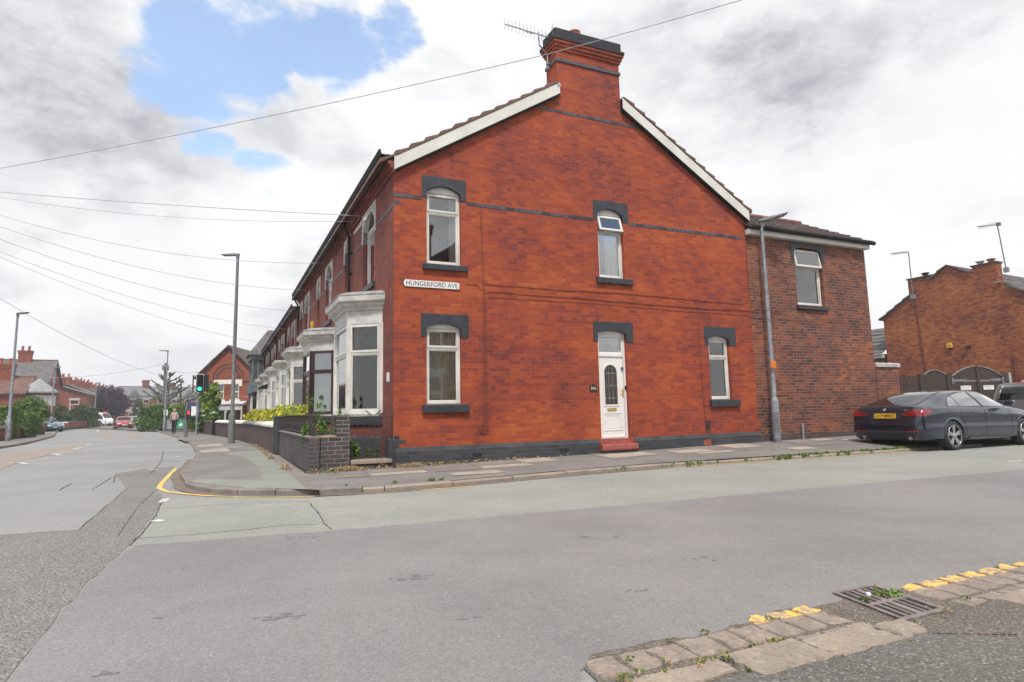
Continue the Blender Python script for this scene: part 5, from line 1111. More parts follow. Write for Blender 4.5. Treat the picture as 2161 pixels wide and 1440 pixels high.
p0 = ground(106, 910, 58); lamp('street lamp before the tall slate roofed house on the left', (p0.x, p0.y), 6.3, R(-15), 1.1, 'galv', .10, .8)
p0 = ground(198, 899, 86); lamp('street lamp beside the white van, against the purple tree', (p0.x, p0.y), 6.5, R(-15), 1.1, 'galv', .12, .8)
p0 = ground(346, 911, 46.5); T_ = lamp('hazy street lamp with small white notice beyond the walking woman', (p0.x, p0.y), 6.45, math.pi, 1.1, 'galv', .085, .75); m = MB(); m.box(-.16, .16, -.13, -.11, 1.75 - .4, 2.0 - .2); m.build('notice', MT['signwhite'], T_)
p0 = ground(302, 893, 135); lamp('farthest street lamp, small above the white trimmed terrace', (p0.x, p0.y), 8.2, 0, 1.1, 'galv', .12, .9)
p0 = ground(343, 905, 61); UP = thing('utility_pole', 'timber telegraph pole with a drum of brackets at its head', 'pole', Matrix.Translation(p0)); m = MB(); m.tube([(0, 0, 0), (0, 0, 6.9)], [.16, .13], 10); m.build('post', MT['pole'], UP); m = MB(); m.lathe([(.3, 6.15), (.32, 6.4), (.3, 6.55)], 12); m.tube([(-.35, 0, 6.6), (.35, 0, 6.6)], .05, 6); m.build('bracket', MT['galvdark'], UP)
p0 = ground(378, 900, 68); UP2 = thing('utility_pole', 'thin distant pole with a round cap left of the traffic signal', 'pole', Matrix.Translation(p0)); m = MB(); m.tube([(0, 0, 0), (0, 0, 5.2)], [.1, .09], 8); m.build('post', MT['pole'], UP2); m = MB(); m.lathe([(0, 5.15), (.25, 5.3), (.28, 5.45), (.12, 5.6), (0, 5.62)], 10); m.build('cap', MT['galvdark'], UP2)
p0 = ground(604, 700, 62)
# traffic signal on a cranked pole
TS = thing('traffic_signal', 'cranked grey traffic signal pole showing green, with red pedestrian signal', 'traffic light', Matrix.Translation(Vector((-17.38, 31.2, 0))) @ Matrix.Rotation(R(28), 4, 'Z'))
m = MB(); m.tube([(0, 0, .05), (0, 0, 1.75)], .085, 12); m.tube([(0, 0, 1.7), (.02, 0, 1.9), (.1, 0, 2.06), (.5, 0, 2.28), (.62, 0, 2.36), (.62, 0, 2.6)], .065, 10); m.build('post', MT['galvdark'], TS, smooth=True)
m = MB(); m.box(.36, .74, -.02, .0, 2.46, 3.45); m.build('backing_board', MT['signwhite'], TS, bevel=.02)
m = MB(); m.box(.385, .715, -.16, -.021, 2.49, 3.42); hd = m.build('signal_head', MT['plastic'], TS, bevel=.02)
MT['green_lit'] = emit('green_signal', (.03, .8, .42), 1.3); MT['red_lit'] = emit('red_signal', (1.0, .03, .03), 2.0)
for k, z in enumerate((2.65, 2.955, 3.26)):
    m = MB(); m.lathe([(.0, -.172), (.095, -.168), (.10, -.160)], 16, (.55, 0, z), 'y'); l_ = m.build('signal_lens', MT['green_lit'] if k == 0 else MT['ink'], TS)
    m = MB(); n = 12
    for i in range(n):
        a, b = math.pi * (i / n) - .2, math.pi * ((i + 1) / n) + 0; ra = .118
        m.face([(.55 + ra * math.cos(a), -.16, z + ra * math.sin(a)), (.55 + ra * math.cos(b), -.16, z + ra * math.sin(b)), (.55 + ra * .95 * math.cos(b), -.36, z + ra * .9 * math.sin(b) + .01), (.55 + ra * .95 * math.cos(a), -.36, z + ra * .9 * math.sin(a) + .01)])
    m.build('visor', MT['plastic'], TS)
m = MB(); m.box(-.04, .20, -.24, -.08, 1.05, 1.50); m.build('pedestrian_signal', MT['plastic'], TS, bevel=.01); m = MB(); m.box(.045, .13, -.25, -.241, 1.30, 1.46); m.build('red_figure', MT['red_lit'], TS); m = MB(); m.box(.2, .26, .0, .25, 2.5, 3.4); m.box(.72, .98, .02, .22, 2.50, 3.42); m.build('rear_signal_head', MT['plastic'], TS)
SP = thing('signal_pole', 'plain slim grey pole against the flat topped brick wall', 'pole', Matrix.Translation(ground(414, 917, 35.6))); m = MB(); m.tube([(0, 0, .05), (0, 0, 3.0)], .06, 10); m.build('post', MT['galv'], SP); m = MB(); m.lathe([(.07, 3.0), (.07, 3.05), (.0, 3.06)], 10); m.build('cap', MT['galvdark'], SP)
IB = thing('information_board', 'dark blue information board behind the traffic signal pole', 'notice board', Matrix.Translation(ground(406, 905, 38))); MT['navy'] = mk('navy_board', (.04, .06, .15), (.03, .05, .12), 3, .4)
m = MB(); m.box(-.42, .42, 0, .08, 1.15, 2.1); m.tube([(-.38, .04, 0), (-.38, .04, 1.2)], .03, 6); m.tube([(.38, .04, 0), (.38, .04, 1.2)], .03, 6); m.build('board', MT['navy'], IB); m = MB(); m.box(-.12, .34, -.006, -.001, 1.25, 1.85); m.build('poster', MT['signwhite'], IB)
AB = thing('advertising_board', 'low grey and green poster board on the pavement behind the walking woman', 'poster board', Matrix.Translation(ground(372, 906, 43.5))); MT['greenposter'] = mk('green_poster', (.03, .24, .14), (.05, .32, .18), 6, .4)
m = MB(); ring_boxes(m, -.75, .62, .3, 1.05, .05, 0, .08); m.box(-.1, -.04, .01, .07, .3, 1.05); m.box(-.85, .72, -.1, .2, .1, .22); m.build('frame', MT['galvdark'], AB); m = MB(); m.box(-.70, -.1, .02, .05, .35, 1.0); m.build('grey_panel', MT['greytrim'], AB); m = MB(); m.box(-.04, .57, .02, .05, .35, 1.0); m.build('green_panel', MT['greenposter'], AB); m = MB(); m.prism([(.15, .6), (.3, .75), (.45, .7), (.4, .55), (.25, .5)], 'y', .012, .019); m.build('poster_image', MT['signwhite'], AB)

# ------------------------------------------------------------------ overhead cables
def cable(label, pts, r=.009, sag=.25, group='overhead cables'):
    t_ = None; P = []; 
    for a, b in zip(pts, pts[1:]):
        a, b = Vector(a), Vector(b); n = 14
        for i in range(n): q = i / n; P.append(a.lerp(b, q) - Vector((0, 0, sag * 4 * q * (1 - q))))
    P.append(Vector(pts[-1])); m = MB(); m.tube(P, r * .8, 5); o = m.build('overhead_cable', MT['wire'], None, smooth=True); tag(o, label, 'cable', group)
MT['wire'] = mk('wire_grey', (.40, .40, .41), None, 3, .6)
te = lambda s, z=6.0: TF @ Vector((s, .05, z))
cable('long cable sagging across the sky and in front of the chimney', [at(-60, 366, 13), at(1150, 116, 10.8)], .009, .10); cable('long cable continuing from the chimney top up out of the picture', [at(1150, 116, 10.8), at(1640, -22, 9.8)], .009, .02)
cable('cable running level from the left edge to the eaves of the corner house', [at(-40, 402, 16), te(2.9, 5.9)], .011, .05); cable('thinner level cable just below the one reaching the corner house eaves', [at(-40, 410, 16), te(3.5, 5.95)], .007, .25)
for i, (y0, s, z) in enumerate(((445, 8.2, 6.0), (468, 12.3, 5.9), (494, 15.5, 5.6), (520, 19, 5.3), (530, 25, 5.2))):
    cable(['uppermost of the slanting cables from the left edge to the terrace', 'second slanting cable from the left edge down to the terrace', 'middle slanting cable from the left edge down to the terrace', 'fourth slanting cable from the left edge, ending past the step in the eaves', 'lowest slanting cable from the left edge to the far part of the terrace'][i], [at(-30, y0, 17), te(s, z)], .010 if i < 3 else .008, .45)
cable('short cable dropping from the left edge towards the tall slate roofed house', [at(-30, 612, 30), at(330, 790, 62)], .016, .5)
uh = at(343, 769, 61)
cable('cable from the left row of chimneys to the head of the utility pole', [at(60, 795, 76), uh], .03, .6); cable('cable from the utility pole head to the gabled villa', [uh, at(428, 783, 56)], .03, .5); cable('thin cable crossing behind the hazy lamp towards the terrace', [at(380, 805, 68), at(540, 838, 50)], .02, .4)
# ------------------------------------------------------------------ distant houses
ROTS = Matrix.Rotation(R(-90), 4, 'Z')
def far_house(name, label, F, w, d, ze, zr, ridge='y', bm='brick_far', rm='slate_roof', wins=(), chim=(), eave=.25, extra=None):
    """F: frame at near front corner; box x 0..w, y 0..d; ridge along x or y"""
    H = thing(name, label, 'house', F); m = MB()
    if ridge == 'x':
        for x in (0, w): m.face([(x, 0, 0), (x, d, 0), (x, d, ze), (x, d / 2, zr), (x, 0, ze)])
        for y in (0, d): m.face([(0, y, 0), (w, y, 0), (w, y, ze), (0, y, ze)])
    else:
        for y in (0, d): m.face([(0, y, 0), (w, y, 0), (w, y, ze), (w / 2, y, zr), (0, y, ze)])
        for x in (0, w): m.face([(x, 0, 0), (x, d, 0), (x, d, ze), (x, 0, ze)])
    m.build('wall', MT[bm], H, raw=True)
    k = (zr - ze) / ((d if ridge == 'x' else w) / 2); Mx = Matrix(((0, 1, 0, 0), (1, 0, 0, 0), (0, 0, 1, 0), (0, 0, 0, 1))) if ridge == 'x' else Matrix()
    m = MB(Mx); D_ = d if ridge == 'x' else w; L_ = w if ridge == 'x' else d
    m.prism([(-eave, ze - eave * k + .03), (D_ / 2, zr + .03), (D_ / 2, zr + .18), (-eave, ze - eave * k + .15)], 'y', -.3, L_ + .3)
    m.prism([(D_ + eave, ze - eave * k + .03), (D_ / 2, zr + .03), (D_ / 2, zr + .18), (D_ + eave, ze - eave * k + .15)], 'y', -.3, L_ + .3)
    rf = m.build('roof', MT[rm], H); m = MB(Mx); m.tube([(D_ / 2, -.3, zr + .18), (D_ / 2, L_ + .3, zr + .18)], .12, 6); m.build('ridge_tiles', MT['tile_red'], rf)
    m = MB(Mx)
    for s_ in (1, -1):
        xe = -eave if s_ > 0 else D_ + eave
        for y in (-.32, L_ + .30): m.prism([(xe, ze - eave * k - .1), (D_ / 2, zr - .1), (D_ / 2, zr + .1), (xe, ze - eave * k + .1)], 'y', y, y + .02)
    m.build('bargeboard', MT['dkbrown'], H)
    for (face, x0, z0, ww, hh) in wins:
        Lm = T3(x0, -.03, z0) if face == 'f' else ROTS @ T3(x0, -.03, z0)
        # side face: x0 measured leftwards from the near front corner (negative = deeper)
        wn = window(H, Lm, ww, hh, .5, 0, 'net', 'white', .09, 'glass_dark')
        m = MB(Lm); m.box(-.1, ww + .1, -.05, -.001, hh, hh + .28); m.box(-.1, ww + .1, -.08, -.001, -.18, 0); m.build('lintel', MT['whitepaint'], H)
    for (x, y, a, b, zt, npot) in chim:
        m = MB(); m.box(x, x + a, y, y + b, ze, zt - .45); m.box(x - .06, x + a + .06, y - .06, y + b + .06, zt - .45, zt - .2); m.box(x - .1, x + a + .1, y - .1, y + b + .1, zt - .2, zt); c = m.build('chimney', MT[bm], H)
        for i in range(npot):
            q = (i + .5) / npot; cx, cy = (x + a * q, y + b / 2) if a > b else (x + a / 2, y + b * q); m = MB(); m.lathe([(.16, zt), (.13, zt + .45), (.18, zt + .5), (.15, zt + .6)], 8, (cx, cy, 0)); m.build('chimney_pot', MT['terracotta'], c)
    return H
def lf(x, y, Y, a=AV): p = ground(x, y, Y); return frame(p, a)
# left row. frames: x along the street away from the camera, y away from the street
FS = lambda F: F
HB = far_house('slate_roofed_house', 'tall gabled brick house with grey slate roof and twin chimney pots on the left', lf(92, 906, 74), 7, 13, 6.0, 8.9, 'y', 'brick_far', 'slate_roof_x', [('f', 2.6, 6.3, 1.3, 1.75), ('f', 2.6, 3.0, 1.5, 1.9), ('f', 2.3, .3, 2.2, 1.9)], [(3.1, 2.5, .7, 1.35, 10.3, 2)])
far_house('corner_bay_house', 'low red brick house with brown roof and dark chimney at the left edge', lf(42, 915, 60), 6, 10, 4.0, 5.7, 'y', 'brick_far', 'tile_main', [('s', -3.1, 2.6, 1.0, 1.5), ('s', -6.2, 2.6, 1.0, 1.5), ('f', 2, 2.6, 1.2, 1.5)], [(2.2, 1.5, .9, 1.5, 7.2, 2)])
p = lf(76, 909, 62); m = MB(); B_ = thing('bay_window_tower', 'hexagonal bay with pointed grey roof beside the tall slate roofed house', 'bay window', p)
m.lathe([(1.5, 0), (1.5, 4.1)], 6); m.build('wall', MT['brick_far'], B_); m = MB(); m.lathe([(1.8, 4.05), (1.8, 4.2), (.1, 5.6)], 6); m.build('roof', MT['greytrim'], B_); m = MB(); m.lathe([(1.53, 2.7), (1.53, 3.8)], 6, caps=False); m.build('window_band', MT['whitepaint'], B_)
far_house('plain_gable_house', 'plain orange brick gable end house beyond the tall slate roofed house', lf(181, 899, 98), 9, 11, 5.4, 7.3, 'x', 'brick_far', 'slate_roof', [('s', -2.4, 3.0, 1.3, 1.5)], [(.2, 3.4, .8, 1.2, 8.2, 2)])
for i in range(5):
    F = lf(181, 899, 98) @ T3(9.05 + i * 9, .6 * (i % 2), 0)
    far_house('row_house', ['distant terraced house with paired pots, next behind the plain orange gable', 'distant terraced house whose stack is second behind the plain orange gable', 'distant terraced house with its stack above the left of the purple tree', 'distant terraced house with its stack above the middle of the purple tree', 'distant terraced house with its stack above the right of the purple tree'][i], F, 8.95, 11, 5.4, 7.8, 'x', 'brick_far', 'slate_roof', [('f', 1.5, 3, 1.5, 1.6)], [(.1, 4.2, .9, 2.2, 8.9, 3 if i != 3 else 2), (5.0, 3.2, .7, 1.2, 8.4, 2)])
D1 = lf(262, 896, 128, R(25))
for i in range(3):
    F = frame(ground(262, 896, 128), R(48)) @ T3(i * 5.6, 0, 0)
    H = far_house('white_trimmed_house', ['far terraced house with white banded bays, nearest the purple tree', 'middle house of the far white banded terrace at the bend', 'last house of the far white banded terrace at the bend'][i], F, 5.58, 9, 6.2, 8.3, 'x', 'brick_far', 'slate_roof', [('f', .7, 3.6, 1.6, 1.8), ('f', 3.4, 3.6, 1.2, 1.8), ('f', .7, .8, 1.6, 1.7)], [(4.6, 3.6, .9, 2.0, 10.0 - .5 * i, 0)])
    m = MB(); m.box(.1, 5.5, -.12, -.002, 2.75, 3.3); m.box(.1, 5.5, -.12, -.002, 5.6, 6.1); m.build('white_band', MT['whitepaint'], H); m = MB(); m.prism([(.4, 6.0), (2.9, 6.0), (1.65, 7.7)], 'y', -.5, 2.5); m.build('gablet', MT['slate_roof'], H)
# gabled villa on the right of the road
VF = frame(ground(478, 900, 55), R(4)); VI = thing('gabled_villa', 'orange brick gabled house with arched blue brick detail and cream paired lintel', 'house', VF)
hw, ze, zr = 2.75, 5.0, 7.75; m = MB(); holes_wall(m, -hw, hw, 0, ze, [(-1.02, -.35, 2.75, 4.22), (.35, 1.02, 2.75, 4.22), (-1.2, .9, .7, 2.1)]); m.face([(-hw, 0, ze), (hw, 0, ze), (0, 0, zr)])
for x in (-hw, hw): m.face([(x, 0, 0), (x, 6, 0), (x, 6, ze), (x, 0, ze)])
m.build('gable_wall', MT['brick_far'], VI, raw=True)
m = MB(); m.prism([(-hw - .3, ze - .3), (0, zr + .02), (0, zr + .16), (-hw - .3, ze - .12)], 'y', -.3, 8); m.prism([(hw + .3, ze - .3), (0, zr + .02), (0, zr + .16), (hw + .3, ze - .12)], 'y', -.3, 8); m.build('gable_roof', MT['tile_brown'], VI)
m = MB(); m.box(-3.0, 2.9, .6, 7, 0, 4.9); m.build('main_wall', MT['brick_far'], VI); m = MB(Matrix(((0, 1, 0, 0), (1, 0, 0, 0), (0, 0, 1, 0), (0, 0, 0, 1)))); roof_courses(m, .3, 4.85, 3.8, 7.0, -3.1, 3.6, 8, base=.03); roof_courses(m, 7.3, 4.85, 3.8, 7.0, -3.1, 3.6, 4); m.build('main_roof', MT['tile_brown'], VI)
window(VI, T3(-1.02, .1, 2.75), .67, 1.47, .5, 0, None, 'white', .09, 'glass_dark'); window(VI, T3(.35, .1, 2.75), .67, 1.47, .5, 0, None, 'white', .09, 'glass_dark')
m = MB(); m.box(-1.3, 1.3, -.04, -.002, 4.2, 4.62); m.box(-1.3, -1.0, -.04, -.002, 4.0, 4.2); m.box(1.0, 1.3, -.04, -.002, 4.0, 4.2); m.build('lintel', MT['coping'], VI); m = MB(); m.box(-1.15, -.2, -.1, -.002, 2.55, 2.74); m.box(.2, 1.15, -.1, -.002, 2.55, 2.74); m.build('sill', MT['coping'], VI)
m = MB()
for z in (4.32, 2.42): m.box(-hw, -1.35, -.012, -.001, z, z + .14); m.box(1.35, hw, -.012, -.001, z, z + .14)
for rr in (1.32, .98):
    for i in range(16): a, b = math.pi * i / 16, math.pi * (i + 1) / 16; m.prism([(rr * math.cos(a), 4.7 + rr * math.sin(a)), (rr * math.cos(b), 4.7 + rr * math.sin(b)), ((rr + .12) * math.cos(b), 4.7 + (rr + .12) * math.sin(b)), ((rr + .12) * math.cos(a), 4.7 + (rr + .12) * math.sin(a))], 'y', -.014, -.001)
m.build('brick_banding', MT['dkbrown'], VI)
m = MB(); 
for i in range(14):
    for s_ in (-1, 1): q = (i + .5) / 14; x, z = s_ * hw * (1 - q), ze + (zr - ze) * q - .2; m.box(x - .06, x + .06, -.08, -.002, z - .12, z + .05)
m.build('dentil_course', MT['brick_front'], VI)
m = MB(); m.box(-1.45, 1.75, -1.0, 0, 2.18, 2.3); m.prism([(-1.1, 2.3), (0, 2.3), (0, 2.6)], 'x', -1.5, 1.8); m.box(-1.4, 1.7, -.97, -.9, 1.75, 2.18)
for x in (-1.4, -.62, .15, .9, 1.6): m.box(x, x + .13, -.95, -.82, .0, 2.18)
for x in (-1.27, -.49, .28): 
    for i in range(6): a = i / 6; m.box(x + .65 * abs(a - .0) * .0, x + .11 * (1 - a) + .02, -.95, -.9, 1.55 + .2 * a, 1.6 + .2 * a); 
m.build('porch', MT['whitepaint'], VI); m = MB(); m.box(-1.2, .9, .08, .11, .7, 2.1); m.build('bay_glass', mk('villa_glass', (.09, .10, .10), (.3, .3, .28), 1.5, .1), VI)
far_house('red_roofed_house', 'small house with red tiled roof behind the hazy hedge', frame(ground(392, 905, 78), R(-20)), 6, 6, 2.6, 4.0, 'x', 'brick_far', 'tile_red', [], [(1.5, 2.6, .7, .7, 5.3, 0)])
# garden walls on the left
def seg_wall(label, F, x1, zt, mat, cop='kerb_dark', group=None, d=.22):
    H = thing('garden_wall', label, 'wall', F, group); m = MB(); m.box(0, x1, 0, d, .25, zt); m.build('brickwork', MT[mat], H); m = MB(); m.box(0, x1, -.01, d + .01, 0, .25); m.build('plinth', MT['brick_bluedark'], H); m = MB(); m.prism([(-.05, zt), (d + .05, zt), (d * .6, zt + .12), (d * .4, zt + .12)], 'x', -.03, x1 + .03); m.build('coping', MT[cop], H)
seg_wall('red brick garden wall with rounded blue coping under the clipped hedge', lf(-20, 945, 30), 3.4, .75, 'brick_far', 'slate_paint'); seg_wall('red brick garden wall with rounded coping just past the leftmost lamp post', lf(30, 924, 34.8), 4.6, .72, 'brick_far', 'slate_paint'); seg_wall('far end of the red brick garden wall below the looser hedge', lf(45, 916, 40), 6, .72, 'brick_far', 'slate_paint')
seg_wall('grey brick drive wall in front of the parked teal car', lf(82, 909, 54), 4.5, .9, 'brick_brownwall'); seg_wall('low orange brick wall with thin white top beyond the drive', lf(124, 905, 66), 4.5, .85, 'brick_far', 'coping'); seg_wall('long far orange brick wall beneath the clipped hedges', lf(145, 903.5, 72), 22, .95, 'brick_far', 'slate_paint')
# no entry sign
NE = thing('no_entry_sign', 'round red no entry sign with white bar beside the white van', 'road sign', Matrix.Translation(ground(222, 897, 93))); m = MB(); m.tube([(0, 0, 0), (0, 0, 2.4)], .05, 6); m.build('post', MT['galv'], NE); m = MB(); m.lathe([(.38, -.08), (.38, -.06)], 18, (0, 0, 2.2), 'y'); m.build('disc', mk('sign_red', (.3, .03, .03)), NE); m = MB(); m.box(-.27, .27, -.09, -.081, 2.14, 2.26); m.build('bar', MT['signwhite'], NE)

# ------------------------------------------------------------------ orange gabled house on the right
BF = frame(Vector((24.3, 32, 0)), AV)      # x away along the wall, +y towards the camera
OB = thing('orange_gable_house', 'large orange brick house side with two chimneys, tiled roof and yellow alarm box', 'house', BF)
xl, xr = -7.2, 3.6; k = .64; za = 8.65; ex = -.15
zz_ = lambda x: za - k * abs(x - ex)
m = MB(); m.face([(xr, 0, 0), (xl, 0, 0), (xl, 0, 4.2), (ex, 0, za), (xr, 0, zz_(xr))]); m.face([(xr, 0, 0), (xr, -14, 0), (xr, -14, zz_(xr)), (xr, 0, zz_(xr))]); m.face([(xl, 0, 0), (xl, -14, 0), (xl, -14, 4.2), (xl, 0, 4.2)]); m.build('gable_wall', MT['brick_orange'], OB, raw=True)
m = MB()
for i in range(14):
    a, b = i / 14, (i + 1) / 14; xa, xb = xl - .2 + (ex - xl + .2) * a, xl - .2 + (ex - xl + .2) * b
    z0, z1 = zz_(xa), zz_(xb); 
    y1 = .12 if not (-2.5 < (xa + xb) / 2 < -1.25) else -.55
    m.prism([(xa - .03, z0), (xb, z1), (xb, z1 + .05), (xa - .03, z0 + .11)], 'y', -14, y1)
for i in range(8):
    a, b = i / 8, (i + 1) / 8; xa, xb = xr + .2 + (ex - xr - .2) * a, xr + .2 + (ex - xr - .2) * b; y1 = .12 if not (.75 < (xa + xb) / 2 < 1.95) else -.6
    m.prism([(xa + .03, zz_(xa)), (xb, zz_(xb)), (xb, zz_(xb) + .05), (xa + .03, zz_(xa) + .11)], 'y', -14, y1)
m.build('roof', MT['slate_roof_x'], OB)
for xa, xb, zt, pots, dp in ((-2.42, -1.32, 8.36, ((-1.6, 'concrete'), (-2.1, 'terracotta')), .55), (.68, 1.98, 8.33, ((1.15, 'black'),), .6)):
    m = MB(); m.box(xa, xb, -dp, .012, zz_(xb if xb > 0 else xa) - .6, zt - .07); c = m.build('chimney', MT['brick_orange'], OB); m = MB(); m.box(xa - .06, xb + .06, -dp - .06, .07, zt - .07, zt); m.build('chimney_cap', MT['slate_paint'], c)
    for px_, mt in pots: m = MB(); m.lathe([(.13, zt), (.13, zt + .1), (.21, zt + .18), (.19, zt + .22), (.05, zt + .22)], 14, (px_, -dp / 2, 0)); m.build('chimney_pot', MT[mt], c)
m = MB(); m.tube([(1.7, .03, 7.3), (1.55, .03, 4), (1.5, .03, 1)], .025, 5); m.build('wall_cable', MT['cable'], OB); m = MB(); m.tube([(-2.68, .04, 3.4), (-2.7, .04, 1.3)], .045, 6); m.build('wall_pipe', MT['cable'], OB); m = MB(); m.prism([(-.0, 0), (0, -.04), (.14, -.06), (.14, 0)], 'x', 1.62, 1.86); m.build('flashing', MT['greytrim'], OB, T3(-4.2, 0, 7.25))
m = MB(); m.box(-3.6, -2.9, .0, .06, .9, 2.1); m.build('white_panel', MT['white'], OB)
AX = thing('alarm_box', 'yellow alarm box high on the orange gable wall above the gates', 'alarm box', BF @ T3(.14, 0, 4.18)); m = MB(); m.prism([(-.14, -.12), (.14, -.12), (.12, .15), (-.12, .15)], 'y', .002, .1); m.build('casing', MT['yellowbox'], AX, bevel=.015); m = MB(); m.box(-.07, .07, .1, .104, -.02, .03); m.box(-.12, .08, .0, .11, -.15, -.122); m.build('lamp', MT['ink'], AX)
fl = MB(BF @ T3(-.75, 0, 3.98)); fl.prism([(0, 0), (.14, -.02), (.14, .06), (0, .1)], 'x', -.12, .12); tag(fl.build('floodlight', MT['ink']), 'small dark floodlight right of the yellow alarm box on the gable', 'light')
def roof_aerial(label, F, h, ln, lean=0.0):
    A_ = thing('roof_aerial', label, 'aerial', F, 'aerials on the orange gable house'); m = MB(); m.tube([(0, 0, -.5), (lean, 0, h)], .028, 6); m.build('mast', MT['galvdark'], A_)
    m = MB(); m.tube([(lean, 0, h), (lean + ln, .1, h + .12)], .022, 5)
    for i in range(10): x = lean + ln * (i + .5) / 10; m.tube([(x, -.12, h + .07 * i / 10), (x, .2, h + .05 + .07 * i / 10)], .008, 4); m.tube([(x, .05, h - .08), (x, .05, h + .18)], .006, 4)
    m.box(lean - .14, lean + .02, -.08, .1, h - .08, h + .08) if lean else None
    m.build('antenna', MT['galvdark'], A_); m = MB(); m.box(-.1, .1, -.08, .1, -.5, -.25); m.build('bracket', MT['greytrim'], A_)
roof_aerial('slim television aerial on a long mast at the left chimney of the orange gable', BF @ T3(1.72, .1, 7.6), 2.3, .95); roof_aerial('television aerial with boxy reflector standing at the right chimney of the orange gable', BF @ T3(-2.75, -.2, 8.2), 2.1, .85, .15)
# lower tiled wing glimpsed to its left
LO = thing('tiled_outbuilding', 'lower building with dark tiled slope between the yard wall and the orange gable', 'outbuilding', BF @ T3(3.9, 0, 0)); m = MB(); m.box(0, 3, -6, -.3, 0, 4.1); m.build('wall', MT['brick_ext'], LO); m = MB(Matrix.Rotation(R(90), 4, 'Z')); 
m = MB(Matrix(((0, 1, 0, 0), (-1, 0, 0, 0), (0, 0, 1, 0), (0, 0, 0, 1)))); roof_courses(m, -.1, 4.1, 3, 6.0, -.1, 2.8, 7); m.build('roof', MT['slate_roof_x'], LO); m = MB(); m.box(-.1, 2.8, -.2, -.05, 3.85, 4.05); m.build('fascia', MT['white'], LO)
CB = thing('canopy_roof', 'stub of white trimmed flat canopy roof against the rear wing', 'canopy', HF @ T3(13.7, 3.2, 3.9)); m = MB(); m.box(0, .95, 0, 1.2, -.02, .14); m.build('fascia', MT['white'], CB); m = MB(); m.box(-.0, 1.1, -.1, 1.3, .14, .2); m.build('roof', MT['black'], CB); m = MB(); m.box(0.02, .5, .2, 1.2, -3.9, -.02); m.build('pier', MT['brick_ext'], CB)
# fence and gates
GF = frame(Vector((16.9, 26, 0)), R(0)); zt = 2.32
FN = thing('slatted_fence', 'dark brown slatted fence panel beside the yard wall', 'fence', GF); m = MB()
for i in range(9): m.box(.22 + i * .105, .22 + i * .105 + .075, -.02, 0, 0, zt - .03)
m.box(.2, 1.15, .0, .04, .5, .6); m.box(.2, 1.15, .0, .04, 1.8, 1.9); m.build('slats', MT['wood'], FN)
def arched(m, x0, x1, z0, zs, zc, y0, y1, n=10):
    P = [(x0, z0), (x1, z0)] + [(x1 + (x0 - x1) * i / n, zs + (zc - zs) * (1 - (2 * i / n - 1) ** 2)) for i in range(n + 1)]; m.prism(P, 'y', y0, y1)
def halfarch(m, x0, x1, z0, za_, zb_, y0, y1, n=8):
    P = [(x0, z0), (x1, z0)] + [(x1 + (x0 - x1) * i / n, zb_ + (za_ - zb_) * ((i / n) ** 2)) for i in range(n + 1)]; m.prism(P, 'y', y0, y1)
def post(x, zt_, lab, w=.13, mat='wood'): m = MB(GF @ T3(x, 0, 0)); m.box(-w / 2, w / 2, -.08, .08, 0, zt_); tag(m.build('fence_post', MT[mat]), lab, 'fence post')
post(1.26, zt + .03, 'dark square post between the slatted fence and the arched gate', .2); post(2.48, zt + .02, 'dark square post between the arched gate and the double gates', .26); post(4.92, zt + .03, 'dark square post at the right of the double gates', .22); post(5.16, zt + .02, 'pale concrete post beside the orange gable', .1, 'concrete')
G1 = thing('arched_gate', 'single dark brown gate with an arched weathered top', 'gate', GF); m = MB(); arched(m, 1.37, 2.34, .1, zt - .05, zt + .17, -.04, .0); m.build('boards', MT['wood'], G1); m = MB(); n = 10
for i in range(n): f = lambda q: zt - .05 + .22 * (1 - (2 * q - 1) ** 2); a, b = i / n, (i + 1) / n; m.prism([(1.37 + .97 * a, f(a)), (1.37 + .97 * b, f(b)), (1.37 + .97 * b, f(b) + .05), (1.37 + .97 * a, f(a) + .05)], 'y', -.07, .03)
m.build('top_rail', MT['woodgrey'], G1)
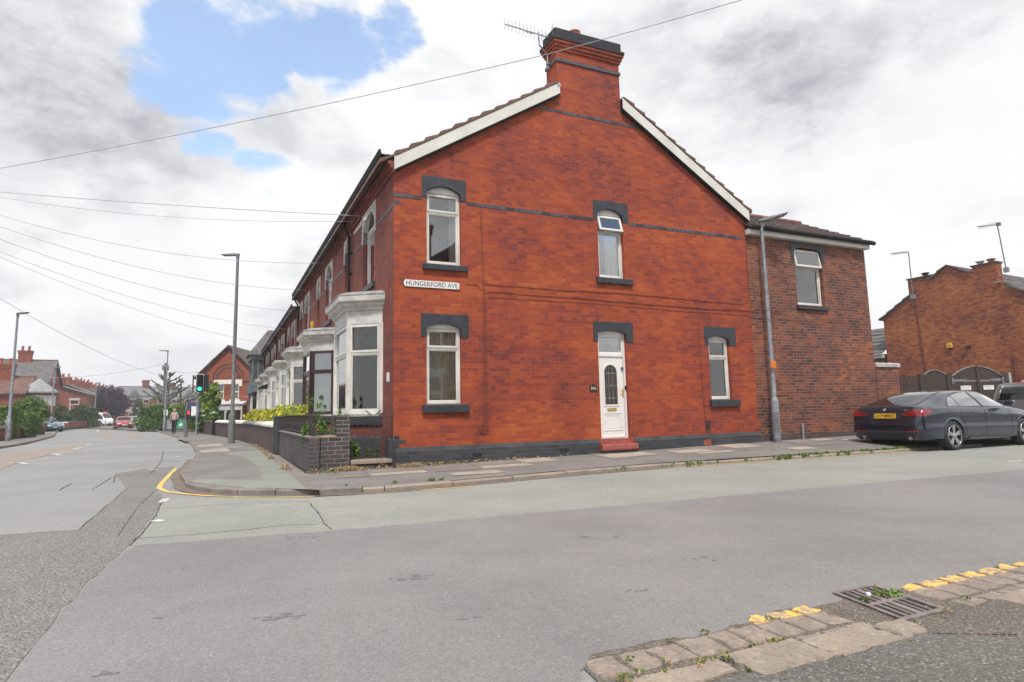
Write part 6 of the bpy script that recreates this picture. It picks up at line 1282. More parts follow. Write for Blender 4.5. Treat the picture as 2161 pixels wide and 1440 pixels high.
for x0, x1, rev, lab in ((2.62, 3.70, False, 'left leaf of the dark brown double gates, white notice and strap hinge'), (3.76, 4.80, True, 'right leaf of the dark brown double gates, white notice and strap hinge')):
    G2 = thing('double_gate_leaf', lab, 'gate', GF); f = (lambda q: zt - .12 + .42 * math.sin(q * math.pi / 2)) if not rev else (lambda q: zt - .12 + .42 * math.sin((1 - q) * math.pi / 2)); n = 10
    m = MB(); m.prism([(x0, .1), (x1, .1)] + [(x1 + (x0 - x1) * i / n, f(1 - i / n)) for i in range(n + 1)], 'y', -.04, 0)
    for i in range(8): xx = x0 + (x1 - x0) * (i + .5) / 8; m.box(xx - .004, xx + .004, -.044, -.0401, .1, zt - .2)
    m.build('boards', MT['wood'], G2); m = MB()
    for i in range(n): a, b = i / n, (i + 1) / n; m.prism([(x0 + (x1 - x0) * a, f(a)), (x0 + (x1 - x0) * b, f(b)), (x0 + (x1 - x0) * b, f(b) + .06), (x0 + (x1 - x0) * a, f(a) + .06)], 'y', -.07, .03)
    m.box(x0, x1, -.05, -.041, zt - .36, zt - .28); m.build('top_rail', MT['woodgrey'], G2)
    xh = (x0 - .02, x0 + .62) if not rev else (x1 - .5, x1 + .02); m = MB(); m.box(xh[0], xh[1], -.065, -.051, zt - .31, zt - .245); xp = xh[0] if not rev else xh[1]; m.box(xp - .03, xp + .03, -.10, -.05, zt - .45, zt - .18); m.build('hinge', MT['galv'], G2)
    m = MB(); xs_ = (x0 + .55) if not rev else x0 + .42; m.box(xs_ - .23, xs_ + .23, -.056, -.0445, zt - .72, zt - .53); s_ = m.build('notice', MT['signwhite'], G2); m = MB()
    for i in range(9): m.box(xs_ - .19 + i * .043, xs_ - .165 + i * .043, -.0575, -.0562, zt - .61, zt - .575)
    for i in range(6): m.box(xs_ - .13 + i * .045, xs_ - .105 + i * .045, -.0575, -.0562, zt - .685, zt - .655)
    m.build('notice_text', MT['greytrim'], s_)
m = MB(GF); m.box(3.69, 3.77, -.09, .02, .1, zt + .36); tag(m.build('gate_meeting_post', MT['wood']), 'tall dark meeting post between the two double gate leaves', 'gate post')
# ------------------------------------------------------------------ the house across the side street, behind the camera, mirrored in the window panes
OPF = HF @ T3(10.4, -14.2, 0) @ ROT180
far_house('opposite_house', 'brick gable house across the side street, seen mirrored in the window panes', OPF, 8.8, 12, 6.1, 8.9, 'y', 'brick_far', 'slate_roof_x', [('f', 1.2, 4.0, .9, 1.5), ('f', 5.2, 4.0, .9, 1.5), ('f', 1.2, 1.2, .9, 1.6), ('f', 5.2, 1.2, .9, 1.6)], [(5.6, .4, 1.1, .6, 9.9, 2)])
# ------------------------------------------------------------------ vehicles
def pchip(xs, ys, x):
    n = len(xs); i = max(0, min(n - 2, max([k for k in range(n) if xs[k] <= x] + [0])))
    h = [xs[k + 1] - xs[k] for k in range(n - 1)]; d = [(ys[k + 1] - ys[k]) / h[k] for k in range(n - 1)]
    def sl(k):
        if k == 0: return d[0]
        if k == n - 1: return d[-1]
        return 0 if d[k - 1] * d[k] <= 0 else 2 * d[k - 1] * d[k] / (d[k - 1] + d[k])
    t_ = (x - xs[i]) / h[i]; a, b = sl(i), sl(i + 1)
    return (2 * t_**3 - 3 * t_**2 + 1) * ys[i] + (t_**3 - 2 * t_**2 + t_) * h[i] * a + (-2 * t_**3 + 3 * t_**2) * ys[i + 1] + (t_**3 - t_**2) * h[i] * b
def car_ring(x, v):
    zb, zt, zl, w, wb, wr = v; k = max(0.0, min(1.0, (zt - zl) / .25)); top = (wr + .02, zt - .055 * k)
    sh = (wb - .03, zl + .012); mid = ((sh[0] + top[0]) / 2 + .015 * k, (sh[1] + top[1]) / 2 + .01 * k)
    hp = [(0, zb), (w * .55, zb), (w * .86, zb + .005), (w * .975, zb + .06), (w, zb + .16), (w * 1.0, (zb + zl) / 2 - .02), (w * .975, zl - .17), (w * .985, zl - .125), (wb + .010, zl - .10), (wb - .006, zl - .008), sh, ((sh[0] * 2 + mid[0]) / 3, (sh[1] * 2 + mid[1]) / 3), mid, ((top[0] * 2 + mid[0]) / 3, (top[1] * 2 + mid[1]) / 3), top, (wr - .02, zt - .035 * k), (wr * .82, zt - .014 * k), (wr * .45, zt - .003 * k), (0, zt)]
    R_ = [(x, -y, z) for y, z in hp]; L_ = [(x, y, z) for y, z in hp[-2:0:-1]]
    return R_ + L_
def wheel(par, x, y, r, side, spokes=5, rimr=None, wd=.225, simple=False, dbl=True, matr='alloy'):
    W_ = D.objects.new('wheel', None); COL.objects.link(W_); W_.parent = par; W_.matrix_local = T3(x, y, r) @ (Matrix() if side < 0 else ROT180)
    rr = rimr or r * .73; m = MB(); m.lathe([(rr - .01, -.0), (rr + .015, -.012), (r - .035, -.014), (r - .008, .02), (r, .06), (r, wd - .06), (r - .02, wd - .01), (rr, wd)], 36, (0, 0, 0), 'y', caps=False); m.build('tyre', MT['rubber'], W_, smooth=True)
    m = MB(); m.lathe([(rr, -.004), (rr - .018, -.010), (rr - .026, .01), (rr - .04, .09), (rr * .75, .12), (0, .12)], 32, (0, 0, 0), 'y', caps=False); m.build('rim_barrel', MT['alloydark'], W_, smooth=True)
    m = MB(); m.lathe([(rr + .002, .0), (rr, -.012), (rr - .014, -.012), (rr - .018, .01)], 36, (0, 0, 0), 'y', caps=False); m.lathe([(.0, -.012), (.055, -.010), (.062, .01), (.06, .05)], 16, (0, 0, 0), 'y', caps=False)
    for i in range(spokes):
        a = 6.283 * i / spokes + .31
        for q in ((-.13, .13) if dbl else (0,)):
            a0, a1 = a + q * 1.9, a + q; c0, s0, c1, s1 = math.cos(a0), math.sin(a0), math.cos(a1), math.sin(a1); w0, w1 = (.016, .021) if dbl else (.03, .04)
            p0, p1 = Vector((c0 * .045, .004, s0 * .045)), Vector((c1 * (rr - .008), -.006, s1 * (rr - .008))); n_ = (p1 - p0).cross(Vector((0, 1, 0))).normalized()
            m.loft([[p0 - n_ * w0, p0 + n_ * w0, p0 + n_ * w0 + Vector((0, .05, 0)), p0 - n_ * w0 + Vector((0, .05, 0))], [p1 - n_ * w1, p1 + n_ * w1, p1 + n_ * w1 + Vector((0, .03, 0)), p1 - n_ * w1 + Vector((0, .03, 0))]])
    m.build('rim', MT[matr], W_, bevel=0 if simple else .003); return W_
class Car:
    def __init__(s, name, label, cat, M, st, pm, axles, r, wy, N=64, group=None, arch=1.10, spokes=5, simple=False, dbl=True):
        s.t = thing(name, label, cat, M, group); xs = [q[0] for q in st]; L_ = xs[-1]; rings = []
        X = sorted(set([L_ * i / N for i in range(N + 1)] + [L_ * q for q in (.003, .008, .985, .994, .998)]))
        for x in X: rings.append(car_ring(x, [pchip(xs, [q[k] for q in st], x) for k in range(1, 7)]))
        m = MB(); m.loft(rings); me_o = m.build('body_tmp', MT['plastic'], None, smooth=True)
        bm_ = bmesh.new(); bm_.from_mesh(me_o.data); s.bvh0 = BVHTree.FromBMesh(bm_); bm_.free()
        cut = MB()
        for ax in axles:
            for sg in (-1, 1):
                y0, y1 = sorted((sg * (wy - .30), sg * (wy + .4))); cut.lathe([(r * arch, y0), (r * arch, y1)], 40, (ax, 0, r + .0), 'y')
        co = cut.build('cut', MT['plastic']); md = me_o.modifiers.new('b', 'BOOLEAN'); md.operation = 'DIFFERENCE'; md.object = co; md.solver = 'EXACT'
        dg = bpy.context.evaluated_depsgraph_get(); me = D.meshes.new_from_object(me_o.evaluated_get(dg)); me.name = 'body'
        me.materials.clear(); me.materials.append(pm); me.materials.append(MT['plastic'])
        for p in me.polygons:
            c = p.center; p.material_index = 0
            for ax in axles:
                dx, dz = c.x - ax, c.z - r
                if abs(c.y) < wy + .3 and dx * dx + dz * dz < (r * arch * 1.004) ** 2 and abs(p.normal.y) < .5 or (abs(abs(c.y) - (wy - .30)) < .01 and dx * dx + dz * dz < (r * arch) ** 2): p.material_index = 1
            p.use_smooth = p.material_index == 0
            if p.material_index == 0 and p.normal.z < -.9: p.material_index = 1
        try: me.set_sharp_from_angle(angle=R(42))
        except Exception: pass
        D.objects.remove(me_o); D.objects.remove(co)
        s.body = D.objects.new('body', me); COL.objects.link(s.body); s.body.parent = s.t; s.L = L_
        for ax in axles:
            for sg in (-1, 1): wheel(s.t, ax, sg * (wy + .10) if False else sg * wy, r, sg, spokes, simple=simple, dbl=dbl)
    def cast(s, o, d):
        h = s.bvh0.ray_cast(Vector(o), Vector(d)); return h[0], h[1]
    def patch(s, name, poly, axis, mat, off=.004, par=None, n=24, rows=6, smooth=True):
        m = MB(); u0, u1 = min(p[0] for p in poly), max(p[0] for p in poly); cols = []
        for i in range(n + 1):
            u = u0 + (u1 - u0) * (i + .001) / (n + .002); zs = []
            for a, b in zip(poly, poly[1:] + poly[:1]):
                if (a[0] - u) * (b[0] - u) <= 0 and a[0] != b[0]: zs.append(a[1] + (b[1] - a[1]) * (u - a[0]) / (b[0] - a[0]))
            if len(zs) < 2: continue
            lo, hi = min(zs), max(zs); col = []
            for j in range(rows + 1):
                v = lo + (hi - lo) * j / rows
                o, d = {'R': ((u, -4, v), (0, 1, 0)), 'L': ((u, 4, v), (0, -1, 0)), 'back': ((-4, u, v), (1, 0, 0)), 'front': ((s.L + 4, u, v), (-1, 0, 0)), 'top': ((u, v, 5), (0, 0, -1))}[axis]
                h, nn = s.cast(o, d)
                if h is None: col = None; break
                if nn.dot(Vector(d)) > 0: nn = -nn
                col.append(h + nn * off)
            if col: cols.append(col)
        if len(cols) < 2: return None
        I = [[m.p(q) for q in c] for c in cols]
        for a, b in zip(I, I[1:]):
            for j in range(rows): m.idx([a[j], b[j], b[j + 1], a[j + 1]])
        return m.build(name, mat, par or s.t, smooth=smooth, raw=True)
    def line(s, pts, axis, w=.006, mat=None, par=None, name='door_seam', off=.0015):
        P = []
        for a, b in zip(pts, pts[1:]):
            n = max(2, int(math.hypot(b[0] - a[0], b[1] - a[1]) / .05))
            for i in range(n + (b == pts[-1])): P.append((a[0] + (b[0] - a[0]) * i / n, a[1] + (b[1] - a[1]) * i / n))
        Q = []
        for u, v in P:
            o, d = {'R': ((u, -4, v), (0, 1, 0)), 'L': ((u, 4, v), (0, -1, 0)), 'back': ((-4, u, v), (1, 0, 0)), 'top': ((u, v, 5), (0, 0, -1))}[axis]; h, nn = s.cast(o, d)
            if h: Q.append(h + (nn if nn.dot(Vector(d)) < 0 else -nn) * off)
        m = MB(); m.tube(Q, w / 2, 4); return m.build(name, mat or MT['ink'], par or s.body, raw=True)
pg = paint('paint_graphite', (.030, .037, .058), .6, .2)
ST4 = [(0, .42, .70, .64, .66, .62, .55), (.03, .31, .90, .78, .78, .76, .62), (.08, .25, .985, .89, .86, .83, .66), (.17, .23, 1.03, .925, .885, .855, .66), (.42, .22, 1.12, .955, .905, .875, .63), (.75, .21, 1.225, .96, .914, .890, .59), (1.04, .2, 1.30, .96, .916, .894, .575), (1.5, .2, 1.366, .955, .908, .885, .565), (2.1, .19, 1.388, .945, .905, .88, .565), (2.6, .19, 1.365, .935, .905, .876, .575), (2.95, .19, 1.26, .925, .906, .872, .60), (3.25, .19, 1.10, .915, .908, .868, .66), (3.5, .19, .985, .905, .910, .864, .70), (3.85, .2, .935, .875, .908, .85, .68), (4.2, .22, .87, .82, .88, .81, .6), (4.45, .25, .79, .74, .80, .72, .5), (4.6, .32, .68, .62, .62, .55, .38), (4.64, .40, .60, .55, .5, .45, .3)]
RH = gz(2016, 920, .33); hd = AU
CM = Matrix.Translation((RH.x, RH.y, 0)) @ Matrix.Rotation(hd, 4, 'Z') @ T3(-1.02, .915, 0)
C1 = Car('parked_coupe', 'dark graphite four door coupe with yellow rear number plate parked by the yard wall', 'car', CM, ST4, pg, (1.02, 3.83), .335, .905, 72)
cg = MT['carglass']
DLO_b = lambda x: .985 - .012 * (x - 1); 
C1.patch('side_window', [(1.0, 1.005), (1.16, 1.0), (1.40, .995), (1.40, 1.235), (1.28, 1.20), (1.12, 1.12)], 'R', MT['carside']); C1.patch('side_window', [(1.43, .995), (2.24, .985), (2.10, 1.325), (1.80, 1.31), (1.43, 1.243)], 'R', MT['carside']); C1.patch('side_window', [(2.33, .985), (3.22, .965), (3.10, 1.06), (2.86, 1.21), (2.55, 1.31), (2.19, 1.327)], 'R', MT['carside'])
C1.patch('window_trim', [(.96, .995), (3.28, .958), (3.28, .97), (2.9, 1.225), (2.55, 1.325), (2.1, 1.342), (1.75, 1.325), (1.4, 1.255), (1.1, 1.13)], 'R', MT['plastic'], .0022, n=60)
C1.patch('side_window', [(1.43, .995), (2.24, .985), (2.10, 1.325), (1.80, 1.31), (1.43, 1.243)], 'L', cg); C1.patch('side_window', [(2.33, .985), (3.22, .965), (3.10, 1.06), (2.86, 1.21), (2.55, 1.31), (2.19, 1.327)], 'L', cg); C1.patch('side_window', [(1.0, 1.005), (1.40, .995), (1.40, 1.235), (1.12, 1.12)], 'L', cg)
C1.patch('rear_window', [(.24, -.60), (.24, .60), (.8, .56), (1.32, .48), (1.32, -.48), (.8, -.56)], 'top', cg, n=20, rows=14); C1.patch('rear_window_trim', [(.215, -.63), (.215, .63), (.8, .59), (1.36, .51), (1.36, -.51), (.8, -.59)], 'top', MT['plastic'], .0018, n=20, rows=14)
C1.patch('windscreen', [(2.72, -.54), (2.72, .54), (3.42, .66), (3.42, -.66)], 'top', cg, n=16, rows=12)
for sg in (-1, 1):
    C1.patch('tail_lamp', [(sg * .50, .80), (sg * .84, .785), (sg * .872, .86), (sg * .862, .93), (sg * .72, .945), (sg * .50, .87), (sg * .42, .86), (sg * .42, .82)], 'back', MT['redlamp'], .008)
    C1.patch('reflector', [(sg * .48, .43), (sg * .76, .445), (sg * .76, .475), (sg * .48, .46)], 'back', MT['redlamp'], .006, rows=2)
    C1.patch('tail_lamp', [(.03, .80), (.12, .79), (.34, .89), (.38, .925), (.25, .94), (.08, .93)], 'R' if sg < 0 else 'L', MT['redlamp'], .006)
C1.patch('bumper_insert', [(-.62, .29), (.62, .29), (.55, .40), (-.55, .40)], 'back', MT['plastic'], .004); C1.patch('number_plate_recess', [(-.36, .70), (.36, .70), (.30, .88), (-.30, .88)], 'back', pg, .003)
C1.line([(-.86, .70), (-.40, .672), (.40, .672), (.86, .70)], 'back', .006); C1.line([(-.85, .965), (-.5, .975), (.5, .975), (.85, .965)], 'back', .005); C1.line([(-.7, .53), (-.4, .50), (.4, .50), (.7, .53)], 'back', .006)
for pts in (([(2.28, .97), (2.30, .7), (2.26, .32)]), ([(1.40, .97), (1.36, .80), (1.44, .66), (1.50, .34)]), ([(3.30, .93), (3.34, .7), (3.28, .33)]), ([(1.50, .335), (3.28, .325)]), ([(.42, .955), (.36, .99)])): C1.line(pts, 'R', .007)
C1.patch('fuel_flap', [(.88, .80), (1.02, .80), (1.02, .93), (.88, .93)], 'R', pg, .0015, rows=2); C1.patch('side_vent', [(3.52, .50), (3.57, .50), (3.57, .68), (3.52, .69)], 'R', MT['plastic'], .003, rows=2); C1.patch('side_skirt', [(1.45, .23), (3.4, .22), (3.35, .265), (1.6, .30)], 'R', pg, .018)
for x in (1.62, 2.50):
    m = MB(); h, n_ = C1.cast((x + .1, -4, .865), (0, 1, 0)); m.tube([(x, h.y - .002, .862), (x + .03, h.y - .035, .866), (x + .19, h.y - .035, .868), (x + .21, h.y - .002, .868)], .011, 6); m.build('door_handle', pg, C1.t, smooth=True)
h, n_ = C1.cast((-4, 0, .79), (1, 0, 0)); PLM = T3(h.x - .012, -.02, .80) @ Matrix.Rotation(R(-90), 4, 'Z') @ Matrix.Rotation(R(82), 4, 'X')
m = MB(PLM); m.box(-.26, .26, -.056, .056, -.002, .006); plt = m.build('number_plate', MT['plate_y'], C1.t, bevel=.002); m = MB(PLM); text_mesh('LA19 MWZ', .098, T3(0, 0, .0085), m, .0015); xs = [v[1] for v in m.v]; m.build('plate_text', MT['ink'], plt)
h, n_ = C1.cast((-4, .0, .955), (1, 0, 0)); BM_ = T3(h.x - .004, -.0, .945) @ Matrix.Rotation(R(-90), 4, 'Z') @ Matrix.Rotation(R(72), 4, 'X')
m = MB(BM_); m.lathe([(.0, .006), (.040, .006), (.041, .0)], 20); bd = m.build('badge', MT['ink'], C1.t); m = MB(BM_)
for q in (0, 2): m.face([(0, 0, .0068)] + [(.026 * math.cos(a), .026 * math.sin(a), .0068) for a in (q * 1.5708, q * 1.5708 + .5, q * 1.5708 + 1.07, q * 1.5708 + 1.5708)])
m.build('badge_white', MT['signwhite'], bd, raw=True); m = MB(BM_)
for q in (1, 3): m.face([(0, 0, .0068)] + [(.026 * math.cos(a), .026 * math.sin(a), .0068) for a in (q * 1.5708, q * 1.5708 + .5, q * 1.5708 + 1.07, q * 1.5708 + 1.5708)])
m.build('badge_blue', mk('badge_blue', (.05, .2, .5)), bd, raw=True); m = MB(BM_)
for i in range(20): a, b = i / 20 * 6.283, (i + 1) / 20 * 6.283; m.face([(.036 * math.cos(a), .036 * math.sin(a), .0068), (.036 * math.cos(b), .036 * math.sin(b), .0068), (.042 * math.cos(b), .042 * math.sin(b), .0068), (.042 * math.cos(a), .042 * math.sin(a), .0068)])
m.build('badge_ring', MT['alloy'], bd, raw=True)
h, n_ = C1.cast((-4, -.52, .93), (1, 0, 0)); m = MB(T3(h.x - .006, -.50, .925) @ Matrix.Rotation(R(-90), 4, 'Z') @ Matrix.Rotation(R(80), 4, 'X')); text_mesh('420i', .062, Matrix(), m, .001); m.build('model_lettering', MT['alloy'], C1.t)
m = MB(); m.loft([[(1.40, -.015, 1.33), (1.40, .015, 1.33), (1.40, .012, 1.345), (1.40, -.012, 1.345)], [(1.43, -.03, 1.34), (1.43, .03, 1.34), (1.43, .006, 1.40), (1.43, -.006, 1.40)], [(1.62, -.035, 1.36), (1.62, .035, 1.36), (1.62, .01, 1.375), (1.62, -.01, 1.375)]]); m.build('roof_fin', pg, C1.t, smooth=True)
for sg in (-1, 1):
    m = MB(); y = sg * .89; m.loft([[(3.02, y, .98), (3.10, y, .98), (3.10, y + sg * .02, 1.0), (3.02, y + sg * .02, 1.0)], [(3.0, y + sg * .06, .98), (3.14, y + sg * .06, .99), (3.14, y + sg * .06, 1.09), (3.0, y + sg * .06, 1.09)], [(3.0, y + sg * .2, .99), (3.13, y + sg * .2, 1.0), (3.13, y + sg * .2, 1.10), (3.0, y + sg * .2, 1.11)], [(3.02, y + sg * .235, 1.02), (3.10, y + sg * .235, 1.03), (3.10, y + sg * .235, 1.07), (3.02, y + sg * .235, 1.08)]]); mo = m.build('wing_mirror', pg, C1.t, smooth=True)
    m = MB(); m.box(2.992, 2.998, min(y + sg * .07, y + sg * .2), max(y + sg * .07, y + sg * .2), 1.0, 1.085); m.build('mirror_glass', MT['carglass'], mo)
for y in (-.55, .55): m = MB(); m.lathe([(.045, .02), (.045, .10), (.03, .10)], 12, (0, y, .30), 'x'); m.build('exhaust_tip', MT['alloy'], C1.t)
# generic simpler cars
def shape(L_, H_, W_, kind):
    w = W_ / 2
    if kind == 'suv': return [(0, .5, .85, .75, w * .8, w * .78, w * .7), (.04, .38, 1.15, .95, w * .93, w * .9, w * .72), (.12, .34, H_ * .85, 1.03, w * .97, w * .94, w * .72), (.30, .30, H_ * .965, 1.05, w, w * .96, w * .72), (.6, .28, H_ * .985, 1.05, w, w * .97, w * .74), (L_ * .4, .27, H_, 1.03, w, w * .97, w * .75), (L_ * .58, .27, H_ * .975, 1.02, w, w * .97, w * .74), (L_ * .68, .27, H_ * .82, 1.01, w, w * .96, w * .76), (L_ * .76, .27, 1.12, 1.0, w, w * .95, w * .78), (L_ * .9, .3, 1.03, .93, w * .96, w * .9, w * .72), (L_ * .98, .36, .88, .8, w * .8, w * .75, w * .55), (L_, .45, .78, .7, w * .6, w * .55, w * .4)]
    if kind == 'van': return [(0, .5, H_ * .9, .95, w * .95, w * .94, w * .8), (.05, .4, H_ * .98, 1.1, w * .99, w * .98, w * .84), (.3, .36, H_, 1.12, w, w * .99, w * .86), (L_ * .5, .35, H_, 1.12, w, w * .99, w * .86), (L_ * .66, .35, H_ * .985, 1.12, w, w * .99, w * .85), (L_ * .74, .35, H_ * .90, 1.12, w, w * .98, w * .82), (L_ * .83, .35, H_ * .66, 1.12, w, w * .96, w * .8), (L_ * .88, .36, 1.32, 1.1, w * .98, w * .94, w * .76), (L_ * .96, .4, 1.12, 1.0, w * .9, w * .86, w * .6), (L_, .5, .9, .8, w * .65, w * .6, w * .4)]
    return [(0, .42, .75, .65, w * .75, w * .7, w * .6), (.04, .3, .95, .82, w * .9, w * .86, w * .68), (.15, .25, 1.08, .92, w * .96, w * .92, w * .66), (.4, .23, H_ * .86, .95, w, w * .95, w * .62), (.8, .22, H_ * .955, .95, w, w * .96, w * .62), (L_ * .4, .2, H_, .94, w, w * .96, w * .63), (L_ * .55, .2, H_ * .985, .93, w, w * .96, w * .63), (L_ * .66, .2, H_ * .86, .93, w, w * .95, w * .66), (L_ * .76, .2, 1.0, .91, w, w * .94, w * .7), (L_ * .9, .23, .90, .84, w * .95, w * .88, w * .64), (L_ * .98, .3, .76, .70, w * .78, w * .7, w * .45), (L_, .4, .64, .58, w * .55, w * .5, w * .3)]
def simple_car(name, label, cat, M, L_, H_, W_, kind, pm, group=None, r=.32, N=40):
    C = Car(name, label, cat, M, shape(L_, H_, W_, kind), pm, (L_ * .2, L_ * .8), r, W_ / 2 - .02, N, group, 1.12, 5, True, False)
    zl = {'suv': 1.07, 'van': 1.25}.get(kind, .97)
    for ax in 'RL':
        if kind == 'van': C.patch('side_window', [(L_ * .66, zl), (L_ * .84, zl - .02), (L_ * .80, H_ * .74), (L_ * .72, H_ * .86), (L_ * .66, H_ * .86)], ax, cg)
        else:
            a, b = (.42, .62) if kind == 'suv' else (.5, .68); C.patch('side_window', [(a + .02, zl), (L_ * .42, zl), (L_ * .42, H_ * .93), (b + .3, H_ * .92)], ax, cg); C.patch('side_window', [(L_ * .44, zl), (L_ * .72, zl - .02), (L_ * .63, H_ * .90), (L_ * .44, H_ * .93)], ax, cg)
    w = W_ / 2
    if kind == 'van': C.patch('windscreen', [(-w * .75, 1.4), (w * .75, 1.4), (w * .7, H_ * .88), (-w * .7, H_ * .88)], 'front', cg)
    else: C.patch('windscreen', [(-w * .72, zl + .06), (w * .72, zl + .06), (w * .62, H_ * .93), (-w * .62, H_ * .93)], 'front', cg); C.patch('rear_window', [(-w * .72, zl + .05), (w * .72, zl + .05), (w * .62, H_ * .92), (-w * .62, H_ * .92)], 'back', cg, rows=10)
    for sg in (-1, 1):
        C.patch('headlight', [(sg * w * .45, .60), (sg * w * .80, .62), (sg * w * .80, .74), (sg * w * .45, .70)], 'front', MT['lampglass'], .006)
        C.patch('tail_lamp', [(sg * w * .70, .75), (sg * w * .92, .75), (sg * w * .92, 1.0), (sg * w * .74, .98)], 'back', MT['redlamp'], .006)
        m = MB(); xm = L_ * (.82 if kind == 'van' else .70); y = sg * w * .97; m.box(xm, xm + .12, min(y, y + sg * .2), max(y, y + sg * .2), zl, zl + (.25 if kind == 'van' else .14)); m.build('wing_mirror', MT['plastic'], C.t, bevel=.02)
    C.patch('grille', [(-w * .5, .36), (w * .5, .36), (w * .55, .52), (-w * .55, .52)], 'front', MT['plastic'], .005)
    m = MB(); h, n_ = C.cast((L_ + 4, 0, .5), (-1, 0, 0)); x = h.x if h else L_; m.box(x + .008, x + .02, -.26, .26, .44, .55); m.build('number_plate', MT['signwhite'], C.t)
    return C
MT['lampglass'] = mk('headlamp', (.75, .75, .72), (.6, .6, .58), 8, .15, coat=1)
def carM(x, y, Y, head, L_, z=0): p = at(x, y, Y); return Matrix.Translation((p.x, p.y, z)) @ Matrix.Rotation(R(head), 4, 'Z') @ T3(-L_ / 2, 0, 0)
sv = at(2185, 830, 18.6); S2 = simple_car('parked_hatchback', 'brown-grey hatchback with tinted rear window cut by the right edge', 'car', Matrix.Translation((sv.x, sv.y, 0)) @ Matrix.Rotation(R(38), 4, 'Z') @ T3(-.2, .25, 0), 4.3, 1.72, 1.84, 'suv', paint('paint_brown_grey', (.09, .08, .078), .5, .3), None, .34, 56)
S2.patch('brake_light', [(-.22, 1.625), (.22, 1.625), (.22, 1.65), (-.22, 1.65)], 'back', MT['redlamp'], .01, rows=2); m = MB(); m.tube([(.10, -.1, 1.10), (.12, .1, 1.13), (.16, .42, 1.14)], .01, 5); m.build('rear_wiper', MT['ink'], S2.t); m = MB(); m.tube([(.62, 0, 1.70), (.55, 0, 1.86)], .008, 5); m.build('roof_antenna', MT['ink'], S2.t)
simple_car('red_car', 'red hatchback driving towards the camera in the middle of the road', 'car', carM(260, 893, 68, -52, 4.1), 4.1, 1.48, 1.78, 'car', paint('paint_red', (.40, .03, .05), .2, .3))
simple_car('silver_car', 'silver grey car parked on the bend just behind the red car', 'car', carM(285, 891, 92, -38, 4.4), 4.4, 1.62, 1.8, 'suv', paint('paint_silver', (.42, .43, .45), .5, .3))
simple_car('white_van', 'white panel van standing at the side road behind the clipped hedge', 'van', carM(205, 890, 97, -8, 5.6), 5.6, 2.35, 2.0, 'van', paint('paint_white', (.75, .76, .76), 0, .3), None, .34)
simple_car('parked_teal_car', 'teal estate car parked on the drive behind the grey brick wall', 'car', carM(73, 893, 57, -2, 4.2), 4.2, 1.5, 1.75, 'car', paint('paint_teal', (.03, .13, .14), .4, .3)); simple_car('parked_grey_car', 'grey car on the drive, its bonnet showing behind the second lamp post', 'car', carM(97, 893, 60, -25, 4.2), 4.2, 1.5, 1.75, 'car', paint('paint_bluegrey', (.20, .24, .27), .4, .3))
# ------------------------------------------------------------------ the walking woman
def skin_mesh(name, verts, edges, radii, mat, parent, sub=2, root=0):
    me = D.meshes.new(name); me.from_pydata(verts, edges, []); o = D.objects.new(name, me); COL.objects.link(o); md = o.modifiers.new('skin', 'SKIN'); md.use_smooth_shade = True
    for i, r_ in enumerate(radii): me.skin_vertices[0].data[i].radius = r_ if isinstance(r_, tuple) else (r_, r_); me.skin_vertices[0].data[i].use_root = i == root
    s_ = o.modifiers.new('sub', 'SUBSURF'); s_.levels = sub; s_.render_levels = sub; dg = bpy.context.evaluated_depsgraph_get(); m2 = D.meshes.new_from_object(o.evaluated_get(dg)); D.objects.remove(o)
    m2.materials.clear(); m2.materials.append(mat); m2.name = name
    for p in m2.polygons: p.use_smooth = True
    o = D.objects.new(name, m2); COL.objects.link(o); o.parent = parent; return o
PW = thing('person', 'woman with long fair hair walking away in a pale pink puffy coat and black trousers', 'person', Matrix.Translation((-22.76, 39.4, .09)) @ Matrix.Rotation(R(30), 4, 'Z'))
SKN = mk('skin', (.55, .34, .26)); TRS = mk('black_trousers', (.018, .018, .022), None, 5, .8); PNK = mk('pink_coat', (.47, .34, .33), (.40, .28, .27), 14, .8, .3); HR = mk('fair_hair', (.42, .30, .16), (.30, .2, .1), 30, .7)
V_ = [(0, 0, .90), (0, 0, 1.10), (0, 0, 1.32), (0, .01, 1.43), (0, .02, 1.50), (0, .03, 1.60), (.08, 0, .86), (.075, -.05, .48), (.065, -.18, .10), (.065, -.10, .04), (-.08, 0, .86), (-.07, .08, .48), (-.065, .10, .08), (-.065, .2, .04), (.15, 0, 1.34), (.20, -.04, 1.10), (.215, .04, .86), (.22, .09, .78), (-.15, 0, 1.34), (-.20, .06, 1.10), (-.215, .12, .86), (-.22, .16, .78)]
E__ = [(0, 1), (1, 2), (2, 3), (3, 4), (4, 5), (0, 6), (6, 7), (7, 8), (8, 9), (0, 10), (10, 11), (11, 12), (12, 13), (2, 14), (14, 15), (15, 16), (16, 17), (2, 18), (18, 19), (19, 20), (20, 21)]
skin_mesh('body', V_, E__, [(.15, .11), (.13, .10), (.15, .10), .055, .07, .10, .10, .078, .055, .04, .10, .078, .055, .04, .055, .045, .032, .03, .055, .045, .032, .03], TRS, PW)
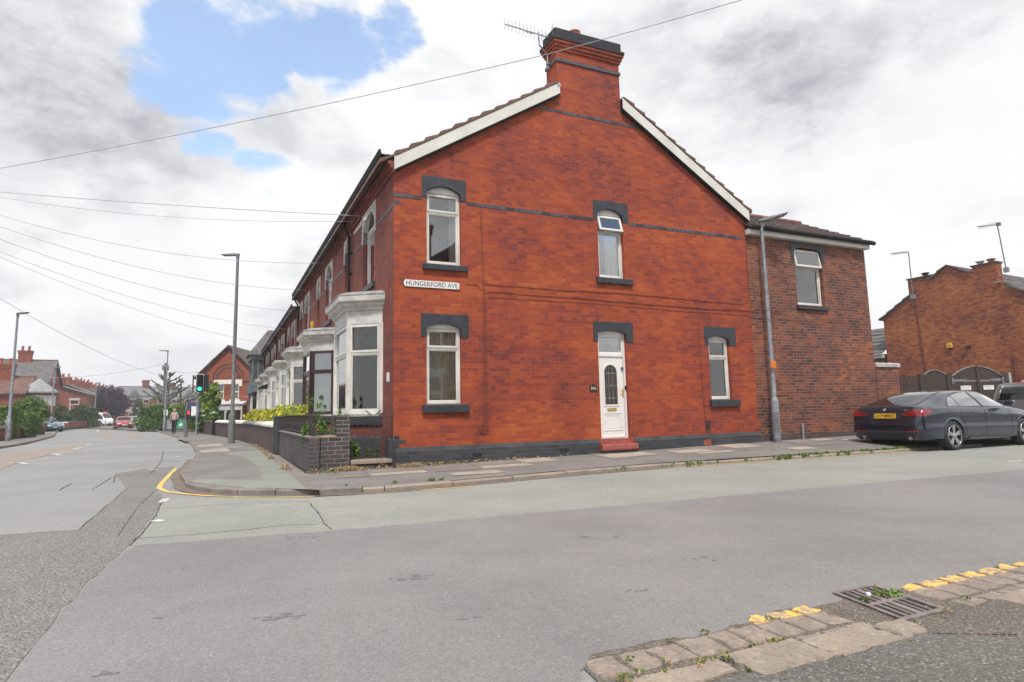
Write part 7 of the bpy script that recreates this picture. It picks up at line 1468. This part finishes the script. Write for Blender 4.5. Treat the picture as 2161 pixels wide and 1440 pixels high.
skin_mesh('coat', [(0, 0, .84), (0, 0, 1.0), (0, 0, 1.2), (0, 0, 1.36), (0, .0, 1.45), (.14, 0, 1.35), (.205, -.04, 1.10), (.225, .04, .89), (-.14, 0, 1.35), (-.205, .06, 1.10), (-.225, .12, .89)], [(0, 1), (1, 2), (2, 3), (3, 4), (3, 5), (5, 6), (6, 7), (3, 8), (8, 9), (9, 10)], [(.19, .15), (.175, .14), (.165, .13), (.14, .12), (.11, .10), .075, .06, .05, .075, .06, .05], PNK, PW)
skin_mesh('head', [(0, .03, 1.5), (0, .035, 1.57), (0, .03, 1.63)], [(0, 1), (1, 2)], [.05, .085, .075], SKN, PW); skin_mesh('hair', [(0, -.05, 1.38), (0, -.06, 1.50), (0, -.02, 1.60), (0, .0, 1.66)], [(0, 1), (1, 2), (2, 3)], [(.075, .04), (.095, .06), (.105, .09), (.07, .07)], HR, PW)
for x, y in ((.22, .10), (-.22, .17)): 
    hnd = MB(); hnd.lathe([(.0, -.05), (.025, -.04), (.03, 0), (.022, .035), (0, .04)], 8, (x, y, .77)); 
    for k in range(4): hnd.tube([(x - .02 + k * .013, y + .01, .745), (x - .02 + k * .013, y + .02, .71), (x - .02 + k * .012, y + .028, .675 + .008 * abs(k - 1.5))], [.007, .0065, .004], 5)
    hnd.tube([(x + .028, y + .02, .77), (x + .038, y + .035, .735)], [.008, .005], 5); hnd.build('hand', SKN, PW, smooth=True)
for x, y in ((.065, -.16), (-.065, .13)): m = MB(); m.loft([[(x - .04, y - .05, 0), (x + .04, y - .05, 0), (x + .035, y - .04, .09), (x - .035, y - .04, .09)], [(x - .045, y + .1, 0), (x + .045, y + .1, 0), (x + .03, y + .08, .07), (x - .03, y + .08, .07)], [(x - .03, y + .17, 0), (x + .03, y + .17, 0), (x + .02, y + .17, .03), (x - .02, y + .17, .03)]]); m.build('shoe', MT['ink'], PW)
# ------------------------------------------------------------------ the hazy air down the road
hz, ht = new_mat('haze_air')
vol = ht.n('ShaderNodeVolumePrincipled', {'Color': (.92, .94, 1.0, 1), 'Density': .0012, 'Anisotropy': .3})
ht.nt.links.new(vol.outputs[0], ht.n('ShaderNodeOutputMaterial').inputs['Volume'])
m = MB(); m.box(-430, 430, -40, 710, -1.1, 14); tag(m.build('haze', hz), kind='stuff')
